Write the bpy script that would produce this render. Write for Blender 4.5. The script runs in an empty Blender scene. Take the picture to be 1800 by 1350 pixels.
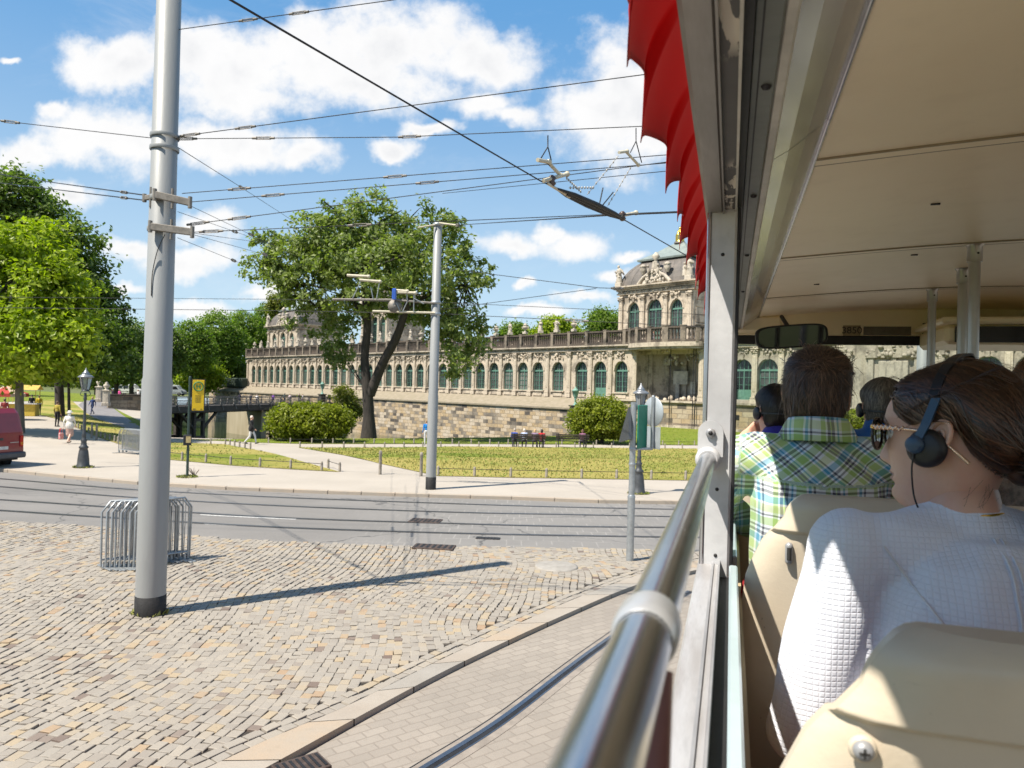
import bpy, bmesh, math, random
import numpy as np
from mathutils import Vector, Matrix, noise as mnoise
from mathutils.geometry import delaunay_2d_cdt, tessellate_polygon

SC = bpy.context.scene
COL = SC.collection
rad = math.radians
random.seed(7)
RNG = np.random.default_rng(11)

# ------------------------------------------------------------------ camera
F = 1300.0 / 1800.0 * 36.0
EYE = Vector((0, 0, 3.3))
ROLL, PITCH = 0.027, 0.0077
_fw = Vector((0, math.cos(PITCH), math.sin(PITCH)))
_up0 = Vector((0, -math.sin(PITCH), math.cos(PITCH)))
_rt0 = Vector((1, 0, 0))
CR = (_rt0 * math.cos(ROLL) + _up0 * math.sin(ROLL))
CU = (_up0 * math.cos(ROLL) - _rt0 * math.sin(ROLL))
cam_d = bpy.data.cameras.new('camera')
cam = bpy.data.objects.new('camera', cam_d)
COL.objects.link(cam)
cam.matrix_world = Matrix(((CR.x, CU.x, -_fw.x, EYE.x), (CR.y, CU.y, -_fw.y, EYE.y), (CR.z, CU.z, -_fw.z, EYE.z), (0, 0, 0, 1)))
cam_d.lens = F
cam_d.sensor_width = 36
cam_d.clip_start = 0.02
cam_d.clip_end = 5000
cam_d.dof.use_dof = True
cam_d.dof.focus_distance = 2.6
cam_d.dof.aperture_fstop = 10
SC.camera = cam

# ------------------------------------------------------------------ light
SUN_EL, SUN_AZ = 57.0, 54.0          # elevation; direction the light travels, from +Y towards +X
SC.view_settings.view_transform = 'Standard'
SC.view_settings.look = 'None'
SC.view_settings.gamma = 1
SC.view_settings.exposure = 0.9
ld = Vector((math.sin(rad(SUN_AZ)) * math.cos(rad(SUN_EL)), math.cos(rad(SUN_AZ)) * math.cos(rad(SUN_EL)), -math.sin(rad(SUN_EL))))
sun_d = bpy.data.lights.new('sun', 'SUN')
sun_d.energy = 4.5
sun_d.angle = rad(0.53)
sun_d.color = (1.0, 0.93, 0.82)
sun = bpy.data.objects.new('sun', sun_d)
sun.rotation_euler = ld.to_track_quat('-Z', 'Y').to_euler()
sun.location = (-20, -20, 60)
COL.objects.link(sun)
SC.cycles.max_bounces = 10
SC.cycles.diffuse_bounces = 7
SC.cycles.transparent_max_bounces = 24
SC.cycles.caustics_reflective = False
SC.cycles.caustics_refractive = False
SC.cycles.use_denoising = True


def ray(x, y):
    return (_fw * 1300.0 + CR * (x - 900.0) + CU * (675.0 - y)) / 1300.0


def gp(x, y, z=0.0):
    d = ray(x, y)
    return EYE + d * ((z - EYE.z) / d.z)


def at(x, y, Y):
    d = ray(x, y)
    return EYE + d * (Y / d.y)


# ------------------------------------------------------------------ nodes
class NT:
    """small node-tree helper"""
    def __init__(self, tree):
        self.t = tree
        self.n = tree.nodes
        self.l = tree.links

    def node(self, typ, **kw):
        nd = self.n.new(typ)
        for k, v in kw.items():
            if k.startswith('i_'):
                key = k[2:]
                key = int(key) if key.isdigit() else key.replace('_', ' ')
                self.put(nd.inputs[key], v)
            else:
                setattr(nd, k, v)
        return nd

    def put(self, sock, v):
        if isinstance(v, bpy.types.NodeSocket):
            self.l.new(v, sock)
        elif isinstance(v, bpy.types.Node):
            self.l.new(v.outputs[0], sock)
        else:
            if isinstance(v, (tuple, list)) and len(v) == 3 and sock.type == 'RGBA':
                v = (*v, 1)
            sock.default_value = v

    def math(self, op, a, b=None, c=None, clamp=False):
        nd = self.n.new('ShaderNodeMath')
        nd.operation = op
        nd.use_clamp = clamp
        self.put(nd.inputs[0], a)
        if b is not None: self.put(nd.inputs[1], b)
        if c is not None: self.put(nd.inputs[2], c)
        return nd.outputs[0]

    def vmath(self, op, a, b=None, out=0):
        nd = self.n.new('ShaderNodeVectorMath')
        nd.operation = op
        self.put(nd.inputs[0], a)
        if b is not None:
            self.put(nd.inputs['Scale' if op == 'SCALE' else 1], b)
        return nd.outputs[out]

    def mix(self, fac, a, b, mode='MIX'):
        nd = self.n.new('ShaderNodeMix')
        nd.data_type = 'RGBA'
        nd.blend_type = mode
        self.put(nd.inputs[0], fac)
        self.put(nd.inputs[6], a)
        self.put(nd.inputs[7], b)
        return nd.outputs[2]

    def ramp(self, fac, stops, interp='LINEAR'):
        nd = self.n.new('ShaderNodeValToRGB')
        nd.color_ramp.interpolation = interp
        e = nd.color_ramp.elements
        while len(e) < len(stops): e.new(0.5)
        for i, (p, c) in enumerate(stops):
            e[i].position = p
            if not isinstance(c, (tuple, list)): c = (c, c, c)
            e[i].color = (*c, 1) if len(c) == 3 else c
        self.put(nd.inputs[0], fac)
        return nd.outputs[0]

    def noise(self, vec, scale, detail=4, rough=0.55, dist=0.0, out=0):
        nd = self.n.new('ShaderNodeTexNoise')
        if vec is not None: self.put(nd.inputs['Vector'], vec)
        nd.inputs['Scale'].default_value = scale
        nd.inputs['Detail'].default_value = detail
        nd.inputs['Roughness'].default_value = rough
        nd.inputs['Distortion'].default_value = dist
        return nd.outputs[out]

    def sstep(self, v, a, b):
        nd = self.n.new('ShaderNodeMapRange')
        nd.interpolation_type = 'SMOOTHSTEP'
        self.put(nd.inputs[0], v)
        nd.inputs[1].default_value = a
        nd.inputs[2].default_value = b
        return nd.outputs[0]


MATS = {}


def new_mat(name):
    m = bpy.data.materials.new(name)
    m.use_nodes = True
    nt = NT(m.node_tree)
    b = m.node_tree.nodes['Principled BSDF']
    return m, nt, b


def mat(name, col, rough=0.6, metal=0.0, var=0.15, scale=6.0, bump=0.0, bscale=40.0, col2=None, spec=0.5, coat=0.0,
        stretch=None, sheen=0.0, trans=0.0, rvar=0.1):
    """procedural surface: base colour broken by noise towards col2, noise in gloss, optional noise bump"""
    if name in MATS: return MATS[name]
    m, nt, b = new_mat(name)
    tc = nt.node('ShaderNodeTexCoord').outputs['Object']
    if stretch: tc = nt.vmath('MULTIPLY', tc, stretch)
    n1 = nt.noise(tc, scale, 6, 0.62)
    if col2 is None: col2 = tuple(c * (1 - 2.2 * var) for c in col)
    f = nt.sstep(n1, 0.3, 0.72)
    n2 = nt.noise(tc, scale * 7.3, 3, 0.6)
    c = nt.mix(f, col, col2)
    c = nt.mix(nt.math('MULTIPLY', nt.sstep(n2, 0.45, 0.8), min(1, var * 1.6)), c, tuple(x * 0.55 for x in col))
    nt.put(b.inputs['Base Color'], c)
    nt.put(b.inputs['Roughness'], nt.math('ADD', rough - rvar / 2, nt.math('MULTIPLY', n2, rvar), clamp=True))
    b.inputs['Metallic'].default_value = metal
    b.inputs['Specular IOR Level'].default_value = spec
    b.inputs['Coat Weight'].default_value = coat
    b.inputs['Sheen Weight'].default_value = sheen
    b.inputs['Transmission Weight'].default_value = trans
    if bump > 0:
        bn = nt.node('ShaderNodeBump', i_Strength=bump, i_Distance=0.02)
        nt.put(bn.inputs['Height'], nt.noise(tc, bscale, 5, 0.6))
        nt.put(b.inputs['Normal'], bn.outputs[0])
    MATS[name] = m
    return m


# ------------------------------------------------------------------ objects
def tag(o, label=None, cat=None, group=None, kind=None):
    if label: o['label'] = label
    if cat: o['category'] = cat
    if group: o['group'] = group
    if kind: o['kind'] = kind
    return o


def empty(name, loc=(0, 0, 0), rz=0.0, label=None, cat=None, group=None):
    o = bpy.data.objects.new(name, None)
    o.empty_display_size = 0.3
    COL.objects.link(o)
    o.location = loc
    o.rotation_euler = (0, 0, rz)
    return tag(o, label, cat, group)


def link(name, me, parent=None):
    o = bpy.data.objects.new(name, me)
    COL.objects.link(o)
    if parent is not None: o.parent = parent
    return o


def copy_tree(o, parent=None):
    c = o.copy()
    COL.objects.link(c)
    if parent is not None: c.parent = parent
    for ch in list(o.children): copy_tree(ch, c)
    return c


class MB:
    """mesh builder: vertices, faces, a material index per face"""
    def __init__(self):
        self.v, self.f, self.m, self.sm = [], [], [], []
        self.M = None

    def add(self, vs, fs, mi=0, smooth=False):
        b = len(self.v)
        if self.M is not None:
            vs = [self.M @ Vector(p) for p in vs]
        self.v.extend(tuple(p) for p in vs)
        for f in fs:
            self.f.append(tuple(i + b for i in f))
            self.m.append(mi)
            self.sm.append(smooth)

    def box(self, c, s, mi=0, rot=None, bev=0.0):
        hx, hy, hz = s[0] / 2, s[1] / 2, s[2] / 2
        c = Vector(c)
        if bev > 0:
            b = min(bev, hx * .9, hy * .9, hz * .9)
            vs, idx = [], {}
            for sx in (-1, 1):
                for sy in (-1, 1):
                    for sz in (-1, 1):
                        for ax in range(3):
                            p = [sx * (hx - b), sy * (hy - b), sz * (hz - b)]
                            p[ax] += (sx, sy, sz)[ax] * b
                            idx[(sx, sy, sz, ax)] = len(vs)
                            vs.append(Vector(p))
            fs = []
            for ax in range(3):
                o1, o2 = [a for a in range(3) if a != ax]
                for s0 in (-1, 1):
                    q = []
                    for a1, a2 in ((-1, -1), (1, -1), (1, 1), (-1, 1)):
                        k = [0, 0, 0]
                        k[ax], k[o1], k[o2] = s0, a1, a2
                        q.append(idx[(*k, ax)])
                    fs.append(q)
            for ax in range(3):       # edges along ax
                o1, o2 = [a for a in range(3) if a != ax]
                for a1 in (-1, 1):
                    for a2 in (-1, 1):
                        k0, k1 = [0] * 3, [0] * 3
                        k0[ax], k1[ax] = -1, 1
                        for k in (k0, k1): k[o1], k[o2] = a1, a2
                        fs.append([idx[(*k0, o1)], idx[(*k1, o1)], idx[(*k1, o2)], idx[(*k0, o2)]])
            for sx in (-1, 1):
                for sy in (-1, 1):
                    for sz in (-1, 1):
                        fs.append([idx[(sx, sy, sz, a)] for a in range(3)])
            # orient outward
            ff = []
            for q in fs:
                cc = sum((vs[i] for i in q), Vector()) / len(q)
                nn = (vs[q[1]] - vs[q[0]]).cross(vs[q[2]] - vs[q[0]])
                ff.append(q if nn.dot(cc) > 0 else q[::-1])
            fs = ff
        else:
            vs = [Vector((x, y, z)) for x in (-hx, hx) for y in (-hy, hy) for z in (-hz, hz)]
            fs = [(0, 1, 3, 2), (4, 6, 7, 5), (0, 4, 5, 1), (2, 3, 7, 6), (0, 2, 6, 4), (1, 5, 7, 3)]
        if rot is not None:
            R = rot if isinstance(rot, Matrix) else Matrix.Rotation(rot, 3, 'Z')
            vs = [R @ v for v in vs]
        self.add([v + c for v in vs], fs, mi)

    def tube(self, pts, r, n=8, mi=0, caps=True, smooth=True, closed=False):
        pts = [Vector(p) for p in pts]
        if not isinstance(r, (list, tuple)): r = [r] * len(pts)
        rings = []
        prev = None
        for i, p in enumerate(pts):
            a = pts[i - 1] if i > 0 else (pts[-1] if closed else pts[0])
            b = pts[i + 1] if i < len(pts) - 1 else (pts[0] if closed else pts[-1])
            t = (b - a).normalized() if (b - a).length > 1e-9 else Vector((0, 0, 1))
            if prev is None:
                u = t.orthogonal().normalized()
            else:
                u = (prev - t * prev.dot(t))
                u = u.normalized() if u.length > 1e-6 else t.orthogonal().normalized()
            prev = u
            w = t.cross(u)
            rings.append([p + (u * math.cos(2 * math.pi * k / n) + w * math.sin(2 * math.pi * k / n)) * r[i] for k in range(n)])
        vs = [q for ring in rings for q in ring]
        fs = []
        L = len(pts)
        for i in range(L if closed else L - 1):
            j = (i + 1) % L
            for k in range(n):
                fs.append((i * n + k, i * n + (k + 1) % n, j * n + (k + 1) % n, j * n + k))
        self.add(vs, fs, mi, smooth)
        if caps and not closed:
            self.add(rings[0], [tuple(range(n))[::-1]], mi)
            self.add(rings[-1], [tuple(range(n))], mi)

    def lathe(self, prof, c=(0, 0, 0), n=16, mi=0, smooth=True, axis=None, caps=True):
        """prof: list of (r, z)"""
        c = Vector(c)
        Q = Vector(axis).to_track_quat('Z', 'Y').to_matrix() if axis is not None else None
        vs, fs = [], []
        for r, z in prof:
            for k in range(n):
                a = 2 * math.pi * k / n
                p = Vector((r * math.cos(a), r * math.sin(a), z))
                vs.append(c + (Q @ p if Q is not None else p))
        for i in range(len(prof) - 1):
            for k in range(n):
                fs.append((i * n + k, i * n + (k + 1) % n, (i + 1) * n + (k + 1) % n, (i + 1) * n + k))
        self.add(vs, fs, mi, smooth)
        if caps:
            m = len(prof)
            if prof[0][0] > 1e-4: self.add(vs[:n], [tuple(range(n))[::-1]], mi)
            if prof[-1][0] > 1e-4: self.add(vs[-n:], [tuple(range(n))], mi)

    def ball(self, c, r, n=8, m=6, mi=0, jit=0.0):
        c = Vector(c)
        if not isinstance(r, (tuple, list, Vector)): r = (r, r, r)
        vs, fs = [], []
        for i in range(m + 1):
            ph = math.pi * i / m
            for k in range(n):
                a = 2 * math.pi * k / n
                d = Vector((math.sin(ph) * math.cos(a), math.sin(ph) * math.sin(a), -math.cos(ph)))
                j = 1 + (random.uniform(-jit, jit) if jit else 0)
                vs.append(c + Vector((d.x * r[0], d.y * r[1], d.z * r[2])) * j)
        for i in range(m):
            for k in range(n):
                fs.append((i * n + k, i * n + (k + 1) % n, (i + 1) * n + (k + 1) % n, (i + 1) * n + k))
        self.add(vs, fs, mi, True)

    def prism(self, poly, z0, z1, mi=0):
        """vertical extrusion of an xy polygon (ccw)"""
        n = len(poly)
        ar = sum(poly[i][0] * poly[(i + 1) % n][1] - poly[(i + 1) % n][0] * poly[i][1] for i in range(n))
        if ar < 0: poly = poly[::-1]
        vs = [(p[0], p[1], z0) for p in poly] + [(p[0], p[1], z1) for p in poly]
        fs = [tuple(range(n - 1, -1, -1)), tuple(range(n, 2 * n))]
        fs += [(i, (i + 1) % n, n + (i + 1) % n, n + i) for i in range(n)]
        self.add(vs, fs, mi)

    def extrude(self, poly, origin, ax, ay, an, depth, mi=0):
        """polygon in the plane (ax, ay) at origin, extruded by depth along an"""
        o, ax, ay, an = Vector(origin), Vector(ax), Vector(ay), Vector(an)
        n = len(poly)
        a = [o + ax * p[0] + ay * p[1] for p in poly]
        b = [p + an * depth for p in a]
        self.add(a + b, [tuple(range(n - 1, -1, -1)), tuple(range(n, 2 * n))] + [(i, (i + 1) % n, n + (i + 1) % n, n + i) for i in range(n)], mi)

    def mesh(self, name, mats):
        me = bpy.data.meshes.new(name)
        me.from_pydata(self.v, [], self.f)
        if not isinstance(mats, (list, tuple)): mats = [mats]
        for m in mats: me.materials.append(m)
        me.polygons.foreach_set('material_index', self.m)
        me.polygons.foreach_set('use_smooth', self.sm)
        me.update()
        return me

    def build(self, name, mats, parent=None):
        return link(name, self.mesh(name, mats), parent)


def np_mesh(name, V, faces_n, FI, mats, smooth=False):
    """V (n,3); FI flat vertex indices; every face has faces_n corners"""
    me = bpy.data.meshes.new(name)
    V = np.asarray(V, np.float32)
    FI = np.asarray(FI, np.int32).ravel()
    nf = len(FI) // faces_n
    me.vertices.add(len(V)); me.loops.add(len(FI)); me.polygons.add(nf)
    me.vertices.foreach_set('co', V.ravel())
    me.loops.foreach_set('vertex_index', FI)
    me.polygons.foreach_set('loop_start', np.arange(nf, dtype=np.int32) * faces_n)
    me.polygons.foreach_set('loop_total', np.full(nf, faces_n, np.int32))
    me.polygons.foreach_set('use_smooth', np.full(nf, smooth))
    if not isinstance(mats, (list, tuple)): mats = [mats]
    for m in mats: me.materials.append(m)
    me.update(calc_edges=True)
    return me


def arc(cx, cy, r, a0, a1, n):
    return [(cx + r * math.cos(a0 + (a1 - a0) * i / n), cy + r * math.sin(a0 + (a1 - a0) * i / n)) for i in range(n + 1)]


def resample(pts, step):
    pts = [Vector(p) for p in pts]
    out = [pts[0]]
    acc = 0
    for a, b in zip(pts[:-1], pts[1:]):
        L = (b - a).length
        n = max(1, int(L / step))
        out += [a.lerp(b, (k + 1) / n) for k in range(n)]
    return out


def smooth_curve(pts, per=8):
    """Catmull-Rom through pts"""
    pts = [Vector(p) for p in pts]
    P = [pts[0] * 2 - pts[1]] + pts + [pts[-1] * 2 - pts[-2]]
    out = []
    for i in range(1, len(P) - 2):
        for k in range(per):
            t = k / per
            a, b, c, d = P[i - 1], P[i], P[i + 1], P[i + 2]
            out.append(0.5 * ((2 * b) + (c - a) * t + (2 * a - 5 * b + 4 * c - d) * t * t + (3 * b - a - 3 * c + d) * t ** 3))
    out.append(pts[-1])
    return out
# ------------------------------------------------------------------ sky: Nishita light with cumulus, laid out by world direction
def make_world():
    w = bpy.data.worlds.new('World')
    SC.world = w
    w.use_nodes = True
    nt = NT(w.node_tree)
    bg = w.node_tree.nodes['Background']
    sky = nt.node('ShaderNodeTexSky', sky_type='NISHITA')
    sky.sun_disc = False
    sky.sun_elevation = rad(SUN_EL)
    sky.sun_rotation = rad(SUN_AZ + 180)
    sky.air_density = 1.0
    sky.dust_density = 0.2
    sky.ozone_density = 2.6
    d = nt.node('ShaderNodeTexCoord').outputs['Generated']
    sp = nt.node('ShaderNodeSeparateXYZ')
    nt.put(sp.inputs[0], d)
    X, Y, Z = sp.outputs
    Yc = nt.math('MAXIMUM', Y, 0.05)
    u = nt.math('DIVIDE', X, Yc)
    v = nt.math('DIVIDE', Z, Yc)
    front = nt.sstep(Y, 0.12, 0.3)
    cb = nt.node('ShaderNodeCombineXYZ')
    nt.put(cb.inputs[0], u); nt.put(cb.inputs[1], v)
    uv = cb.outputs[0]
    # domain warp so the clumps have cauliflower outlines
    w1 = nt.noise(uv, 7.0, 5, 0.62, out=1)
    w1 = nt.vmath('SUBTRACT', w1, (0.5, 0.5, 0.5))
    wv = nt.vmath('ADD', uv, nt.vmath('SCALE', w1, 0.085))
    clouds = [  # picture position and half size of each puff
        (215, 105, 90, 45), (330, 95, 90, 60), (420, 120, 130, 75), (560, 95, 150, 85), (700, 75, 150, 90), (830, 95, 110, 55), (640, 140, 240, 55),
        (440, 165, 150, 40), (850, 180, 60, 30), (900, 205, 50, 22), (760, 222, 45, 14),
        (60, 262, 90, 38), (170, 245, 140, 50), (235, 250, 80, 55), (95, 190, 30, 18), (350, 235, 60, 35), (440, 250, 110, 40), (535, 265, 60, 30), (690, 255, 40, 18),
        (1090, 130, 70, 80), (1060, 200, 100, 75), (1150, 170, 110, 120), (1180, 240, 80, 50), (1300, 150, 160, 120),
        (900, 428, 80, 24), (1005, 435, 50, 30), (970, 410, 25, 18), (1070, 490, 30, 12), (1095, 455, 30, 12), (925, 505, 20, 10),
        (110, 350, 60, 26), (225, 432, 60, 22), (330, 455, 75, 28), (360, 395, 60, 25), (330, 532, 60, 14), (215, 505, 60, 12), (460, 515, 50, 12),
        (1030, 525, 60, 12), (940, 545, 70, 10), (20, 100, 20, 8), (-160, 240, 140, 60), (-300, 420, 150, 40), (1500, 420, 200, 40), (1700, 200, 200, 90)]
    tot = None
    for (px, py, hx, hy) in clouds:
        r = ray(px, py)
        cu, cv = r.x / r.y, r.z / r.y
        q = nt.vmath('SUBTRACT', wv, (cu, cv, 0))
        q = nt.vmath('MULTIPLY', q, (1300.0 / hx / 1.2, 1300.0 / hy / 1.2, 0))
        ln = nt.vmath('LENGTH', q, out=1)
        g = nt.math('SUBTRACT', 1.25, ln, clamp=False)
        g = nt.math('MAXIMUM', g, -0.6)
        tot = g if tot is None else nt.node('ShaderNodeMath', operation='SMOOTH_MAX', i_0=tot, i_1=g, i_2=0.25).outputs[0]
    fine = nt.noise(uv, 11.0, 9, 0.62)
    fine2 = nt.noise(uv, 4.0, 8, 0.6)
    dens = nt.math('ADD', tot, nt.math('MULTIPLY', nt.math('SUBTRACT', fine, 0.5), 2.1))
    dens = nt.math('ADD', dens, nt.math('MULTIPLY', nt.math('SUBTRACT', fine2, 0.5), 0.9))
    wisps = nt.math('MULTIPLY', nt.sstep(nt.noise(nt.vmath('MULTIPLY', uv, (1, 2.2, 1)), 3.2, 9, 0.66, 0.6), 0.5, 0.86), 0.35)
    a = nt.math('MAXIMUM', nt.sstep(dens, 0.1, 0.85), wisps)
    # clouds elsewhere in the dome: even scatter so reflections and side views hold
    el = nt.noise(nt.vmath('MULTIPLY', d, (1, 1, 2.2)), 3.0, 8, 0.6)
    a2 = nt.math('MULTIPLY', nt.sstep(el, 0.50, 0.66), nt.sstep(Z, 0.0, 0.1))
    a = nt.math('ADD', nt.math('MULTIPLY', a, front), nt.math('MULTIPLY', a2, nt.math('SUBTRACT', 1.0, front)), clamp=True)
    # grey undersides: cloud matter above a point shades it
    up = nt.vmath('ADD', uv, (0.012, -0.045, 0))
    sh = nt.noise(nt.vmath('ADD', up, nt.vmath('SCALE', w1, 0.05)), 9.0, 5, 0.55)
    body = nt.sstep(dens, 0.5, 1.9)
    shade = nt.math('MULTIPLY', body, nt.sstep(sh, 0.40, 0.68))
    ccol = nt.mix(shade, (9.2, 9.1, 9.0), (6.6, 6.7, 6.95))
    # sky colour deepened a little towards the zenith as the photo shows
    skc = nt.node('ShaderNodeHueSaturation', i_Saturation=1.0, i_Value=1.0)
    # clear summer air: bluer and brighter than the model's haze, paling towards the horizon
    hz = nt.mix(nt.sstep(Z, -0.02, 0.50), (6.0, 7.9, 9.2), (1.3, 3.75, 7.3))
    hz = nt.mix(nt.sstep(Z, 0.5, 0.95), hz, (0.5, 1.5, 3.3))
    nt.put(skc.inputs['Color'], nt.mix(0.8, sky, hz))
    # paler air close to the horizon
    col = nt.mix(nt.math('MULTIPLY', a, 0.96), skc, ccol)
    nt.put(bg.inputs['Color'], col)
    bg.inputs['Strength'].default_value = 0.06


make_world()
# ------------------------------------------------------------------ ground
def ss(a, b, x):
    t = max(0.0, min(1.0, (x - a) / (b - a)))
    return t * t * (3 - 2 * t)


def gz(x, y):
    """height of the park ground: level by the road, sinking gently to the moat, level again far left"""
    if y < 20: return 0.0
    k = ss(-0.64, -0.46, x / y)
    return -0.6 * ss(32, 50, y) * k + 0.35 * ss(72, 90, y) * (1 - k)


def gpz(x, y, dz=0.0):
    p = gp(x, y, 0)
    for _ in range(12): p = gp(x, y, gz(p.x, p.y) + dz)
    return p


def inside(poly, x, y):
    c = False
    n = len(poly)
    for i in range(n):
        x1, y1 = poly[i][0], poly[i][1]
        x2, y2 = poly[(i + 1) % n][0], poly[(i + 1) % n][1]
        if (y1 > y) != (y2 > y) and x < (x2 - x1) * (y - y1) / (y2 - y1) + x1: c = not c
    return c


def sheet(name, poly, zf, step, m, holes=(), bstep=None, skirt=0.0, kind='structure'):
    loops = []
    for lp in [poly] + list(holes):
        pts = resample([Vector((p[0], p[1], 0)) for p in lp] + [Vector((lp[0][0], lp[0][1], 0))], bstep or step)[:-1]
        loops.append([(p.x, p.y) for p in pts])
    vs, es = [], []
    for lp in loops:
        b = len(vs)
        vs += lp
        es += [(b + i, b + (i + 1) % len(lp)) for i in range(len(lp))]
    xs = [p[0] for p in poly]; ys = [p[1] for p in poly]
    nx = int((max(xs) - min(xs)) / step); ny = int((max(ys) - min(ys)) / step)
    for i in range(1, nx):
        for j in range(1, ny):
            x = min(xs) + (i + random.uniform(-.2, .2)) * step; y = min(ys) + (j + random.uniform(-.2, .2)) * step
            if inside(loops[0], x, y) and not any(inside(h, x, y) for h in loops[1:]): vs.append((x, y))
    ov, oe, of, *_ = delaunay_2d_cdt([Vector(v) for v in vs], es, [], 0, 1e-5)
    keep = []
    for f in of:
        cx = sum(ov[i].x for i in f) / 3; cy = sum(ov[i].y for i in f) / 3
        if inside(loops[0], cx, cy) and not any(inside(h, cx, cy) for h in loops[1:]): keep.append(tuple(f))
    mb = MB()
    V = [(v.x, v.y, zf(v.x, v.y)) for v in ov]
    up = [f if (ov[f[1]] - ov[f[0]]).cross(ov[f[2]] - ov[f[0]]) > 0 else f[::-1] for f in keep]
    mb.add(V, up, 0, True)
    if skirt > 0:
        for lp in loops:
            n = len(lp)
            tp = [(p[0], p[1], zf(*p)) for p in lp]
            bt = [(p[0], p[1], zf(*p) - skirt) for p in lp]
            mb.add(tp + bt, [(i, n + i, n + (i + 1) % n, (i + 1) % n) for i in range(n)], 0)
    o = mb.build(name, m)
    return tag(o, kind=kind)


# ---- materials of the ground
def m_gravel():
    m, nt, b = new_mat('pale_gravel_paving')
    p = nt.node('ShaderNodeTexCoord').outputs['Object']
    big = nt.noise(p, 0.35, 5, 0.6)
    fine = nt.noise(p, 30, 4, 0.7)
    c = nt.mix(nt.sstep(big, 0.3, 0.7), (0.41, 0.365, 0.31), (0.36, 0.32, 0.27))
    c = nt.mix(nt.math('MULTIPLY', nt.sstep(fine, 0.52, 0.75), 0.5), c, (0.25, 0.22, 0.19))
    br = nt.node('ShaderNodeTexBrick', offset=0.5)
    nt.put(br.inputs['Vector'], nt.vmath('ADD', p, nt.vmath('SCALE', nt.noise(p, 1.5, 2, out=1), 0.1)))
    br.inputs['Scale'].default_value = 4.5
    br.inputs['Mortar Size'].default_value = 0.02
    c = nt.mix(nt.math('MULTIPLY', br.outputs['Fac'], 0.22), c, (0.24, 0.21, 0.18))
    sp = nt.noise(p, 0.9, 7, 0.72)
    c = nt.mix(nt.math('MULTIPLY', nt.sstep(sp, 0.6, 0.72), 0.25), c, (0.26, 0.23, 0.2))
    nt.put(b.inputs['Base Color'], c)
    b.inputs['Roughness'].default_value = 0.9
    bn = nt.node('ShaderNodeBump', i_Strength=0.35, i_Distance=0.01)
    nt.put(bn.inputs['Height'], fine); nt.put(b.inputs['Normal'], bn.outputs[0])
    return m


def m_grass(dry):
    m, nt, b = new_mat('mown_grass_%s' % ('dry' if dry else 'fresh'))
    p = nt.node('ShaderNodeTexCoord').outputs['Object']
    big = nt.noise(nt.vmath('MULTIPLY', p, (0.5, 1, 1)), 0.22, 6, 0.62)
    mid = nt.noise(p, 1.6, 6, 0.65)
    fine = nt.noise(p, 22, 5, 0.75)
    g1, g2 = (0.135, 0.19, 0.02), (0.20, 0.23, 0.03)
    dryc = (0.39, 0.32, 0.10)
    c = nt.mix(nt.sstep(mid, 0.3, 0.7), g1, g2)
    lo = 0.36 if dry else 0.5
    c = nt.mix(nt.math('MULTIPLY', nt.sstep(big, lo, lo + 0.2), 0.9 if dry else 0.3), c, dryc)
    c = nt.mix(nt.math('MULTIPLY', nt.sstep(mid, 0.5, 0.75), 0.35 if dry else 0.1), c, dryc)
    c = nt.mix(nt.math('MULTIPLY', nt.sstep(fine, 0.45, 0.72), 0.62), c, (0.06, 0.09, 0.015))
    nt.put(b.inputs['Base Color'], c)
    b.inputs['Roughness'].default_value = 0.95
    b.inputs['Specular IOR Level'].default_value = 0.15
    bn = nt.node('ShaderNodeBump', i_Strength=0.9, i_Distance=0.06)
    nt.put(bn.inputs['Height'], fine); nt.put(b.inputs['Normal'], bn.outputs[0])
    return m


def m_sett(name, c1, c2, joint, sx, sy, rot, jsize=0.012, dirt=0.5, jf=1.0, warp=0.03, bump=0.35):
    """coursed stone setts with joints"""
    m, nt, b = new_mat(name)
    p = nt.node('ShaderNodeTexCoord').outputs['Object']
    mp = nt.node('ShaderNodeMapping')
    nt.put(mp.inputs[0], nt.vmath('ADD', p, nt.vmath('SCALE', nt.noise(p, 2.2, 3, out=1), warp)))
    mp.inputs['Rotation'].default_value = (0, 0, rot)
    br = nt.node('ShaderNodeTexBrick', offset=0.5)
    nt.put(br.inputs['Vector'], mp.outputs[0])
    br.inputs['Scale'].default_value = 1
    br.inputs['Brick Width'].default_value = sx
    br.inputs['Row Height'].default_value = sy
    br.inputs['Mortar Size'].default_value = jsize
    br.inputs['Mortar Smooth'].default_value = 0.3
    br.inputs['Bias'].default_value = 0.0
    br.inputs['Color1'].default_value = (*c1, 1)
    br.inputs['Color2'].default_value = (*c2, 1)
    br.inputs['Mortar'].default_value = (*c1, 1)
    c = br.outputs['Color']
    n1 = nt.noise(p, 0.45, 6, 0.6)
    n2 = nt.noise(p, 18, 5, 0.7)
    c = nt.mix(nt.math('MULTIPLY', nt.sstep(n1, 0.35, 0.7), dirt), c, tuple(0.62 * x for x in c1))
    c = nt.mix(nt.math('MULTIPLY', nt.sstep(n2, 0.5, 0.8), 0.35), c, tuple(0.5 * x for x in c2))
    c = nt.mix(nt.math('MULTIPLY', br.outputs['Fac'], jf), c, joint)
    nt.put(b.inputs['Base Color'], c)
    b.inputs['Roughness'].default_value = 0.8
    h = nt.math('SUBTRACT', nt.math('MULTIPLY', n2, 0.4), br.outputs['Fac'])
    bn = nt.node('ShaderNodeBump', i_Strength=bump, i_Distance=0.012)
    nt.put(bn.inputs['Height'], h); nt.put(b.inputs['Normal'], bn.outputs[0])
    return m


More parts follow.
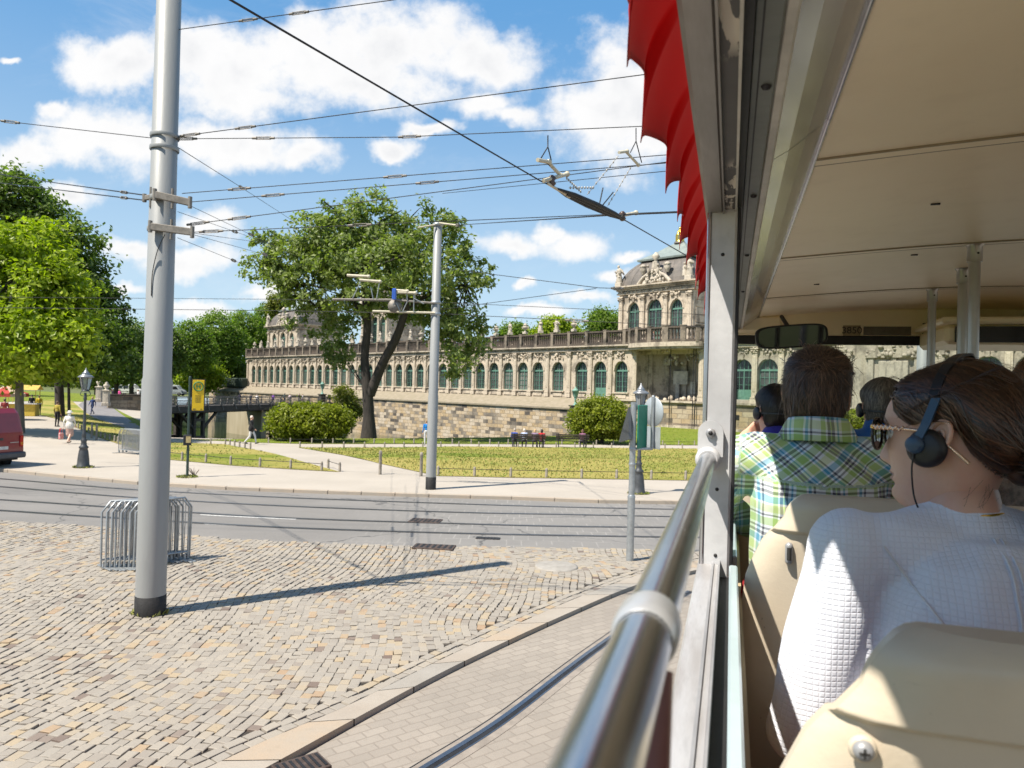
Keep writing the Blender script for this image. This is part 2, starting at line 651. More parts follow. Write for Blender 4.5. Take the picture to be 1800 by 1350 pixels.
def m_road():
    """worn grey road: asphalt to the left, stone slabs with pale joints along the rails to the right"""
    m, nt, b = new_mat('worn_grey_road')
    p = nt.node('ShaderNodeTexCoord').outputs['Object']
    sp = nt.node('ShaderNodeSeparateXYZ'); nt.put(sp.inputs[0], p)
    n1 = nt.noise(p, 0.25, 6, 0.65)
    n2 = nt.noise(p, 24, 4, 0.75)
    str_ = nt.noise(nt.vmath('MULTIPLY', p, (0.10, 1.2, 1)), 1.0, 5, 0.6)
    c = nt.mix(nt.sstep(n1, 0.3, 0.7), (0.175, 0.163, 0.15), (0.215, 0.20, 0.185))
    c = nt.mix(nt.math('MULTIPLY', nt.sstep(str_, 0.45, 0.7), 0.45), c, (0.125, 0.12, 0.115))
    c = nt.mix(nt.math('MULTIPLY', nt.sstep(n2, 0.5, 0.75), 0.4), c, (0.10, 0.10, 0.10))
    br = nt.node('ShaderNodeTexBrick', offset=0.5)
    wv = nt.vmath('ADD', p, nt.vmath('SCALE', nt.noise(p, 1.2, 2, out=1), 0.07))
    nt.put(br.inputs['Vector'], wv)
    br.inputs['Scale'].default_value = 1
    br.inputs['Brick Width'].default_value = 0.34
    br.inputs['Row Height'].default_value = 0.6
    br.inputs['Mortar Size'].default_value = 0.016
    c1 = nt.mix(nt.noise(p, 2.5, 3), (0.175, 0.168, 0.158), (0.24, 0.228, 0.212))
    bright = nt.sstep(nt.noise(p, 1.1, 3), 0.38, 0.62)
    sl = nt.mix(nt.math('MULTIPLY', br.outputs['Fac'], nt.math('MULTIPLY', bright, 0.4)), nt.mix(0.45, c, c1), (0.36, 0.34, 0.31))
    k = nt.sstep(nt.math('ADD', sp.outputs[0], nt.math('MULTIPLY', n1, 3.0)), -4.0, 0.5)
    nt.put(b.inputs['Base Color'], nt.mix(k, c, sl))
    vo = nt.node('ShaderNodeTexVoronoi', feature='DISTANCE_TO_EDGE')
    nt.put(vo.inputs['Vector'], nt.vmath('ADD', p, nt.vmath('SCALE', nt.noise(p, 0.8, 4, out=1), 1.3)))
    vo.inputs['Scale'].default_value = 0.16
    crack = nt.math('SUBTRACT', 1.0, nt.sstep(vo.outputs['Distance'], 0.0, 0.005))
    nt.put(b.inputs['Base Color'], nt.mix(nt.math('MULTIPLY', crack, 0.75), nt.mix(k, c, sl), (0.05, 0.05, 0.05)))
    b.inputs['Roughness'].default_value = 0.75
    bn = nt.node('ShaderNodeBump', i_Strength=0.3, i_Distance=0.01)
    nt.put(bn.inputs['Height'], n2); nt.put(b.inputs['Normal'], bn.outputs[0])
    return m


M_GRAVEL, M_DRY, M_FRESH, M_ROAD = m_gravel(), m_grass(True), m_grass(False), m_road()
M_SOIL = mat('park_soil', (0.13, 0.14, 0.045), 0.95, var=0.2, scale=0.3, col2=(0.07, 0.10, 0.02), bump=0.6, bscale=9)
M_KERB = mat('kerb_granite', (0.38, 0.31, 0.24), 0.8, var=0.1, scale=1.3, col2=(0.33, 0.29, 0.24), bump=0.3, bscale=60)
M_STEEL = mat('polished_rail_steel', (0.27, 0.29, 0.33), 0.25, metal=1.0, var=0.1, scale=3, rvar=0.15)
M_DARKIRON = mat('dark_iron', (0.035, 0.034, 0.036), 0.55, metal=0.4, var=0.2, scale=9)
M_RUST = mat('rusty_iron', (0.13, 0.095, 0.08), 0.7, metal=0.5, var=0.2, scale=14, bump=0.4)


def P2(lst, z=0.0):
    return [(gp(x, y, z).x, gp(x, y, z).y) for x, y in lst]


def P2z(lst):
    return [(gpz(x, y).x, gpz(x, y).y) for x, y in lst]


# palace plan: facade line through P0 running left and away along T, facing N
T = Vector((-math.sin(rad(43)), math.cos(rad(43)), 0))
N = Vector((-T.y, T.x, 0))
P0 = Vector((15.23, 90, 0))


def fac(s, off=0.0, z=0.0):
    p = P0 + T * s + N * off
    return Vector((p.x, p.y, z))


near_bank = P2z([(262, 768), (450, 772), (700, 771), (880, 769), (1003, 766)])
WALL_OFF = 3.0
w0, w1 = fac(7.8, WALL_OFF), fac(150, WALL_OFF)
MOAT = near_bank + [(w0.x, w0.y), (w1.x, w1.y), (-96, 190), (-75, 150), (-56, 112), (-46, 94)]

# base ground out to the horizon, open over the moat
far = [(-900, -300), (900, -300), (900, 1500), (-900, 1500)]
PARK = [(-150, -20), (130, -20), (130, 330), (-150, 330)]
sheet('ground', PARK, lambda x, y: gz(x, y) - 0.25, 5.0, M_SOIL, holes=[MOAT], bstep=2.5)
mb = MB()
mb.add([(-900, -300, -.26), (900, -300, -.26), (900, -20, -.26), (-900, -20, -.26), (-900, 1500, 0.05), (900, 1500, 0.05), (900, 330, -.2), (-900, 330, -.2),
        (-150, -20, -.26), (-150, 330, -.2), (130, -20, -.26), (130, 330, -.2)],
       [(0, 1, 2, 3), (7, 6, 5, 4), (3, 8, 9, 7), (10, 2, 6, 11)])
tag(mb.build('distant_ground', M_SOIL), kind='structure')

# moat water and its bank faces
m, nt, b = new_mat('moat_water')
pw = nt.node('ShaderNodeTexCoord').outputs['Object']
b.inputs['Base Color'].default_value = (0.035, 0.05, 0.018, 1)
b.inputs['Roughness'].default_value = 0.06
bn = nt.node('ShaderNodeBump', i_Strength=0.25, i_Distance=0.05)
nt.put(bn.inputs['Height'], nt.noise(nt.vmath('MULTIPLY', pw, (0.5, 1.0, 1)), 1.2, 4)); nt.put(b.inputs['Normal'], bn.outputs[0])
mb = MB()
mb.add([(-140, 40, -5.0), (40, 40, -5.0), (40, 230, -5.0), (-140, 230, -5.0)], [(0, 1, 2, 3)])
tag(mb.build('water', m), kind='structure')
mb = MB()
tp = [(p[0], p[1], gz(*p) - 0.02) for p in MOAT]
cx, cy = sum(p[0] for p in MOAT) / len(MOAT), sum(p[1] for p in MOAT) / len(MOAT)
mb.add(tp + [(p[0] + (cx - p[0]) * .02, p[1] + (cy - p[1]) * .02, -6.5) for p in tp], [(i, len(tp) + i, len(tp) + (i + 1) % len(tp), (i + 1) % len(tp)) for i in range(len(tp)) if i not in (4, 5)])
tag(mb.build('moat_bank', M_SOIL), kind='structure')

# ---- kerb lines (picture points turned into plan points)
far_kerb = P2([(-700, 771), (-300, 800), (18, 825), (118, 835), (246, 846), (400, 855), (578, 862), (755, 868), (900, 872), (1052, 878), (1194, 880), (1500, 888), (2600, 905)])
near_edge = P2([(-900, 850), (-300, 897), (0, 915), (100, 921), (250, 931), (400, 947), (560, 954), (700, 959), (1000, 963), (1200, 967), (1700, 973), (2600, 985)])
slab_l = P2([(200, 1430), (400, 1335), (489, 1294), (622, 1237), (800, 1149), (1000, 1058), (1124, 1011), (1200, 992), (1270, 978), (1340, 969)])
slab_r = P2([(330, 1430), (478, 1350), (718, 1216), (850, 1149), (1000, 1080), (1117, 1031), (1215, 1006), (1300, 988), (1400, 972)])
rail_c = P2([(600, 1440), (740, 1350), (881, 1262), (1000, 1172), (1057, 1130), (1130, 1081), (1215, 1035)])
slab_l = [tuple(p[:2]) for p in smooth_curve([(x, y, 0) for x, y in slab_l], 4)]
slab_r = [tuple(p[:2]) for p in smooth_curve([(x, y, 0) for x, y in slab_r], 4)]
rail_c = [tuple(p[:2]) for p in smooth_curve([(x, y, 0) for x, y in rail_c], 5)]

# road
road_poly = near_edge + far_kerb[::-1]
sheet('road', road_poly, lambda x, y: -0.10, 3.0, M_ROAD)
# tram track bed by the bus and everything under the bus
bed = [(slab_r[0][0] - 3, slab_r[0][1] - 8)] + slab_r + [(p[0], p[1]) for p in near_edge[9:]] + [(60, -15), (slab_r[0][0] - 3, -15)]
M_BED = m_sett('tan_track_setts', (0.31, 0.272, 0.228), (0.265, 0.232, 0.195), (0.20, 0.17, 0.14), 0.24, 0.13, rad(-38), 0.01, 0.45, 0.7)
sheet('track_bed', bed, lambda x, y: -0.05, 2.5, M_BED, bstep=0.8)
# sidewalk and paths beyond the road
walk = far_kerb + [(62, 52), (62, 120)] + [(w0.x, w0.y + 2)] + [(w0.x, w0.y)] + near_bank[::-1] + [(-44.5, 93), (-60, 120), (-140, 120), (-140, 40)]
walk = [p for p in far_kerb] + [(62, 84), (w0.x + 1, w0.y - 0.5)] + near_bank[::-1] + [(-46.1, 93.6), (-56.2, 112), (-140, 112), (-140, 30)]
sheet('pavement', walk, lambda x, y: gz(x, y), 2.5, M_GRAVEL, skirt=0.25)

# kerb of the far pavement: granite stones end to end
mb = MB()
pts = resample([(x, y, 0) for x, y in far_kerb], 1.0)
for a, b2 in zip(pts[:-1], pts[1:]):
    d = b2 - a
    ang = math.atan2(d.y, d.x)
    mb.box(((a.x + b2.x) / 2, (a.y + b2.y) / 2 - 0.02, -0.09), (d.length - 0.012, 0.16, 0.2), 0, ang, 0.015)
tag(mb.build('kerb', M_KERB), kind='structure')
# broad granite slabs along the cobbles, with a dark gap on the track side
mb = MB()
nseg = 40
SL = [slab_l[int(i * (len(slab_l) - 1) / nseg)] for i in range(nseg + 1)]
def along(line, t):
    L = [0]
    for a, b2 in zip(line[:-1], line[1:]): L.append(L[-1] + math.hypot(b2[0] - a[0], b2[1] - a[1]))
    t *= L[-1]
    for i in range(len(L) - 1):
        if L[i + 1] >= t:
            k = (t - L[i]) / max(1e-9, L[i + 1] - L[i])
            return (line[i][0] + (line[i + 1][0] - line[i][0]) * k, line[i][1] + (line[i + 1][1] - line[i][1]) * k)
    return line[-1]
NS = 14
SLAB_COLS = [0, 1, 0, 2, 0, 1, 0, 0, 2, 0, 0, 1, 0, 0]
for i in range(NS):
    q = []
    for t in (i / NS + 0.0006, (i + 1) / NS - 0.0006):
        q.append((along(slab_l, t), along(slab_r, t)))
    sub = 6
    for j in range(sub):
        ta, tb = i / NS + 0.0006 + (1 / NS - 0.0012) * j / sub, i / NS + 0.0006 + (1 / NS - 0.0012) * (j + 1) / sub
        la, ra, lb, rb = along(slab_l, ta), along(slab_r, ta), along(slab_l, tb), along(slab_r, tb)
        e = 0.93
        ra = (la[0] + (ra[0] - la[0]) * e, la[1] + (ra[1] - la[1]) * e); rb = (lb[0] + (rb[0] - lb[0]) * e, lb[1] + (rb[1] - lb[1]) * e)
        z0, z1 = -0.2, 0.012
        mb.add([(*la, z1), (*ra, z1), (*rb, z1), (*lb, z1), (*ra, z0), (*rb, z0), (*la, z0), (*lb, z0)],
               [(0, 1, 2, 3), (1, 4, 5, 2), (6, 0, 3, 7)], SLAB_COLS[i])
tag(mb.build('kerb_slabs', [mat('slab_granite', (0.345, 0.305, 0.255), 0.8, var=0.1, scale=1.5, col2=(0.31, 0.265, 0.215), bump=0.2, bscale=70),
                            mat('slab_ochre', (0.37, 0.285, 0.20), 0.8, var=0.12, scale=1.5, col2=(0.33, 0.285, 0.23), bump=0.2, bscale=70),
                            mat('slab_grey', (0.31, 0.285, 0.25), 0.8, var=0.12, scale=1.5, col2=(0.27, 0.245, 0.21), bump=0.2, bscale=70)]), kind='structure')

# tram rail in its groove
mb = MB()
c3 = [Vector((x, y, 0)) for x, y in rail_c]
def ribbon(line, o0, o1, z0, z1, mi, side=True):
    vs = []
    for i, p in enumerate(line):
        d = (line[min(i + 1, len(line) - 1)] - line[max(i - 1, 0)]).normalized()
        nrm = Vector((-d.y, d.x, 0))
        vs += [p + nrm * o0 + Vector((0, 0, z0)), p + nrm * o1 + Vector((0, 0, z0)), p + nrm * o1 + Vector((0, 0, z1)), p + nrm * o0 + Vector((0, 0, z1))]
    fs = []
    for i in range(len(line) - 1):
        a, b2 = 4 * i, 4 * i + 4
        fs += [(a + 3, a + 2, b2 + 2, b2 + 3), (a, a + 3, b2 + 3, b2), (a + 2, a + 1, b2 + 1, b2 + 2)]
    mb.add(vs, fs, mi)
ribbon(c3, 0.02, 0.072, -0.15, -0.040, 0)
ribbon(c3, -0.035, 0.02, -0.15, -0.043, 1)
ribbon(c3, -0.052, -0.035, -0.15, -0.042, 0)
ribbon(c3, -0.14, -0.052, -0.15, -0.0455, 2)
ribbon(c3, 0.072, 0.125, -0.15, -0.044, 2)
ribbon(c3, 0.125, 0.143, -0.15, -0.0445, 1)
tag(mb.build('tram_rail', [M_STEEL, M_DARKIRON, mat('rail_filler', (0.29, 0.25, 0.21), 0.85, var=0.15, scale=5)]),
    'polished grooved tram rail curving through the tan setts beside the bus', 'tram rail')

# rails crossing the road: four dark grooves
def rail_line(px, nm):
    global mb
    mb = MB()
    line = smooth_curve([Vector((*P2([q], -0.1)[0], -0.1)) for q in px], 6)
    ribbon(line, -0.05, 0.05, 0.004, 0.008, 0)
    ribbon(line, 0.06, 0.11, 0.004, 0.0085, 1)
    return mb.build('tram_rail', [mat('rail_dull', (0.09, 0.085, 0.085), 0.45, metal=0.5, var=0.2), mat('rail_worn', (0.2, 0.2, 0.2), 0.35, metal=0.8)])
for px, lab in (([(-200, 828), (0, 842), (118, 852), (250, 862), (500, 875), (800, 886), (1000, 892), (1200, 896), (1500, 902)], 'rail crossing the road nearest the far kerb'),
                ([(-200, 842), (0, 856), (118, 866), (250, 876), (500, 890), (800, 901), (1000, 905), (1200, 909), (1500, 914)], 'second rail from the far kerb, crossing the grey road'),
                ([(-200, 868), (0, 879), (120, 887), (250, 896), (500, 911), (800, 921), (1000, 926), (1200, 928), (1500, 932)], 'third rail from the far kerb, crossing the grey road'),
                ([(-200, 887), (0, 898), (120, 906), (250, 914), (500, 928), (800, 938), (1000, 942), (1200, 945), (1500, 948)], 'rail crossing the road nearest the cobbled plaza')):
    tag(rail_line(px, lab), 'dark tram ' + lab, 'tram rail', 'tram rails in the road')

# worn white road lines
mb = MB()
for px in ([(352, 905), (430, 909), (520, 913)], [(360, 921), (420, 924)]):
    line = [Vector((*P2([q], -0.1)[0], -0.1)) for q in px]
    ribbon(line, -0.05, 0.05, 0.003, 0.006, 0)
tag(mb.build('road_marking', mat('worn_white_paint', (0.62, 0.61, 0.58), 0.7, var=0.3, scale=14, col2=(0.3, 0.29, 0.28))), kind='structure')

# gutters/covers in the paving
def grate(px, py, w, d, rot, lab, nm='drain_cover', m2=None):
    p = gp(px, py, 0.0)
    z = -0.1 if 870 < py < 945 else 0.016
    mb = MB()
    mb.box((0, 0, 0.004), (w, d, 0.03), 0, bev=0.004)
    for i in range(7):
        mb.box((-w * .42 + w * .84 * i / 6, 0, 0.021), (w * 0.06, d * 0.8, 0.006), 1)
    o = mb.build(nm, [m2 or M_RUST, M_DARKIRON])
    o.location = (p.x, p.y, z)
    o.rotation_euler = (0, 0, rot)
    return tag(o, lab, 'drain cover')
grate(68, 920, 0.72, 0.42, rad(-20), 'dark iron drain grate at the road edge left of the big grey pole', m2=M_DARKIRON)
grate(763, 963, 0.85, 0.42, rad(-6), 'rusty iron cover set in the cobbles beyond the tip of the pole shadow')
grate(748, 909, 0.8, 0.55, rad(-6), 'brown iron cover between the rails in the road')
grate(858, 939, 0.55, 0.2, rad(-4), 'narrow dark drain in the rail nearest the plaza', m2=M_DARKIRON)
grate(530, 1352, 0.42, 0.3, rad(38), 'rusty cover in the tan setts beside the granite slabs')
p = gp(978, 997)
mb = MB(); mb.lathe([(0.0, 0.02), (0.36, 0.02), (0.40, 0.016), (0.40, -0.05)], (0, 0, 0), 28, caps=False)
o = mb.build('manhole_cover', mat('concrete_cover', (0.34, 0.315, 0.28), 0.85, var=0.12, scale=5)); o.location = (p.x, p.y, 0.01)
tag(o, 'round pale concrete manhole cover in the cobbles left of the sign post', 'manhole cover')


# ---- cobbled plaza: every sett modelled, in rows running away from the bus
def make_cobbles():
    region = near_edge[0:10] + slab_l[::-1][2:] + [(-1.0, 3.0), (-30, 3.0), (-40, 8)]
    region = [p for p in region]
    # jointing sand below the stones
    sheet('plaza_bed', region, lambda x, y: -0.015, 2.5, mat('joint_sand', (0.045, 0.037, 0.03), 0.95, var=0.2, scale=8), bstep=0.5)
    R = np.array(region)
    def ins(x, y):
        c = np.zeros(len(x), bool)
        n = len(R)
        for i in range(n):
            x1, y1 = R[i]; x2, y2 = R[(i + 1) % n]
            cond = ((y1 > y) != (y2 > y))
            with np.errstate(divide='ignore', invalid='ignore'):
                c ^= cond & (x < (x2 - x1) * (y - y1) / (y2 - y1 + 1e-12) + x1)
        return c
    kl = np.array(slab_l)
    def dist_kerb(x, y):
        d = np.full(len(x), 1e9)
        for a, b2 in zip(kl[:-1], kl[1:]):
            ab = b2 - a
            t = np.clip(((x - a[0]) * ab[0] + (y - a[1]) * ab[1]) / (ab @ ab), 0, 1)
            d = np.minimum(d, np.hypot(x - a[0] - t * ab[0], y - a[1] - t * ab[1]))
        return d
    quads = []
    rw = 0.118
    # rows follow a gently swinging curve: x = x0 + bow(y)
    def bow(x0, y):
        return 0.16 * np.sin(y * 1.05 + x0 * 0.35) + 0.10 * np.sin(y * 0.45 - x0 * 0.8) + 0.05 * np.sin(y * 2.3 + x0)
    x0 = -24.0
    C = []
    while x0 < 4.5:
        y = 4.6 + random.uniform(0, .15)
        while y < 19.5:
            L = random.uniform(0.10, 0.18)
            C.append((x0, y, L, rw * random.uniform(0.86, 0.985)))
            y += L + 0.003
        x0 += rw * random.uniform(0.96, 1.04)
    C = np.array(C)
    yc = C[:, 1] + C[:, 2] / 2
    xc = C[:, 0] + bow(C[:, 0], yc)
    # keep what the camera can see with a margin
    vis = (np.abs(xc) < 0.74 * yc + 1.2) & (yc > 4.9)
    ok = vis & ins(xc, yc) & (dist_kerb(xc, yc) > 0.278)
    C, xc, yc = C[ok], xc[ok], yc[ok]
    ang = np.arctan2(1.0, 0.16 * 1.05 * np.cos(yc * 1.05 + C[:, 0] * .35) + .045 * np.cos(yc * .45 - C[:, 0] * .8)) - math.pi / 2
    px, py, ln, wd, an = list(xc), list(yc), list(C[:, 2]), list(C[:, 3]), list(ang)
    # two courses laid along the granite slabs
    for off in (0.075, 0.20):
        tot = 0.0
        L = resample([(x, y, 0) for x, y in slab_l], 0.02)
        i = 0
        while i < len(L) - 10:
            n = random.randint(6, 9)
            j = min(len(L) - 1, i + n)
            d = (L[j] - L[i])
            nrm = Vector((-d.y, d.x, 0)).normalized()
            c = (L[i] + L[j]) / 2 + nrm * off
            if c.y > 5:
                px.append(c.x); py.append(c.y); ln.append(d.length - 0.012); wd.append(0.108); an.append(math.atan2(d.y, d.x) - math.pi / 2)
            i = j
    px, py, ln, wd, an = map(np.array, (px, py, ln, wd, an))
    n = len(px)
    hw, hl = wd / 2, ln / 2
    jit = lambda s: RNG.uniform(-s, s, n)
    z = RNG.normal(0.0, 0.0035, n)
    tx, ty = RNG.normal(0, 0.03, n), RNG.normal(0, 0.03, n)
    an = an + RNG.normal(0, 0.035, n)
    ca, sa = np.cos(an), np.sin(an)
    V = np.zeros((n, 12, 3))
    ringdef = [((-1, -1), (1, -1), (1, 1), (-1, 1))] * 3
    for r, (sc, dz) in enumerate(((1.0, -0.05), (0.99, 0.002), (0.72, 0.0055))):
        for k, (sx, sy) in enumerate(((-1, -1), (1, -1), (1, 1), (-1, 1))):
            lx = sx * (hw * (sc if r < 2 else 1) - (0.007 if r == 2 else 0)) + jit(0.006)
            ly = sy * (hl * (sc if r < 2 else 1) - (0.007 if r == 2 else 0)) + jit(0.007)
            V[:, r * 4 + k, 0] = px + lx * ca - ly * sa
            V[:, r * 4 + k, 1] = py + lx * sa + ly * ca
            V[:, r * 4 + k, 2] = z + dz + tx * lx + ty * ly
    fl = []
    for r in range(2):
        for k in range(4):
            fl.append((r * 4 + k, r * 4 + (k + 1) % 4, r * 4 + 4 + (k + 1) % 4, r * 4 + 4 + k))
    fl.append((8, 9, 10, 11))
    fl = np.array(fl)
    FI = (fl[None] + (np.arange(n) * 12)[:, None, None]).reshape(-1)
    m, nt, b = new_mat('granite_setts')
    at_ = nt.node('ShaderNodeAttribute', attribute_name='tone').outputs['Fac']
    p = nt.node('ShaderNodeTexCoord').outputs['Object']
    fine = nt.noise(p, 55, 4, 0.7)
    area = nt.noise(p, 0.5, 4, 0.6)
    c = nt.ramp(at_, [(0.0, (0.135, 0.095, 0.075)), (0.04, (0.20, 0.155, 0.125)), (0.10, (0.268, 0.235, 0.195)), (0.5, (0.295, 0.264, 0.222)), (0.80, (0.32, 0.282, 0.23)), (0.93, (0.36, 0.285, 0.185)), (1.0, (0.33, 0.225, 0.14))])
    c = nt.mix(nt.math('MULTIPLY', nt.sstep(fine, 0.5, 0.78), 0.4), c, (0.19, 0.165, 0.14))
    c = nt.mix(nt.math('MULTIPLY', nt.sstep(area, 0.45, 0.7), 0.22), c, (0.235, 0.21, 0.18))
    nt.put(b.inputs['Base Color'], c)
    b.inputs['Roughness'].default_value = 0.72
    bn = nt.node('ShaderNodeBump', i_Strength=0.5, i_Distance=0.006)
    nt.put(bn.inputs['Height'], nt.noise(p, 38, 4, 0.6)); nt.put(b.inputs['Normal'], bn.outputs[0])
    me = np_mesh('cobblestones', V.reshape(-1, 3), 4, FI, m, False)
    tone = np.repeat(np.clip(RNG.beta(1.5, 1.2, n), 0, 1), 12).astype(np.float32)
    a = me.attributes.new('tone', 'FLOAT', 'POINT')
    a.data.foreach_set('value', tone)
    o = link('cobblestone_plaza', me)
    tag(o, kind='structure')
    print('cobbles', n)
make_cobbles()

# ---- lawns
lawn_left = P2z([(60, 728), (95, 735), (135, 752), (207, 780), (293, 808), (412, 819), (525, 826), (597, 830), (525, 810), (431, 788), (393, 781), (294, 778), (236, 764), (218, 752), (165, 735), (135, 712), (120, 700), (60, 705)])
lawn_mid = P2z([(524, 787), (566, 794), (667, 815), (741, 831), (770, 837), (900, 840), (1214, 845), (1600, 852), (2100, 858), (2100, 800), (1235, 789), (800, 785)])
lawn_rear = near_bank[1:] + [(w0.x + 1.2, w0.y - 1.0), (60, 82), (60, 60)] + P2z([(1700, 787), (1235, 783), (800, 780.5), (530, 780.5), (470, 779), (380, 775), (300, 773)])
sheet('lawn', lawn_left, lambda x, y: gz(x, y) + 0.02, 2.0, M_DRY, bstep=1.0)
sheet('lawn', lawn_mid, lambda x, y: gz(x, y) + 0.02, 2.0, M_DRY, bstep=1.0)
sheet('lawn', lawn_rear, lambda x, y: gz(x, y) + 0.02, 2.0, M_FRESH, bstep=1.0)
lawn_bank = P2z([(230, 760), (262, 767), (258, 745), (205, 720), (190, 712), (176, 706)])
sheet('lawn', lawn_bank, lambda x, y: gz(x, y) + 0.03, 2.0, M_FRESH, bstep=1.0)
lawn_far = [(-140, 60), (-64, 62), (-58, 88), (-57, 112), (-76, 150), (-140, 150)]
sheet('lawn', lawn_far, lambda x, y: gz(x, y) + 0.03, 3.0, M_FRESH, bstep=2.0)
# grey path up to the bridge between the lawns
path = P2z([(236, 764), (218, 752), (165, 735), (138, 712), (150, 704), (178, 706), (205, 722), (245, 750), (262, 768)])
sheet('path', path, lambda x, y: gz(x, y) + 0.035, 2.0, mat('asphalt_path', (0.24, 0.225, 0.22), 0.85, var=0.12, scale=2, bump=0.3, bscale=60), bstep=1.0)

# blades standing in the lawns
def grass_blades():
    pts = []
    for poly, n in ((lawn_left, 26000), (lawn_mid, 50000), (lawn_rear, 26000)):
        xs = [p[0] for p in poly]; ys = [p[1] for p in poly]
        R = np.array(poly)
        X = RNG.uniform(max(min(xs), -40), min(max(xs), 24), n); Y = RNG.uniform(min(ys), max(ys), n)
        c = np.zeros(n, bool)
        for i in range(len(R)):
            x1, y1 = R[i]; x2, y2 = R[(i + 1) % len(R)]
            cond = ((y1 > Y) != (y2 > Y))
            with np.errstate(divide='ignore', invalid='ignore'):
                c ^= cond & (X < (x2 - x1) * (Y - y1) / (y2 - y1 + 1e-12) + x1)
        pts.append(np.stack([X[c], Y[c]], 1))
    for q in (gp(146, 822), gp(1122, 868), gp(329, 839), gp(264, 1079)):
        k = 260 if q.y > 12 else 70
        a = RNG.uniform(0, 6.28, k); r = RNG.uniform(.2, .36 if q.y > 12 else .24, k)
        pts.append(np.stack([q.x + r * np.cos(a), q.y + r * np.sin(a) * .8], 1))
    P = np.concatenate(pts)
    n = len(P)
    z = np.array([gz(x, y) for x, y in P])
    h = RNG.uniform(0.035, 0.10, n); w = RNG.uniform(0.02, 0.045, n)
    a = RNG.uniform(0, 2 * math.pi, n)
    lean = RNG.uniform(-0.05, 0.05, (n, 2))
    V = np.zeros((n, 3, 3))
    V[:, 0] = np.stack([P[:, 0] - w * np.cos(a), P[:, 1] - w * np.sin(a), z + 0.015], 1)
    V[:, 1] = np.stack([P[:, 0] + w * np.cos(a), P[:, 1] + w * np.sin(a), z + 0.015], 1)
    V[:, 2] = np.stack([P[:, 0] + lean[:, 0], P[:, 1] + lean[:, 1], z + h], 1)
    m, nt, b = new_mat('grass_blades')
    p = nt.node('ShaderNodeTexCoord').outputs['Object']
    c = nt.mix(nt.sstep(nt.noise(p, 0.3, 5, 0.6), 0.35, 0.6), (0.14, 0.20, 0.02), (0.36, 0.29, 0.09))
    c = nt.mix(nt.noise(p, 9, 2), c, (0.14, 0.20, 0.03))
    nt.put(b.inputs['Base Color'], c)
    b.inputs['Roughness'].default_value = 0.8
    o = link('grass', np_mesh('grass', V.reshape(-1, 3), 3, np.arange(n * 3), m))
    tag(o, kind='stuff')
grass_blades()
# ------------------------------------------------------------------ the sandstone gallery with its pavilions
def m_stone(name, base, dark, amount, streak=0.5, bump=0.5):
    m, nt, b = new_mat(name)
    p = nt.node('ShaderNodeTexCoord').outputs['Object']
    n1 = nt.noise(p, 0.55, 6, 0.65)
    n2 = nt.noise(p, 5.0, 5, 0.7)
    st = nt.noise(nt.vmath('MULTIPLY', p, (1.6, 1.6, 0.22)), 1.3, 5, 0.65)
    c = nt.mix(nt.sstep(n2, 0.35, 0.7), base, tuple(x * 0.82 for x in base))
    c = nt.mix(nt.math('MULTIPLY', nt.sstep(n1, 0.48, 0.62), amount), c, dark)
    c = nt.mix(nt.math('MULTIPLY', nt.sstep(st, 0.55, 0.7), streak), c, dark)
    c = nt.mix(nt.math('MULTIPLY', nt.sstep(n2, 0.58, 0.72), amount * 0.7), c, dark)
    nt.put(b.inputs['Base Color'], c)
    b.inputs['Roughness'].default_value = 0.9
    b.inputs['Specular IOR Level'].default_value = 0.2
    bn = nt.node('ShaderNodeBump', i_Strength=bump, i_Distance=0.06)
    nt.put(bn.inputs['Height'], n2); nt.put(b.inputs['Normal'], bn.outputs[0])
    return m


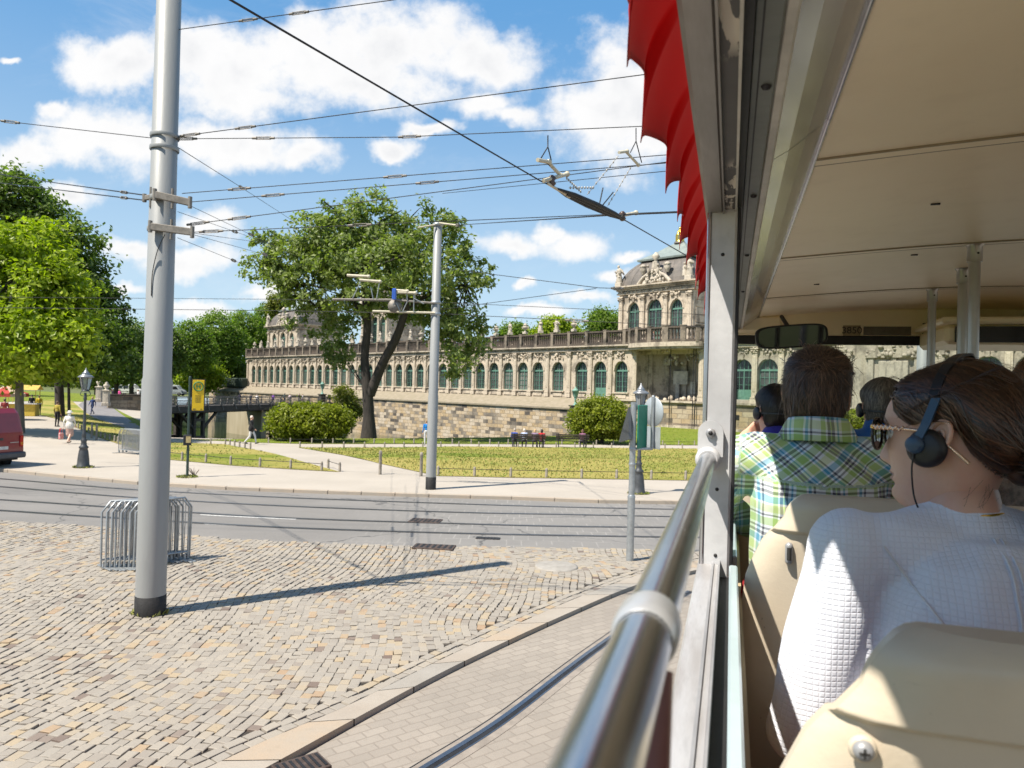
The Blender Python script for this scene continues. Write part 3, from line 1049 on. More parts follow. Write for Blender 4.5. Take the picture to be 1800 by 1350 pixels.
def m_blocks(name, bw, bh, light, ochre, dark, fdark, axes='XZ'):
    """ashlar blocks, each with its own weathering"""
    m, nt, b = new_mat(name)
    p = nt.node('ShaderNodeTexCoord').outputs['Object']
    sp = nt.node('ShaderNodeSeparateXYZ'); nt.put(sp.inputs[0], p)
    cb = nt.node('ShaderNodeCombineXYZ'); nt.put(cb.inputs[0], sp.outputs['XYZ'.index(axes[0])]); nt.put(cb.inputs[1], sp.outputs['XYZ'.index(axes[1])])
    v = nt.vmath('ADD', cb.outputs[0], nt.vmath('SCALE', nt.noise(p, 0.7, 2, out=1), 0.12))
    br = nt.node('ShaderNodeTexBrick', offset=0.5, offset_frequency=2, squash=0.8, squash_frequency=3)
    nt.put(br.inputs['Vector'], v)
    br.inputs['Scale'].default_value = 1
    br.inputs['Brick Width'].default_value = bw
    br.inputs['Row Height'].default_value = bh
    br.inputs['Mortar Size'].default_value = 0.03
    br.inputs['Color1'].default_value = (0, 0, 0, 1)
    br.inputs['Color2'].default_value = (1, 1, 1, 1)
    br.inputs['Mortar'].default_value = (0.5, 0.5, 0.5, 1)
    id_ = br.outputs['Color']
    n1 = nt.noise(p, 0.35, 5, 0.6)
    n2 = nt.noise(p, 3.5, 5, 0.7)
    tone = nt.math('ADD', nt.math('MULTIPLY', id_, 0.55), nt.math('MULTIPLY', n1, 0.6))
    c = nt.ramp(tone, [(0.30, light), (0.48, tuple(0.5 * (a + b_) for a, b_ in zip(light, ochre))), (0.58, ochre), (0.70, tuple(0.55 * x for x in light)), (0.86, dark)])
    c = nt.mix(nt.math('MULTIPLY', nt.sstep(n2, 0.48, 0.7), fdark), c, dark)
    c = nt.mix(nt.math('MULTIPLY', br.outputs['Fac'], 0.8), c, (0.16, 0.13, 0.10))
    nt.put(b.inputs['Base Color'], c)
    b.inputs['Roughness'].default_value = 0.92
    h = nt.math('SUBTRACT', nt.math('MULTIPLY', n2, 0.5), br.outputs['Fac'])
    bn = nt.node('ShaderNodeBump', i_Strength=0.7, i_Distance=0.05)
    nt.put(bn.inputs['Height'], h); nt.put(b.inputs['Normal'], bn.outputs[0])
    return m


M_STONE = m_stone('pale_sandstone', (0.53, 0.455, 0.36), (0.075, 0.062, 0.052), 0.55, 0.62)
M_STONE_D = m_stone('sooty_sandstone', (0.115, 0.092, 0.075), (0.05, 0.044, 0.04), 0.75, 0.7)
M_STONE_G = m_stone('grey_niche_stone', (0.40, 0.355, 0.295), (0.07, 0.065, 0.06), 0.6, 0.6)
M_STATUE = m_stone('statue_stone', (0.52, 0.46, 0.38), (0.13, 0.11, 0.09), 0.5, 0.5)
M_BLOCK = m_blocks('rampart_blocks', 1.25, 0.5, (0.50, 0.425, 0.335), (0.44, 0.32, 0.18), (0.075, 0.065, 0.057), 0.5)
M_BLOCK_D = m_blocks('dark_rampart_blocks', 1.1, 0.42, (0.30, 0.25, 0.19), (0.24, 0.18, 0.12), (0.05, 0.042, 0.036), 0.7)
M_LEDGE = mat('mossy_ledge', (0.29, 0.245, 0.185), 0.95, var=0.2, scale=1.5, col2=(0.22, 0.19, 0.13), bump=0.6, bscale=8)
M_GREEN = mat('green_window_paint', (0.12, 0.25, 0.195), 0.5, var=0.12, scale=3)
M_SLATE = mat('roof_metal_grey', (0.165, 0.142, 0.122), 0.55, var=0.2, scale=1.6, col2=(0.10, 0.09, 0.082), stretch=(1, 1, 0.3))
M_COPPER = mat('roof_copper_green', (0.235, 0.275, 0.255), 0.55, var=0.12, scale=1.5, col2=(0.18, 0.21, 0.2))
M_GOLD = mat('gilding', (0.9, 0.62, 0.12), 0.25, metal=0.9, var=0.06)
M_VOID = mat('dark_opening', (0.012, 0.012, 0.014), 0.6, var=0.1)
M_GLASS_DK, nt, b = new_mat('old_window_glass')
oi = nt.node('ShaderNodeObjectInfo').outputs['Random']
pz = nt.node('ShaderNodeNewGeometry').outputs['Position']
gk = nt.math('ADD', nt.math('MULTIPLY', oi, 0.7), nt.math('MULTIPLY', nt.noise(pz, 0.8, 3), 0.5))
nt.put(b.inputs['Base Color'], nt.ramp(gk, [(0.2, (0.012, 0.015, 0.016)), (0.5, (0.03, 0.036, 0.037)), (0.75, (0.10, 0.105, 0.10)), (1.0, (0.20, 0.20, 0.185))]))  # random pane tones paint differing reflections into the glass colour
nt.put(b.inputs['Roughness'], nt.math('ADD', 0.04, nt.math('MULTIPLY', oi, 0.12)))
bn = nt.node('ShaderNodeBump', i_Strength=0.15, i_Distance=0.02)
nt.put(bn.inputs['Height'], nt.noise(pz, 2.5, 2)); nt.put(b.inputs['Normal'], bn.outputs[0])

ZB, ZT, ZBAL = 2.5, 9.35, 11.05     # plinth, terrace floor, balustrade top


def arch_pts(c, a, zsp, rise, n=12):
    return [(c + a * math.cos(math.pi * i / n), zsp + rise * math.sin(math.pi * i / n)) for i in range(n + 1)]   # right to left


def arched_wall(mb, s0, s1, c, a, zs, zsp, rise, z0, z1, off=0.0, dep=0.55, mi=0):
    """wall strip s0..s1 by z0..z1 with an arched opening, reveal going dep inwards; plane y = off"""
    A = arch_pts(c, a, zsp, rise)
    P = lambda s, z, o=off: (s, o, z)
    mb.add([P(s0, z0), P(c - a, z0), P(c - a, z1), P(s0, z1)], [(0, 3, 2, 1)], mi)
    mb.add([P(c + a, z0), P(s1, z0), P(s1, z1), P(c + a, z1)], [(0, 3, 2, 1)], mi)
    if zs > z0: mb.add([P(c - a, z0), P(c + a, z0), P(c + a, zs), P(c - a, zs)], [(0, 3, 2, 1)], mi)
    top = [(p[0], z1) for p in A]
    vs = [P(*p) for p in A] + [P(*p) for p in top]
    n = len(A)
    mb.add(vs, [(i, i + 1, n + i + 1, n + i) for i in range(n - 1)], mi)
    loop = [(c + a, zs)] + A + [(c - a, zs)]
    m = len(loop)
    vs = [P(*p) for p in loop] + [P(p[0], p[1], off - dep) for p in loop]
    mb.add(vs, [(i, i + 1, m + i + 1, m + i) for i in range(m - 1)] + [(0, m, 2 * m - 1, m - 1)], mi)
    # archivolt and jambs standing proud
    wd, pr = 0.22, 0.10
    B = arch_pts(c, a + 0.03, zsp, rise + 0.03)
    O = arch_pts(c, a + wd, zsp, rise + wd)
    vs = [P(*p, off + pr) for p in B] + [P(*p, off + pr) for p in O] + [P(*p, off) for p in O] + [P(*p, off) for p in B]
    fs = []
    for i in range(n - 1):
        fs += [(i, n + i, n + i + 1, i + 1), (n + i, 2 * n + i, 2 * n + i + 1, n + i + 1), (i + 1, 3 * n + i + 1, 3 * n + i, i)]
    mb.add(vs, fs, mi)


def window_mesh(a, zh, zsp, rise, door=False, dep=0.4):
    """green frame and its panes; origin at sill centre, wall plane y=0"""
    fr, gl = MB(), MB()
    y = -dep
    A = arch_pts(0, a, zsp, rise)
    loop = [(a, 0)] + A + [(-a, 0)]
    n = len(loop)
    gl.add([(p[0], y - 0.02, p[1]) for p in loop], [tuple(range(n))[::-1]])
    t = 0.085
    inn = [(p[0] * (1 - t / a), max(t * 0.8, p[1] - (t if p[1] > zsp else 0))) for p in loop]
    vs = [(p[0], y + 0.06, p[1]) for p in loop] + [(p[0], y + 0.06, p[1]) for p in inn] + [(p[0], y - 0.01, p[1]) for p in inn]
    fs = []
    for i in range(n):
        j = (i + 1) % n
        fs += [(i, n + i, n + j, j), (n + i, 2 * n + i, 2 * n + j, n + j)]
    fr.add(vs, fs)
    fr.box((0, y + 0.03, zsp - 0.02), (2 * a - .1, 0.13, 0.2))
    fr.box((0, y + 0.03, zsp / 2), (0.10, 0.11, zsp))
    fr.box((0, y + 0.03, zsp + rise * .45), (0.08, 0.08, rise * .9))
    for sx in (-1, 1):
        fr.box((sx * a * .5, y + 0.025, zsp / 2), (0.035, 0.06, zsp))
        fr.box((sx * a * .42, y + 0.025, zsp + rise * .36), (0.05, 0.06, rise * .72), rot=Matrix.Rotation(sx * 0.0, 3, 'Y'))
    for k in range(1, 4):
        fr.box((0, y + 0.02, zsp * k / 4), (2 * a - .1, 0.05, 0.04))
    if door:
        fr.box((0, y + 0.035, zsp * 0.17), (2 * a - .12, 0.07, zsp * 0.34))
        for sx in (-1, 1): fr.box((sx * a * .5, y + 0.08, zsp * .17), (a * .62, 0.04, zsp * 0.24), bev=0.02)
    return fr.mesh('door' if door else 'window', M_GREEN), gl.mesh('pane', M_GLASS_DK)


def lumps(mb, c, size, n, r, mi=0, seed=0):
    rr = random.Random(seed)
    for _ in range(n):
        p = [c[i] + rr.uniform(-.5, .5) * size[i] for i in range(3)]
        q = r * rr.uniform(0.5, 1.1)
        mb.ball(p, (q, q * rr.uniform(.6, 1), q * rr.uniform(.7, 1.3)), 6, 4, mi, 0.15)


def pilaster_mesh(h, w=0.62, pr=0.22):
    mb = MB()
    mb.box((0, pr / 2 + .03, 0.25), (w + .2, pr + .16, 0.5))
    mb.box((0, pr / 2, h / 2), (w, pr, h - .02), bev=0.02)
    mb.box((0, pr / 2 + .05, 0.62), (w + .12, pr + .1, 0.16))
    mb.box((0, pr / 2 + .03, h * .5 + .1), (w * .55, pr + .06, h * .62), bev=0.04)
    for k, (ww, hh) in enumerate(((.10, .1), (.22, .12), (.34, .14))):
        mb.box((0, pr / 2 + .03 + k * .03, h - .62 + k * .22), (w + ww, pr + .06 + k * .06, hh))
    lumps(mb, (0, pr + .08, h - .35), (w, .1, .5), 9, .13, 0, 5)
    return mb.mesh('pilaster', M_STONE)


def baluster(mb, x, y, z, h):
    r = h / 6.5
    mb.lathe([(r * .9, 0), (r * .9, h * .1), (r * .5, h * .16), (r, h * .42), (r * .45, h * .8), (r * .8, h * .9), (r * .8, h)], (x, y, z), 6, 0, caps=False)


def balustrade(mb, p0, p1, z0, z1, ped=3.1, phase=0.0):
    """rails, pedestals and balusters from p0 to p1 (local xy)"""
    p0, p1 = Vector((*p0, 0)), Vector((*p1, 0))
    d = p1 - p0
    L = d.length
    ang = math.atan2(d.y, d.x)
    c = (p0 + p1) / 2
    mb.box((c.x, c.y, z0 + .14), (L, .42, .28), 0, ang)
    mb.box((c.x, c.y, z1 - .12), (L, .44, .20), 0, ang)
    mb.box((c.x, c.y, z1 - .26), (L, .32, .10), 0, ang)
    k = phase
    while k <= L:
        q = p0 + d * (k / L)
        mb.box((q.x, q.y, (z0 + z1) / 2 + .01), (.46, .46, z1 - z0 + .05), 1, ang)
        mb.box((q.x, q.y, z1 + .06), (.58, .54, .10), 1, ang)
        nb = int((ped - .7) / .36)
        for i in range(nb):
            t = k + .40 + (ped - .8) * (i + .5) / nb
            if t < L - .2:
                w = p0 + d * (t / L)
                baluster(mb, w.x, w.y, z0 + .28, z1 - z0 - .58)
        k += ped


def statue_mesh(kind, seed):
    mb = MB()
    rr = random.Random(seed)
    if kind == 'urn':
        mb.box((0, 0, .2), (.7, .7, .4), bev=.03)
        mb.lathe([(.22, .4), (.12, .55), (.16, .7), (.46, 1.05), (.52, 1.3), (.34, 1.42), (.30, 1.5), (.40, 1.56), (.28, 1.72), (.10, 1.86), (.12, 1.95), (0, 2.05)], n=10)
        for sx in (-1, 1): mb.tube([(sx * .48, 0, 1.3), (sx * .68, 0, 1.25), (sx * .62, 0, 1.0), (sx * .42, 0, .98)], .07, 6)
    else:
        mb.box((0, 0, .22), (.85, .8, .44), bev=.03)
        tw = rr.uniform(-.2, .2)
        mb.lathe([(.36, .44), (.38, .7), (.30, 1.1), (.24, 1.35), (.33, 1.65), (.30, 1.85), (.10, 1.98)], (tw * .3, 0, 0), 9)
        mb.ball((tw, .05, 2.12), (.15, .16, .19), 8, 6)
        for sx in (-1, 1):
            e = (tw * .3 + sx * rr.uniform(.42, .6), rr.uniform(-.1, .25), 1.35 + rr.uniform(-.1, .3))
            h = (tw * .3 + sx * rr.uniform(.15, .6), .35, e[2] + rr.uniform(-.3, .5))
            mb.tube([(tw * .3 + sx * .28, 0, 1.8), e, h], [.11, .09, .06], 6)
        lumps(mb, (0, .05, 1.0), (.7, .5, 1.0), 10, .16, 0, seed)
        if kind == 'pair':
            mb.lathe([(.28, .44), (.26, .9), (.2, 1.05), (.25, 1.3), (.08, 1.5)], (.55, .1, 0), 8)
            mb.ball((.58, .12, 1.62), .14, 8, 6)
    return mb.mesh(kind, M_STATUE)


gal = empty('gallery_building', P0, math.atan2(T.y, T.x), 'long cream sandstone gallery with a row of tall arched green windows under a dark balustrade', 'palace')

BAYS = [2.5, 5.9, 9.1, 13.3, 17.1] + [20.1 + 3.08 * k for k in range(30)]
RBAYS = [-14.07, -17.0, -20.0, -23.0] + [-37.0 - 3.1 * k for k in range(8)]
A_W, ZS, ZSP, RISE = 1.02, 3.35, 6.05, 1.16

wall = MB()
edges = [0.35] + [(a + b2) / 2 for a, b2 in zip(BAYS[:-1], BAYS[1:])] + [112.6]
for i, c in enumerate(BAYS):
    door = (i == 1)
    arched_wall(wall, edges[i], edges[i + 1], c, A_W, ZB + .25 if door else ZS, ZSP, RISE, ZB - .1, 8.55)
    if not door:
        wall.box((c, .07, ZS - .09), (2.5, .3, .16))
        wall.box((c, .05, (ZB + ZS) / 2 - .1), (1.7, .1, .5), bev=.03)
    wall.box((c, .1, ZSP + RISE + .22), (.36, .3, .6), bev=.05)
    lumps(wall, (c, .12, 8.1), (1.5, .1, .5), 12, .17, 0, i)
    lumps(wall, (c, .12, 7.75), (2.6, .06, .35), 10, .11, 0, i + 99)
main_wall = wall
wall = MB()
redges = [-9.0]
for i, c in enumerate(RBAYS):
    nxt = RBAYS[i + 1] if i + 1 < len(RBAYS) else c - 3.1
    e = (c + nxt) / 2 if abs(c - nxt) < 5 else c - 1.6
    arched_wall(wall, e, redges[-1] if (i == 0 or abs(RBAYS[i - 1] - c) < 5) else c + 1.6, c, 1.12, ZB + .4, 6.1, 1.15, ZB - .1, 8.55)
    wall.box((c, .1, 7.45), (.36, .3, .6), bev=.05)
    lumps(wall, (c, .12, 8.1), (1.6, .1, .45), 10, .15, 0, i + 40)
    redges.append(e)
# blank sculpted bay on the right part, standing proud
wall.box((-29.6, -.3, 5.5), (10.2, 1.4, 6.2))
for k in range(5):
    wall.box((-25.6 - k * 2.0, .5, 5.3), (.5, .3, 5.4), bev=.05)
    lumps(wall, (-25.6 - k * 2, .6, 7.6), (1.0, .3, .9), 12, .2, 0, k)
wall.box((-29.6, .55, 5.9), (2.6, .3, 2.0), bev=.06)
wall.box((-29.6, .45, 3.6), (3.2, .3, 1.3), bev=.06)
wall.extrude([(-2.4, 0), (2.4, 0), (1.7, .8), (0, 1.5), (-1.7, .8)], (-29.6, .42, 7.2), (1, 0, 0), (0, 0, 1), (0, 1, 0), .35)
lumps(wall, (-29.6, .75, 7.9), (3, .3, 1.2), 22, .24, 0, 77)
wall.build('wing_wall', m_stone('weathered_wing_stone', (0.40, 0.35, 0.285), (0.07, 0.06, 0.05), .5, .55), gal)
wall = main_wall
# plain back, ends and roof
wall.add([(112.6, 0, ZB - .1), (112.6, -12, ZB - .1), (112.6, -12, 8.55), (112.6, 0, 8.55)], [(0, 3, 2, 1)])
wall.box((26, -12, 4.0), (174, .5, 9.0))
wall.box((26, -6, ZT - .2), (173.4, 12, .36))
wall.box((26, -1.2, 8.3), (172, .2, .5))
wall.build('wall', M_STONE, gal)

# concave niche between the two wings, deep under the terrace
nm = MB()
n = 18
pts = []
for i in range(n + 1):
    a = math.pi * i / n
    pts.append((-4.35 + 4.65 * math.cos(a), -0.1 - 3.7 * math.sin(a) ** 0.8))
for (x0, y0), (x1, y1) in zip(pts[:-1], pts[1:]):
    nm.add([(x0, y0, ZB - .1), (x1, y1, ZB - .1), (x1, y1, 8.7), (x0, y0, 8.7)], [(0, 1, 2, 3)])
nm.add([(p[0], p[1], ZB + .05) for p in pts], [tuple(range(len(pts)))[::-1]], 0)
for i in (3, 6, 9, 12, 15):
    x, y = pts[i]
    nm.box((x, y + .12, 5.5), (.5, .3, 6.0), 0, math.atan2(pts[i + 1][1] - pts[i - 1][1], pts[i + 1][0] - pts[i - 1][0]))
nm.box((-3.9, -3.45, 5.3), (2.0, .25, 1.6), 1)
nm.box((-3.5, -3.4, 3.6), (.5, .2, 1.9), 1)
nm.box((-6.0, -3.0, 4.1), (.7, .3, 1.4), 1)
nm.box((-2.2, -3.1, 7.2), (1.0, .3, .8), 1)
lumps(nm, (-4.0, -2.9, 7.6), (5.0, .6, 1.2), 30, .26, 1, 3)
lumps(nm, (-4.0, -.1, 8.45), (1.4, .4, .5), 14, .24, 2, 8)
lumps(nm, (-5, -1.2, 2.7), (5, 2, .3), 16, .3, 2, 5)
nm.build('niche', [M_STONE_G, mat('niche_pale_patch', (0.55, 0.53, 0.49), .9, var=.2, scale=2), M_STONE], gal)

# windows and the one door
wf, wg = window_mesh(A_W, 0, ZSP - ZS, RISE)
df, dg = window_mesh(A_W, 0, ZSP - ZB - .25, RISE, True)
rf, rg = window_mesh(1.12, 0, 6.1 - ZB - .4, 1.15, True)
for i, c in enumerate(BAYS):
    o = link('door' if i == 1 else 'window', df if i == 1 else wf, gal)
    o.location = (c, 0, ZB + .25 if i == 1 else ZS)
    link('pane', dg if i == 1 else wg, o)
for c in RBAYS:
    o = link('window', rf, gal); o.location = (c, 0, ZB + .4)
    link('pane', rg, o)
pm = pilaster_mesh(6.05)
for e in edges + [e2 for e2 in redges if e2 < -8] + [-24.4, -35.4]:
    o = link('pilaster', pm, gal); o.location = (e, 0.005, ZB)

# entablature: stepped mouldings along the whole front
cm = MB()
for (s0, s1) in ((-60, 112.9),):
    L, c = s1 - s0, (s0 + s1) / 2
    for (z, h, o) in ((8.62, .16, .30), (8.80, .20, .20), (9.02, .14, .42), (9.17, .16, .62)):
        cm.box((c, o / 2 - .3, z), (L, o + .6, h))
for i in range(115):
    cm.box((-58 + i * 1.49, .34, 8.98), (.3, .24, .16))
cm.build('cornice', M_STONE, gal)
# terrace slab that swells out over the niche
sl = MB()
prof = [(0.9, .62)] + [(-4.3 + 5.2 * math.cos(math.pi * i / 14), .62 + 1.5 * math.sin(math.pi * i / 14)) for i in range(15)] + [(-9.5, .62)]
sl.prism([(p[0], p[1]) for p in prof] + [(-9.5, -3.9), (.9, -3.9)], 8.75, 9.26)
sl.prism([(p[0], p[1] - .18) for p in prof] + [(-9.5, -3.9), (.9, -3.9)], 8.5, 8.745)
sl.build('terrace_slab', M_STONE, gal)
bm_ = MB()
balustrade(bm_, (112.6, .4), (1.0, .4), ZT - .1, ZBAL, 3.08)
for (a, b2) in zip(prof[1:-1:2], prof[3::2]): balustrade(bm_, (a[0], a[1] - .25), (b2[0], b2[1] - .25), ZT - .1, ZBAL, 2.0)
balustrade(bm_, (-9.5, .4), (-60, .4), ZT - .1, ZBAL, 3.1)
bm_.build('balustrade', [M_STONE_D, m_stone('pedestal_stone', (0.26, 0.215, 0.17), (0.05, 0.045, 0.04), .7, .7)], gal)
b2_ = MB()
balustrade(b2_, (92, -10.5), (8.6, -10.5), ZT, ZBAL - .1, 3.08)
b2_.build('courtyard_balustrade', [M_STONE_D, M_STONE], gal)
SM = {k: statue_mesh(k, s) for k, s in (('urn', 1), ('statue', 2), ('pair', 9))}
seq = ['urn', 'statue', 'pair', 'urn', 'statue', 'urn', 'pair', 'statue']
for i in range(27):
    k = seq[i % 8]
    o = link('urn' if k == 'urn' else 'statue', SM[k], gal)
    o.location = (10.24 + 3.08 * i, .4, ZBAL + .1); o.scale = (.82, .82, .80)
    o.rotation_euler = (0, 0, random.uniform(-.6, .6))
for i in range(8):
    k = seq[(i * 3) % 8]
    o = link('urn' if k == 'urn' else 'statue', SM[k], gal)
    o.location = (84 + 3.5 * i, .4, ZBAL + .1)
    o.scale = (.8, .8, .75)

# stone plinth below the right part, down to the lawn
pl = MB()
pl.box((-26.0, -.25, .6), (68.0, 1.1, 3.7))
pl.box((-26.0, -.1, 2.42), (68.2, 1.3, .22), 1)
pl.box((-26, .4, -.55), (68, .5, .5), 1)
for k in range(8): pl.box((-13.5 - k * 6.1, .31, .95), (.95, .05, .55), 2)
pl.build('plinth', [m_blocks('plinth_blocks', 1.5, .55, (0.40, 0.335, 0.25), (0.36, 0.265, 0.155), (0.10, 0.085, 0.07), .5), M_STONE, M_VOID], gal)
for sx in (-8.3, -8.6, -5.2): 
    o = MB(); o.tube([(sx, .62, -.6), (sx, .62, 8.6)], .05, 6); o.build('downpipe', M_DARKIRON, gal)
# banner in the first right window
o = MB(); o.box((-12.95, .35, 4.5), (.8, .06, 2.6)); o.build('banner', mat('dark_red_cloth', (0.22, 0.02, 0.02), .8), gal)


# ------------------------------------------------------------------ pavilions on the terrace
def square_ring(h, z, hd=None, n=6, r=0.12):
    """rounded square ring of half width h at height z"""
    hd = hd or h
    return [(sx * h, sy * hd, z) for sx, sy in ((-1, -1), (1, -1), (1, 1), (-1, 1))]


def pavilion(root, w, dep, zb, zt, dome=True, gold=True, sc=1.0):
    """root local: x along the gallery, y out, origin at facade centre of the pavilion's front"""
    hw, hd = w / 2, dep / 2
    wl = MB()
    cs = (-w * .29, 0.0, w * .29)
    aw = (.92, 1.12, .92)
    eds = [-hw, -w * .155, w * .155, hw]
    zsp = zb + (zt - zb) * .60
    for i in range(3):
        arched_wall(wl, eds[i], eds[i + 1], cs[i], aw[i], zb + .3, zsp - (0 if i == 1 else .1), 1.15 + .12 * (i == 1), zb - .2, zt - 1.15)
        lumps(wl, (cs[i], .14, zsp + 1.75), (1.7, .12, .5), 16, .2, 0, i)
        wl.box((cs[i], .1, zsp + 1.35), (.36, .3, .5), bev=.05)
    wl.add([(-hw, 0, zb - .2), (-hw, -dep, zb - .2), (-hw, -dep, zt), (-hw, 0, zt)], [(0, 1, 2, 3)])
    wl.add([(hw, 0, zb - .2), (hw, -dep, zb - .2), (hw, -dep, zt), (hw, 0, zt)], [(0, 3, 2, 1)])
    wl.add([(-hw, -dep, zb - .2), (hw, -dep, zb - .2), (hw, -dep, zt), (-hw, -dep, zt)], [(0, 1, 2, 3)])
    wl.box((0, -.3, zt - .9), (w, .6, .55))
    wl.box((0, -1.0, (zb + zt) / 2), (w - .4, .1, zt - zb - .5), 1)
    for k in range(7):           # coursed side wall
        for sx in (-1, 1):
            wl.box((sx * (hw + .04), -hd, zb + .6 + k * (zt - zb - 2) / 6.5), (.14, dep - 1.0, (zt - zb) / 9.5), bev=.03)
    wl.build('wall', [M_STONE, M_VOID], root)
    for i in range(3):
        fr, gl = window_mesh(aw[i], 0, zsp - (0 if i == 1 else .1) - zb - .3, 1.15 + .12 * (i == 1), i == 1)
        o = link('window', fr, root); o.location = (cs[i], 0, zb + .3)
        link('pane', gl, o)
    pmx = pilaster_mesh(zt - zb - 1.3, .6, .3)
    for e in (-hw + .4, -w * .155, w * .155, hw - .4):
        o = link('pilaster', pmx, root); o.location = (e, .005, zb)
    co = MB()
    for (z, h, o_) in ((zt - 1.0, .2, .28), (zt - .78, .22, .18), (zt - .5, .2, .34), (zt - .28, .2, .6), (zt - .08, .18, .85)):
        co.box((0, -hd, z), (w + 2 * o_, dep + 2 * o_, h))
    for k in range(int(w / .7)):
        lumps(co, (-hw + .35 + k * .7, .3, zt - .8), (.4, .1, .25), 3, .13, 0, k)
    co.build('cornice', M_STONE, root)
    if not dome: return
    rf_ = MB()
    prof = [(hw + .1, zt), (hw - .05, zt + .7), (hw - .35, zt + 1.5), (hw - .85, zt + 2.3), (hw - 1.5, zt + 3.0), (hw - 2.1, zt + 3.5)]
    up = [(hw - 1.6, zt + 3.5), (hw - 1.55, zt + 3.72), (hw - 2.5, zt + 4.25), (hw - 3.6, zt + 5.0), (hw - 4.5, zt + 5.7), (.75, zt + 6.1)]
    def loft(pr, mi):
        rings = [square_ring(h, z, h + (hd - hw)) for h, z in pr]
        for r in rings: 
            for i in range(4): r[i] = (r[i][0], r[i][1] - hd, r[i][2])
        for a, b2 in zip(rings[:-1], rings[1:]):
            for i in range(4):
                j = (i + 1) % 4
                rf_.add([a[i], a[j], b2[j], b2[i]], [(0, 1, 2, 3)], mi, True)
        rf_.add(rings[0], [(3, 2, 1, 0)], mi)
        rf_.add(rings[-1], [(0, 1, 2, 3)], mi)
        return rings
    R1 = loft(prof, 0)
    loft(up, 1)
    # standing seams
    for side in range(4):
        for k in range(9):
            t = (k + .5) / 9
            line = [Vector(r[side]).lerp(Vector(r[(side + 1) % 4]), t) for r in R1]
            rf_.tube(line, .045, 4, 0, caps=False)
    rf_.build('roof', [M_SLATE, M_COPPER], root)
    # small dark dormer
    dm = MB()
    dm.lathe([(.35, 0), (.35, .9), (.25, 1.1), (0, 1.2)], (w * .19, -.45, zt + .1), 8)
    dm.build('dormer', M_VOID, root)
    ln = MB()
    ln.lathe([(.75, 0), (.75, .2), (.5, .3)], (0, -hd, zt + 6.0), 10, 1)
    for k in range(8):
        a = k * math.pi / 4
        ln.tube([(.5 * math.cos(a), -hd + .5 * math.sin(a), zt + 6.2), (.5 * math.cos(a), -hd + .5 * math.sin(a), zt + 7.1)], .09, 5)
        ln.tube([(.5 * math.cos(a), -hd + .5 * math.sin(a), zt + 7.1), (.25 * math.cos(a), -hd + .25 * math.sin(a), zt + 7.7), (0, -hd, zt + 8)], .08, 5)
    ln.lathe([(.66, 0), (.62, .16), (.5, .2)], (0, -hd, zt + 6.25), 10)
    ln.ball((0, -hd, zt + 8.1), .2)
    ln.build('lantern', [M_GOLD, M_SLATE], root)
    # sculpted gable group and corner figures
    gb = MB()
    gb.extrude([(-2.0, 0), (-1.9, .5), (-1.0, 1.2), (-.5, 2.0), (-.3, 2.9), (.3, 2.9), (.5, 2.0), (1.0, 1.2), (1.9, .5), (2.0, 0)], (0, -.35, zt), (1, 0, 0), (0, 0, 1), (0, 1, 0), .6)
    for sx in (-1, 1):
        gb.tube([(sx * 2.5, .3, zt + .1), (sx * 1.7, .35, zt + .9), (sx * 1.0, .35, zt + 1.3), (sx * .7, .3, zt + 1.9)], [.26, .24, .2, .16], 7)
        gb.lathe([(.2, 0), (.3, .3), (.5, .7), (.35, .9), (.55, 1.05), (.2, 1.3)], (sx * 1.9, .1, zt + 1.35), 9)
        gb.ball((sx * .75, .5, zt + 1.7), (.2, .2, .45)); gb.ball((sx * .8, .6, zt + 2.3), .18)
    gb.lathe([(.3, 0), (.2, .4), (.55, .8), (.35, 1.1), (.1, 1.4)], (0, 0, zt + 2.7), 9)
    lumps(gb, (0, .35, zt + 1.0), (2.4, .4, 1.6), 46, .24, 0, 12)
    lumps(gb, (0, .4, zt + .2), (3.2, .4, .6), 22, .25, 0, 13)
    gb.build('gable_sculpture', M_STATUE, root)
    for (x, y, k) in ((hw - .1, .2, 'statue'), (-hw + .5, .2, 'pair'), (-hw + .3, -dep + .5, 'statue')):
        o = link('statue', SM[k], root); o.location = (x, y, zt); o.scale = (1.15, 1.15, 1.3)


rz = math.atan2(T.y, T.x)
pv = empty('domed_pavilion', fac(2.1, -6), rz, 'two storey sandstone pavilion with a grey dome and gilded lantern above the near gallery corner', 'pavilion')
pavilion(pv, 11.6, 10.5, ZT, 17.5)
pv2 = empty('domed_pavilion', fac(103.5, -4), rz, 'far domed pavilion above the distant left end of the gallery', 'pavilion')
pavilion(pv2, 15, 11, ZT, 16.6)
pv3 = empty('gate_tower', fac(62, -2), rz, 'sculpted gate tower hidden behind the big tree crown', 'gate tower')
pavilion(pv3, 9, 8, ZT, 18.5, True)

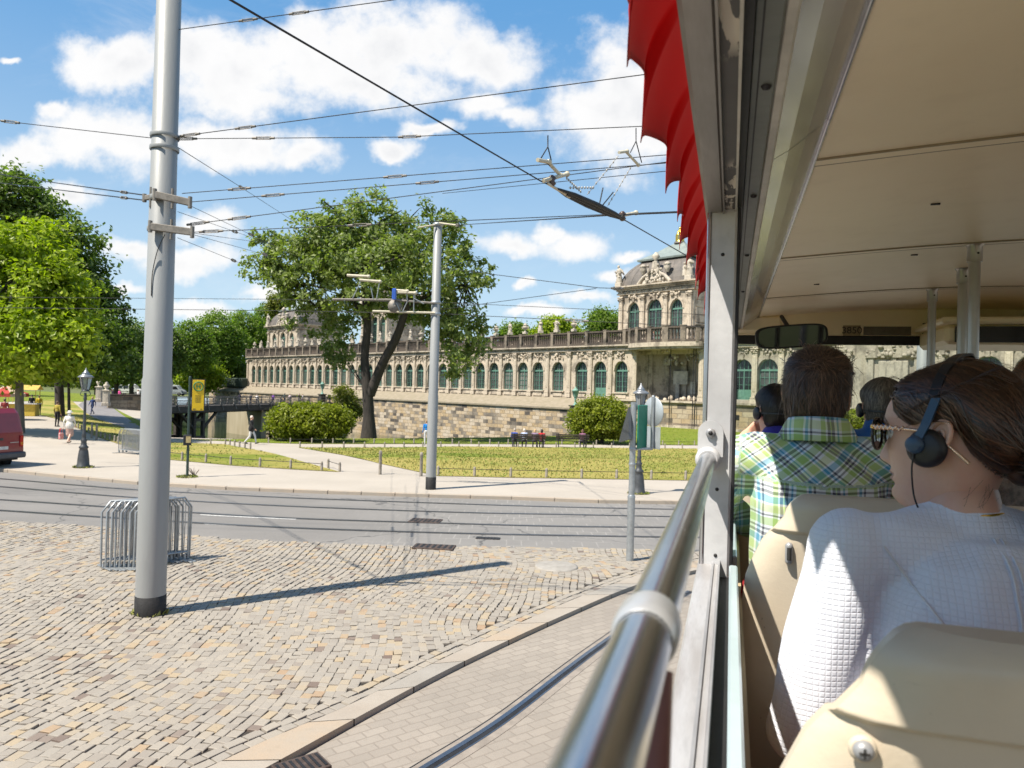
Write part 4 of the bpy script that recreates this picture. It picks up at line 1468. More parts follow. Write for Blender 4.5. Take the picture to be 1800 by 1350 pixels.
# ------------------------------------------------------------------ rampart wall with its sloping ledge
rp = empty('rampart_wall', P0, rz, 'tall blotchy sandstone rampart wall with a sloping ledge below the gallery', 'wall')
mb = MB()
sE = 128.0
mb.add([(7.8, WALL_OFF, -6.5), (sE, WALL_OFF, -6.5), (sE, WALL_OFF, 1.02), (7.8, WALL_OFF, 1.02)], [(0, 3, 2, 1)])
mb.add([(7.8, WALL_OFF, -6.5), (7.8, 0, -6.5), (7.8, 0, 2.3), (7.8, WALL_OFF, 1.02)], [(0, 1, 2, 3)])
mb.add([(sE, WALL_OFF, -6.5), (sE, -2, -6.5), (sE, -2, 2.3), (sE, WALL_OFF, 1.02)], [(3, 2, 1, 0)])
mb.build('masonry', M_BLOCK, rp)
mb = MB()
mb.extrude([(WALL_OFF + .22, .98), (WALL_OFF + .22, 1.2), (.32, 2.42), (-.3, 2.5), (-.3, 1.9), (WALL_OFF - .3, .98)], (7.6, 0, 0), (0, 1, 0), (0, 0, 1), (1, 0, 0), sE - 7.4)
mb.build('ledge', M_LEDGE, rp)
mb = MB(); mb.box((119.5, 1.0, 3.2), (15, 1.6, 2.2), bev=.2); mb.build('parapet', mat('dark_green_rail', (0.04, 0.06, 0.045), .8), rp)


def pedestal_lamp(p, zb, lab):
    r = empty('pedestal_lamp', (p.x, p.y, zb), rz, lab, 'lamp', 'green lanterns on rampart pedestals')
    mb = MB()
    mb.box((0, 0, 1.0), (1.0, 1.0, 2.0), bev=.04); mb.box((0, 0, 2.08), (1.25, 1.25, .16), bev=.03); mb.box((0, 0, .2), (1.25, 1.25, .4), bev=.03)
    mb.build('pedestal', mat('dark_pedestal', (0.075, 0.07, 0.06), .9, var=.25, scale=2), r)
    mb = MB()
    mb.lathe([(.3, 0), (.14, .3), (.1, .7), (.2, .9), (.12, 1.1)], (0, 0, 2.16), 10)
    mb.lathe([(.28, 0), (.42, .7), (.5, .75), (.25, 1.0), (.08, 1.15), (.1, 1.25), (0, 1.35)], (0, 0, 3.2), 8)
    mb.build('lantern', mat('verdigris', (0.22, 0.42, 0.34), .6, var=.2, scale=4), r)
    return r
pedestal_lamp(fac(7.5, WALL_OFF - .2), -.6, 'green copper lantern on a dark pedestal at the rampart corner beside the round bush')
p_ = at(566, 705, 137.5)
pedestal_lamp(p_, -.6, 'green copper lantern on a dark pedestal where the bridge meets the rampart')

# ------------------------------------------------------------------ bridge over the moat
BA, BB = Vector((-42.5, 91.5, 0)), Vector((-31.6, 134.5, 0))
bd = (BB - BA); BL = bd.length
br_ = empty('timber_bridge', BA, math.atan2(bd.y, bd.x), 'dark timber footbridge on V shaped piers across the moat', 'bridge')
M_WOODD = mat('weathered_dark_timber', (0.10, 0.085, 0.075), .85, var=.25, scale=3, col2=(0.045, 0.04, 0.036), stretch=(.3, 2, 2))
M_WOODL = mat('grey_rail_timber', (0.24, 0.215, 0.19), .8, var=.2, scale=5)
mb = MB()
mb.box((BL / 2, 2.5, -.12), (BL, 5.0, .24))
mb.box((BL / 2, -.12, -.35), (BL, .24, .85)); mb.box((BL / 2, 5.1, -.35), (BL, .24, .85))
for k in range(4): mb.box((BL / 2, 1 + k, -.6), (BL, .3, .7))
mb.build('deck', M_WOODD, br_)
for yy in (-.1, 5.1):
    mb = MB()
    nP = 15
    for k in range(nP):
        x = BL * (k + .5) / nP
        mb.box((x, yy, .5), (.16, .16, 1.35), bev=.02)
        mb.tube([(x, yy, .65), (x, yy + (-.45 if yy < 1 else .45), -.5)], .06, 5)
    for z in (1.12, .62, .2): mb.box((BL / 2, yy, z), (BL, .09, .11))
    mb.build('railing', M_WOODL, br_)
for kx in (.145, .66, .9):
    mb = MB()
    x = BL * kx
    for yy in (.4, 2.5, 4.6):
        for dx in (-.9, .9):
            mb.box((x + dx, yy, -3.5), (.4, .4, 6.0))
            mb.tube([(x + dx, yy, -3.0), (x + dx * 4.2, yy, -.75)], .2, 6)
        mb.box((x, yy, -1.8), (2.0, .3, .3)); mb.box((x, yy, -4.2), (2.4, .5, .5))
    mb.box((x, 2.5, -5.6), (3.6, 6.5, 1.2), bev=.1)
    mb.build('pier', M_WOODD, br_)
ab = MB()
ab.box((0, 0, -3.6), (13, .8, 5.2))
o = ab.build('abutment_wall', mat('water_stained_render', (0.40, 0.345, 0.24), .9, var=.12, scale=.9, col2=(0.31, 0.26, 0.17), stretch=(1, 1, .16)))
ap = at(432, 745, 117); o.location = (ap.x, ap.y, 0); o.rotation_euler = (0, 0, rz)
tag(o, 'smooth beige water stained wall standing under the timber bridge', 'wall')
# parapet wall of the bridge approach and its gate posts
ga, gb2 = at(190, 712, 87.5), at(296, 712, 92)
d = gb2 - ga
pw_ = empty('parapet_wall', (ga.x, ga.y, 0), math.atan2(d.y, d.x), 'dark sooty stone parapet wall beside the grey path left of the big pole', 'wall')
L = math.hypot(d.x, d.y)
mb = MB(); mb.box((L / 2, .3, -2.3), (L, .6, 7.2)); mb.build('masonry', M_BLOCK_D, pw_)
mb = MB(); mb.box((L / 2, .3, 1.4), (L + .2, .8, .22), bev=.03); mb.build('coping', M_STONE_D, pw_)
for (px, py, Y, lab) in ((174, 705, 90, 'left pale stone gate post with an urn finial at the top of the grey path'), (186.5, 712, 86.5, 'right pale stone gate post with an urn finial, at the end of the dark parapet')):
    p = at(px, py, Y)
    g = empty('gate_post', (p.x, p.y, p.z - .1), .2, lab, 'gate post', 'stone gate posts')
    mb = MB()
    mb.box((0, 0, .9), (.62, .62, 1.8), bev=.05); mb.box((0, 0, .2), (.8, .8, .4), bev=.03); mb.box((0, 0, 1.82), (.8, .8, .14), bev=.03)
    mb.build('pier', M_STATUE, g)
    mb = MB(); mb.lathe([(.3, 0), (.14, .1), (.36, .4), (.38, .55), (.16, .7), (.2, .78), (0, .95)], (0, 0, 1.89), 10); mb.build('finial', M_STATUE, g)
# ------------------------------------------------------------------ trees and shrubs
def m_leaf(name, lo, hi, back):
    m, nt, b = new_mat(name)
    a = nt.node('ShaderNodeAttribute', attribute_name='tone').outputs['Fac']
    c = nt.ramp(a, [(0.0, lo), (0.6, tuple((x + y) / 2 for x, y in zip(lo, hi))), (1.0, hi)])
    out = m.node_tree.nodes['Material Output']
    b.inputs['Roughness'].default_value = 0.45
    b.inputs['Specular IOR Level'].default_value = 0.35
    nt.put(b.inputs['Base Color'], c)
    tr = nt.node('ShaderNodeBsdfTranslucent')
    nt.put(tr.inputs['Color'], nt.mix(1.0, c, back, 'MULTIPLY'))
    mx = nt.node('ShaderNodeMixShader', i_0=0.38)
    nt.l.new(b.outputs[0], mx.inputs[1]); nt.l.new(tr.outputs[0], mx.inputs[2])
    nt.l.new(mx.outputs[0], out.inputs['Surface'])
    return m


L_MID = m_leaf('leaves_mid_green', (0.085, 0.12, 0.028), (0.33, 0.38, 0.14), (1.5, 1.8, 0.5))
L_LIGHT = m_leaf('leaves_light_green', (0.14, 0.20, 0.010), (0.40, 0.46, 0.04), (1.5, 1.8, 0.35))
L_DARK = m_leaf('leaves_dark_green', (0.05, 0.085, 0.016), (0.19, 0.25, 0.05), (1.4, 1.8, 0.5))
L_FAR = m_leaf('leaves_far_green', (0.075, 0.13, 0.018), (0.24, 0.32, 0.045), (1.4, 1.8, 0.5))
L_YEL = m_leaf('leaves_yellow_green', (0.11, 0.13, 0.02), (0.24, 0.25, 0.045), (1.4, 1.6, 0.5))
L_BUSH = m_leaf('leaves_bush', (0.085, 0.115, 0.008), (0.31, 0.335, 0.03), (1.4, 1.7, 0.4))
M_BARK = mat('dark_bark', (0.055, 0.046, 0.040), 0.95, var=0.3, scale=3, col2=(0.025, 0.021, 0.019), stretch=(3, 3, .5), bump=1.0, bscale=6)
M_BARKL = mat('grey_bark', (0.21, 0.185, 0.15), 0.95, var=0.25, scale=3, col2=(0.12, 0.105, 0.09), stretch=(3, 3, .6), bump=0.8, bscale=8)


def leaf_mesh(name, centers, radii, n_clump, n_leaf, size, m, clump_r=None, seed=0, shell=0.55, droop=0.0, cs=0.75):
    """leaves gathered in clumps through ellipsoids; centers/radii (k,3)"""
    rg = np.random.default_rng(seed)
    C = np.asarray(centers, float); R = np.asarray(radii, float)
    wgt = (R[:, 0] * R[:, 1] * R[:, 2]) ** 0.72
    wgt /= wgt.sum()
    k = rg.choice(len(C), n_clump, p=wgt)
    d = rg.normal(size=(n_clump, 3)); d /= np.linalg.norm(d, axis=1)[:, None]
    rr = shell + (1.06 - shell) * rg.random(n_clump) ** 0.6
    cl = C[k] + d * R[k] * rr[:, None]
    cr = clump_r if clump_r else R[:, 0].mean() * 0.28
    tone_c = rg.random(n_clump)
    crn = cr * rg.uniform(0.5, 1.25, n_clump)
    n = n_clump * n_leaf
    idx = np.repeat(np.arange(n_clump), n_leaf)
    off = rg.normal(size=(n, 3)) * np.array([0.55, 0.55, 0.38]) * crn[idx][:, None]
    if droop: off[:, 2] -= droop * np.abs(rg.normal(size=n)) * crn[idx]
    P = cl[idx] + off
    # leaf frames: normals mostly up and outwards
    nrm = rg.normal(size=(n, 3)) * 0.8 + d[idx] * 0.75 + np.array([0, 0, 0.65])
    nrm /= np.linalg.norm(nrm, axis=1)[:, None]
    t = rg.normal(size=(n, 3)); t -= nrm * (t * nrm).sum(1)[:, None]; t /= np.linalg.norm(t, axis=1)[:, None]
    b = np.cross(nrm, t)
    s = size * rg.uniform(0.6, 1.25, n)[:, None]
    V = np.zeros((n, 4, 3))
    V[:, 0] = P - t * s * 0.75
    V[:, 1] = P + b * s * 0.42 + nrm * s * .1
    V[:, 2] = P + t * s * 0.75 - nrm * s * .12
    V[:, 3] = P - b * s * 0.42 + nrm * s * .1
    me = np_mesh(name, V.reshape(-1, 3), 4, np.arange(n * 4), m)
    tone = np.clip(tone_c[idx] * 0.5 + rg.random(n) * 0.5, 0, 1)
    a = me.attributes.new('tone', 'FLOAT', 'POINT')
    a.data.foreach_set('value', np.repeat(tone, 4).astype(np.float32))
    return me


def tree(label, base, blobs, limbs, n_clump, n_leaf, size, lm, bark, group=None, name='deciduous_tree', seed=1, clump=None, cat='tree', droop=0.0, shell=0.55):
    """blobs in world: list of (centre, (rx, ry, rz)); limbs: list of (points, radii)"""
    base = Vector(base)
    r = empty(name, base, 0, label, cat, group)
    C = [tuple(Vector(c) - base) for c, q in blobs]; R = [q for c, q in blobs]
    link('crown', leaf_mesh('crown', C, R, n_clump, n_leaf, size, lm, clump, seed, shell, droop), r)
    mb = MB()
    rr = random.Random(seed)
    for pts, rad_ in limbs:
        mb.tube(smooth_curve([Vector(p) - base for p in pts], 4), list(np.interp(np.linspace(0, 1, (len(pts) - 1) * 4 + 1), np.linspace(0, 1, len(rad_)), rad_)), 9, 0)
    # side branches out to the foliage
    tips = [Vector(p[-1]) - base for p, _ in limbs]
    for c, q in zip(C, R):
        c = Vector(c)
        for _ in range(3):
            src = min(tips, key=lambda t_: (t_ - c).length)
            e = c + Vector((rr.uniform(-.7, .7) * q[0], rr.uniform(-.7, .7) * q[1], rr.uniform(-.5, .7) * q[2]))
            mid = src.lerp(e, .5) + Vector((rr.uniform(-.1, .1), rr.uniform(-.1, .1), .08)) * (e - src).length
            w = max(.02, min(.16, q[0] * .04))
            mb.tube(smooth_curve([src, mid, e], 4), list(np.linspace(w, w * .2, 9)), 6, 0)
    mb.build('trunk', bark, r)
    return r


def px_blobs(lst, Y, deep=1.0):
    out = []
    for e in lst:
        x, y, rx, ry = e[:4]
        dY = e[4] if len(e) > 4 else 0
        k = (Y + dY) / 1300
        out.append((at(x, y, Y + dY), (rx * k, (rx + ry) / 2 * k * deep, ry * k)))
    return out


# the big tree on the lawn
Y = 55
b = at(648, 768, Y); b.z = gz(b.x, b.y)
A = lambda x, y, d=0: at(x, y, Y + d)
tree('big round-crowned tree with a dark forked trunk on the lawn in front of the gallery', b,
     px_blobs([(640, 402, 95, 66), (560, 415, 60, 55, -1), (495, 440, 52, 48), (462, 468, 36, 26, 1), (722, 400, 60, 58, 1), (785, 425, 45, 52), (640, 480, 110, 66, -2), (650, 440, 120, 60, 2), (800, 490, 55, 62, -1), (845, 480, 30, 36), (560, 505, 66, 52), (500, 475, 50, 36, -1), (815, 570, 42, 52, -1), (780, 535, 48, 50, 1), (548, 565, 40, 32, 1), (592, 618, 26, 26, 2), (600, 560, 46, 34, 4), (800, 625, 28, 42, -2), (845, 610, 22, 30), (785, 590, 34, 40), (720, 540, 40, 30, 3), (540, 470, 60, 50, 2), (700, 460, 80, 60, -3)], Y),
     [([b, A(648, 730), A(646, 690)], [.62, .42, .40]), ([A(646, 690), A(641, 630), A(646, 570), A(640, 500), A(636, 420)], [.39, .31, .29, .25, .15]),
      ([A(650, 694), A(672, 640, -.3), A(698, 590, -.6), A(716, 535, -.8), A(745, 450, -.6)], [.39, .35, .31, .25, .12]),
      ([A(642, 560), A(600, 500, .6), A(540, 450, 1)], [.24, .16, .08]), ([A(715, 540, -.6), A(770, 510, .5), A(820, 500, 1)], [.22, .14, .07]), ([A(643, 540), A(690, 470, 1.5), A(700, 420, 2)], [.2, .14, .08]),
      ([A(610, 520), A(560, 540, -.6), A(520, 500, -1)], [.12, .1, .05])],
     760, 46, 0.25, L_MID, M_BARK, seed=3, clump=0.62, droop=0.4, shell=0.35)

# trees at the left edge
Y = 43
b = at(36, 745, Y); b.z = 0
A = lambda x, y, d=0: at(x, y, Y + d)
tree('light green maple at the far left with its trunk behind the red van', b,
     px_blobs([(55, 440, 62, 55), (30, 520, 90, 75), (90, 520, 55, 65, -1), (50, 600, 110, 62, -2), (110, 590, 55, 55), (0, 640, 70, 45), (-60, 520, 70, 120), (-90, 620, 60, 60), (105, 640, 42, 34)], Y),
     [([b, at(34, 690, Y), at(36, 600, Y), at(40, 480, Y)], [.26, .22, .2, .1])], 720, 46, 0.25, L_LIGHT, M_BARKL, seed=5, clump=0.72, shell=0.5)
Y = 62
b = at(105, 742, Y); b.z = 0
tree('tall dark tree standing behind the light green maple', b,
     px_blobs([(25, 345, 60, 45), (-40, 380, 80, 80), (60, 400, 55, 60), (125, 425, 48, 48), (150, 490, 52, 48), (170, 560, 52, 52), (150, 610, 62, 48), (190, 590, 35, 42), (110, 530, 70, 80), (185, 640, 30, 22)], Y),
     [([b, at(104, 680, Y), at(100, 560, Y), at(80, 420, Y)], [.4, .34, .3, .12])], 700, 44, 0.30, L_DARK, M_BARK, seed=6, clump=.95)
Y = 56
b = at(122, 735, Y); b.z = 0
tree('young dark leaved tree between the maple and the old street lamp', b,
     px_blobs([(120, 620, 42, 40), (100, 640, 40, 26), (150, 640, 34, 28), (165, 600, 40, 45, 2)], Y), [([b, at(121, 690, Y), at(121, 620, Y)], [.12, .1, .05])], 300, 44, 0.26, L_DARK, M_BARK, seed=8, clump=.8)

# woods beyond the moat
far_trees = [  # px centre, py centre, half width, half height, Y, base py, leaf, label
    (232, 612, 42, 48, 128, 668, L_DARK, 'dark park tree left of the big grey pole, nearest the stone gate posts'),
    (205, 640, 34, 36, 118, 676, L_DARK, 'low dark park tree behind the lantern of the old street lamp'),
    (285, 618, 34, 46, 150, 672, L_DARK, 'dark park tree half hidden behind the big grey pole'),
    (335, 612, 36, 50, 165, 680, L_FAR, 'park tree just right of the big grey pole above the bus stop sign'),
    (385, 600, 46, 52, 185, 684, L_FAR, 'broad fresh green park tree behind the end of the rampart'),
    (430, 590, 38, 44, 205, 690, L_FAR, 'fresh green park tree close to the left end of the gallery'),
    (468, 575, 26, 40, 222, 690, L_FAR, 'park tree rising behind the end of the gallery roof'),
    (495, 538, 22, 26, 200, 690, L_YEL, 'yellowish tree top beside the far domed pavilion'),
    (350, 660, 40, 26, 172, 690, L_LIGHT, 'low light green bushy tree on the far bank of the moat'),
    (405, 655, 34, 28, 190, 690, L_DARK, 'low shaded tree at the far bank beside the rampart end'),
    (905, 590, 24, 20, 165, 680, L_FAR, 'tree top showing behind the balustrade left of the mid roofline statues'),
    (978, 584, 36, 22, 150, 680, L_LIGHT, 'broad tree top behind the balustrade midway to the domed pavilion'),
    (1062, 572, 28, 28, 135, 680, L_FAR, 'tree top right beside the near domed pavilion'),
    (-40, 600, 60, 70, 110, 690, L_DARK, 'dark park tree beyond the market stalls at the far left'),
    (170, 655, 30, 20, 140, 676, L_DARK, 'low dark tree in the park behind the grey path'),
]
for i, (x, y, hw, hh, Yd, by, lf, lab) in enumerate(far_trees):
    b = at(x, by, Yd); b.z = min(b.z, 0.2) if Yd < 150 else -0.2
    top = at(x, y, Yd)
    bl = px_blobs([(x, y - hh * .25, hw * .75, hh * .72), (x - hw * .5, y + hh * .15, hw * .55, hh * .6, -1), (x + hw * .5, y + hh * .1, hw * .55, hh * .62, 1), (x + hw * .1, y + hh * .45, hw * .7, hh * .5)], Yd)
    tree(lab, b, bl, [([b, b.lerp(top, .5), top], [.4, .32, .15])], 330 if hw > 30 else 220, 40, 0.46 if Yd > 140 else .36, lf, M_BARK, 'park trees beyond the moat', seed=20 + i, clump=1.6 if Yd > 120 else 1.2)


def bush(lab, x0, x1, ytop, ybase, Y, lobes, nc, seed, lm=None, cl=.42):
    k = Y / 1300
    b = at((x0 + x1) / 2, ybase, Y); b.z = gz(b.x, b.y)
    r = empty('bush', b, 0, lab, 'bush')
    C, R = [], []
    for (x, y, rx, ry) in lobes:
        p = at(x, y, Y) - b
        C.append(tuple(p)); R.append((rx * k, rx * k * .9, ry * k))
    link('foliage', leaf_mesh('foliage', C, R, nc, 46, .15, lm or L_BUSH, cl, seed, .55), r)
    mb = MB()
    rr = random.Random(seed)
    for _ in range(9):
        a = rr.uniform(0, 6.28)
        e = Vector((rr.uniform(-.6, .6) * (x1 - x0) / 2 * k, rr.uniform(-1, 1), (ybase - ytop) * k * .7))
        mb.tube([(math.cos(a) * .2, math.sin(a) * .2, -.1), e * .5, e], [.05, .035, .015], 5)
    mb.build('stems', M_BARK, r)
bush('wide two-humped rounded green bush left of the forked tree', 474, 614, 705, 770, 50.5, [(520, 737, 42, 31), (572, 738, 42, 29), (545, 742, 50, 26), (500, 748, 26, 20), (595, 750, 20, 18)], 520, 41)
bush('dense round green bush behind the park benches at the rampart corner', 1003, 1112, 698, 768, 56, [(1055, 735, 48, 36), (1030, 745, 28, 24), (1085, 745, 28, 24)], 460, 42)
bush('low bright green bush at the foot of the right wing seen through the windscreen', 1470, 1530, 715, 775, 66, [(1500, 742, 30, 22), (1480, 752, 18, 16), (1520, 750, 18, 16)], 150, 44)
bush('straggly pale shrub growing against the rampart beside the forked trunk', 590, 640, 680, 740, 62, [(603, 694, 15, 14), (612, 712, 16, 14), (598, 722, 10, 14), (625, 722, 10, 10)], 130, 43, L_YEL, .5)

# far-off wood closing the view beyond the moat
C, R = [], []
for i in range(46):
    Yd = random.uniform(225, 300)
    p = at(random.uniform(-420, 470), 690, Yd)
    h = random.uniform(7, 13)
    C.append((p.x, p.y, h * .5)); R.append((random.uniform(7, 11), 6, h * .55))
tag(link('woods', leaf_mesh('woods', C, R, 1300, 40, .9, L_DARK, 2.2, 5, .5)), kind='stuff')
# ------------------------------------------------------------------ people: continuous bodies grown from posed limbs
from mathutils.bvhtree import BVHTree


def m_skin(name, col, red=(0.55, 0.2, 0.14)):
    m, nt, b = new_mat(name)
    p = nt.node('ShaderNodeTexCoord').outputs['Object']
    n1 = nt.noise(p, 14, 5, .6); n2 = nt.noise(p, 160, 3, .6)
    c = nt.mix(nt.math('MULTIPLY', nt.sstep(n1, .35, .75), .34), col, red)
    c = nt.mix(nt.math('MULTIPLY', nt.sstep(n2, .55, .8), .15), c, tuple(.6 * x for x in col))
    nt.put(b.inputs['Base Color'], c)
    nt.put(b.inputs['Roughness'], nt.math('ADD', .36, nt.math('MULTIPLY', n2, .2)))
    b.inputs['Subsurface Weight'].default_value = .12
    b.inputs['Subsurface Radius'].default_value = (.012, .004, .002)
    b.inputs['Subsurface Scale'].default_value = .5
    bn = nt.node('ShaderNodeBump', i_Strength=.3, i_Distance=.0012)
    nt.put(bn.inputs['Height'], n2); nt.put(b.inputs['Normal'], bn.outputs[0])
    return m


SKIN = m_skin('skin_light', (0.66, 0.40, 0.285))
SKIN_T = m_skin('skin_tanned', (0.54, 0.30, 0.20))


def cloth(name, col, var=.1):
    return mat('cloth_' + name, col, .85, var=var, scale=7, bump=.25, bscale=60, sheen=.15, spec=.2)


def capsule(mb, a, b, ra, rb, n=12):
    a, b = Vector(a), Vector(b)
    mb.ball(a, ra, n, 8); mb.ball(b, rb, n, 8)
    d = b - a
    if d.length > 1e-4: mb.tube([a, b], [ra, rb], n)


def grow(prims, voxel, smooth=3):
    """one continuous surface from overlapping limbs"""
    mb = MB()
    for p in prims:
        if p[0] == 'cap': capsule(mb, *p[1:5])
        else:
            if len(p) > 4 and p[4] is not None:
                mb.M = Matrix.Translation(p[1]) @ p[4].to_4x4(); mb.ball((0, 0, 0), p[2], 14, 10); mb.M = None
            else: mb.ball(p[1], p[2], 14, 10)
    me = mb.mesh('tmp', [])
    ob = bpy.data.objects.new('tmp', me); COL.objects.link(ob)
    r = ob.modifiers.new('r', 'REMESH'); r.mode = 'VOXEL'; r.voxel_size = voxel
    if smooth:
        s = ob.modifiers.new('s', 'SMOOTH'); s.iterations = smooth; s.factor = .5
    dg = bpy.context.evaluated_depsgraph_get(); dg.update()
    out = bpy.data.meshes.new_from_object(ob.evaluated_get(dg))
    bpy.data.objects.remove(ob); bpy.data.meshes.remove(me)
    nv = len(out.vertices); co = np.zeros(nv * 3, np.float32); out.vertices.foreach_get('co', co)
    fs = [tuple(p.vertices) for p in out.polygons]
    bpy.data.meshes.remove(out)
    return co.reshape(-1, 3), fs


def prim_dist(P, p):
    if p[0] == 'cap':
        a, b = np.array(p[1]), np.array(p[2])
        ab = b - a
        t = np.clip(((P - a) @ ab) / max(1e-9, ab @ ab), 0, 1)
        return np.linalg.norm(P - a - t[:, None] * ab, axis=1) - (p[3] + (p[4] - p[3]) * t)
    c, r = np.array(p[1]), np.array(p[2])
    Q = P - c
    if len(p) > 4 and p[4] is not None: Q = Q @ np.array(p[4])
    k = np.linalg.norm(Q / r, axis=1)
    return (k - 1) * r.min()


def prim_tag(p):
    return p[5] if p[0] == 'cap' else p[3]


STAND = dict(hl=(-.09, 0, .92), hr=(.09, 0, .92), kl=(-.10, .02, .50), kr=(.10, .02, .50), al=(-.10, -.02, .085), ar=(.10, -.02, .085),
             pel=(0, 0, .97), wai=(0, 0, 1.12), che=(0, 0, 1.30), nck=(0, -.01, 1.46), hed=(0, .02, 1.62),
             sl=(-.175, 0, 1.41), sr=(.175, 0, 1.41), el=(-.23, -.03, 1.13), er=(.23, -.03, 1.13), wl=(-.24, .05, .88), wr=(.24, .05, .88))
WALK = dict(STAND, kl=(-.09, .20, .53), al=(-.09, .27, .11), kr=(.09, -.05, .50), ar=(.09, -.34, .16), el=(-.22, -.14, 1.16), wl=(-.23, -.13, .90), er=(.22, .10, 1.14), wr=(.20, .27, .95))
SIT = dict(STAND, pel=(0, 0, .56), wai=(0, -.04, .72), che=(0, -.06, .92), nck=(0, -.04, 1.08), hed=(0, .0, 1.24), hl=(-.1, .02, .53), hr=(.1, .02, .53), kl=(-.13, .43, .50), kr=(.13, .43, .50),
           al=(-.13, .38, .085), ar=(.13, .38, .085), sl=(-.18, -.05, 1.03), sr=(.18, -.05, 1.03), el=(-.24, .0, .76), er=(.24, .0, .76), wl=(-.12, .28, .68), wr=(.12, .28, .68))


def hand_prims(w, d, palmn, s=1.0, side=1, curl=.35, tag_='skin', thin=1.0):
    """palm, four fingers and a thumb; w wrist, d along the hand, palmn out of the palm"""
    w, d, n = Vector(w), Vector(d).normalized(), Vector(palmn)
    n = (n - d * n.dot(d)).normalized()
    u = d.cross(n) * side
    out = []
    kn = w + d * .085 * s
    for i, (o, L) in enumerate(((-.030, .066), (-.010, .075), (.010, .070), (.029, .055))):
        b = kn + u * o * s
        out.append(('cap', w + u * o * .6 * s + d * .02 * s, b, .0125 * s * thin, .0105 * s * thin, tag_))
        c = curl * (1 + .12 * i)
        p1 = b + (d * math.cos(c) + n * math.sin(c)) * L * .5 * s
        p2 = p1 + (d * math.cos(2.1 * c) + n * math.sin(2.1 * c)) * L * .32 * s
        p3 = p2 + (d * math.cos(2.9 * c) + n * math.sin(2.9 * c)) * L * .24 * s
        r = .0092 * s * thin
        out += [('cap', b, p1, r, r * .93, tag_), ('cap', p1, p2, r * .93, r * .86, tag_), ('cap', p2, p3, r * .86, r * .74, tag_)]
    t0 = w + d * .022 * s - u * .022 * s
    t1 = t0 + (d * .6 - u * .75 + n * .25).normalized() * .042 * s
    t2 = t1 + (d * .85 - u * .25 + n * .4).normalized() * .030 * s
    out += [('cap', t0, t1, .0125 * s * thin, .0105 * s * thin, tag_), ('cap', t1, t2, .0105 * s * thin, .0085 * s * thin, tag_)]
    return out


def body_prims(J, female=False, bulk=1.0, long_sleeve=True, skirt=False, coat=False, hands=True, head=True):
    V = {k: Vector(v) for k, v in J.items()}
    b = bulk
    fw = Vector((0, 1, 0))
    P = []
    top, leg = 'top', 'legs'
    P.append(('ell', V['pel'], (.165 * b, .125 * b, .13), leg))
    P.append(('ell', V['wai'], ((.135 if female else .15) * b, .11 * b, .17), top))
    P.append(('ell', V['che'], ((.155 if female else .175) * b, .12 * b, .19), top))
    P.append(('cap', V['sl'], V['sr'], .062, .062, top))
    P.append(('cap', V['che'] + Vector((0, 0, .08)), V['nck'], .09, .055, top))
    P.append(('cap', V['nck'], V['hed'] + Vector((0, -.02, -.06)), .054, .054, 'skin'))
    if coat: P.append(('ell', V['pel'] + Vector((0, 0, -.02)), (.20 * b, .155 * b, .26), top))
    for s, (h, k, a) in ((-1, ('hl', 'kl', 'al')), (1, ('hr', 'kr', 'ar'))):
        P.append(('cap', V[h], V[k], .088 * b, .058, leg))
        P.append(('cap', V[k], V[a], .056, .040, 'skin' if skirt else leg))
        f = (V[a] - V[k]); f = Vector((0, 1, 0)) if J is not WALK else Vector((0, 1, -.25 if V[a].y < 0 else .2)).normalized()
        P.append(('cap', V[a] + Vector((0, -.02, -.045)), V[a] + f * .15 + Vector((0, 0, -.05)), .042, .036, 'shoe'))
    if skirt: P.append(('cap', V['pel'], (V['kl'] + V['kr']) / 2 + Vector((0, 0, .02)), .17, .19, leg))
    for s, (h, e, w) in ((-1, ('sl', 'el', 'wl')), (1, ('sr', 'er', 'wr'))):
        P.append(('cap', V[h], V[e], .056 * b, .044, top))
        P.append(('cap', V[e], V[w], .043, .030, top if long_sleeve else 'skin'))
        if hands:
            d = (V[w] - V[e]).normalized()
            P += hand_prims(V[w], d, Vector((-s, .2, 0)), 1.0, s, .35)
    if head:
        h = V['hed']
        P.append(('ell', h + Vector((0, -.005, .02)), (.074, .095, .092), 'skin'))
        P.append(('ell', h + Vector((0, .025, -.05)), (.058, .066, .062), 'skin'))
        P.append(('cap', h + Vector((0, .088, .005)), h + Vector((0, .106, -.022)), .010, .015, 'skin'))
        for s in (-1, 1): P.append(('ell', h + Vector((s * .078, -.012, -.005)), (.012, .022, .033), 'skin'))
    return P


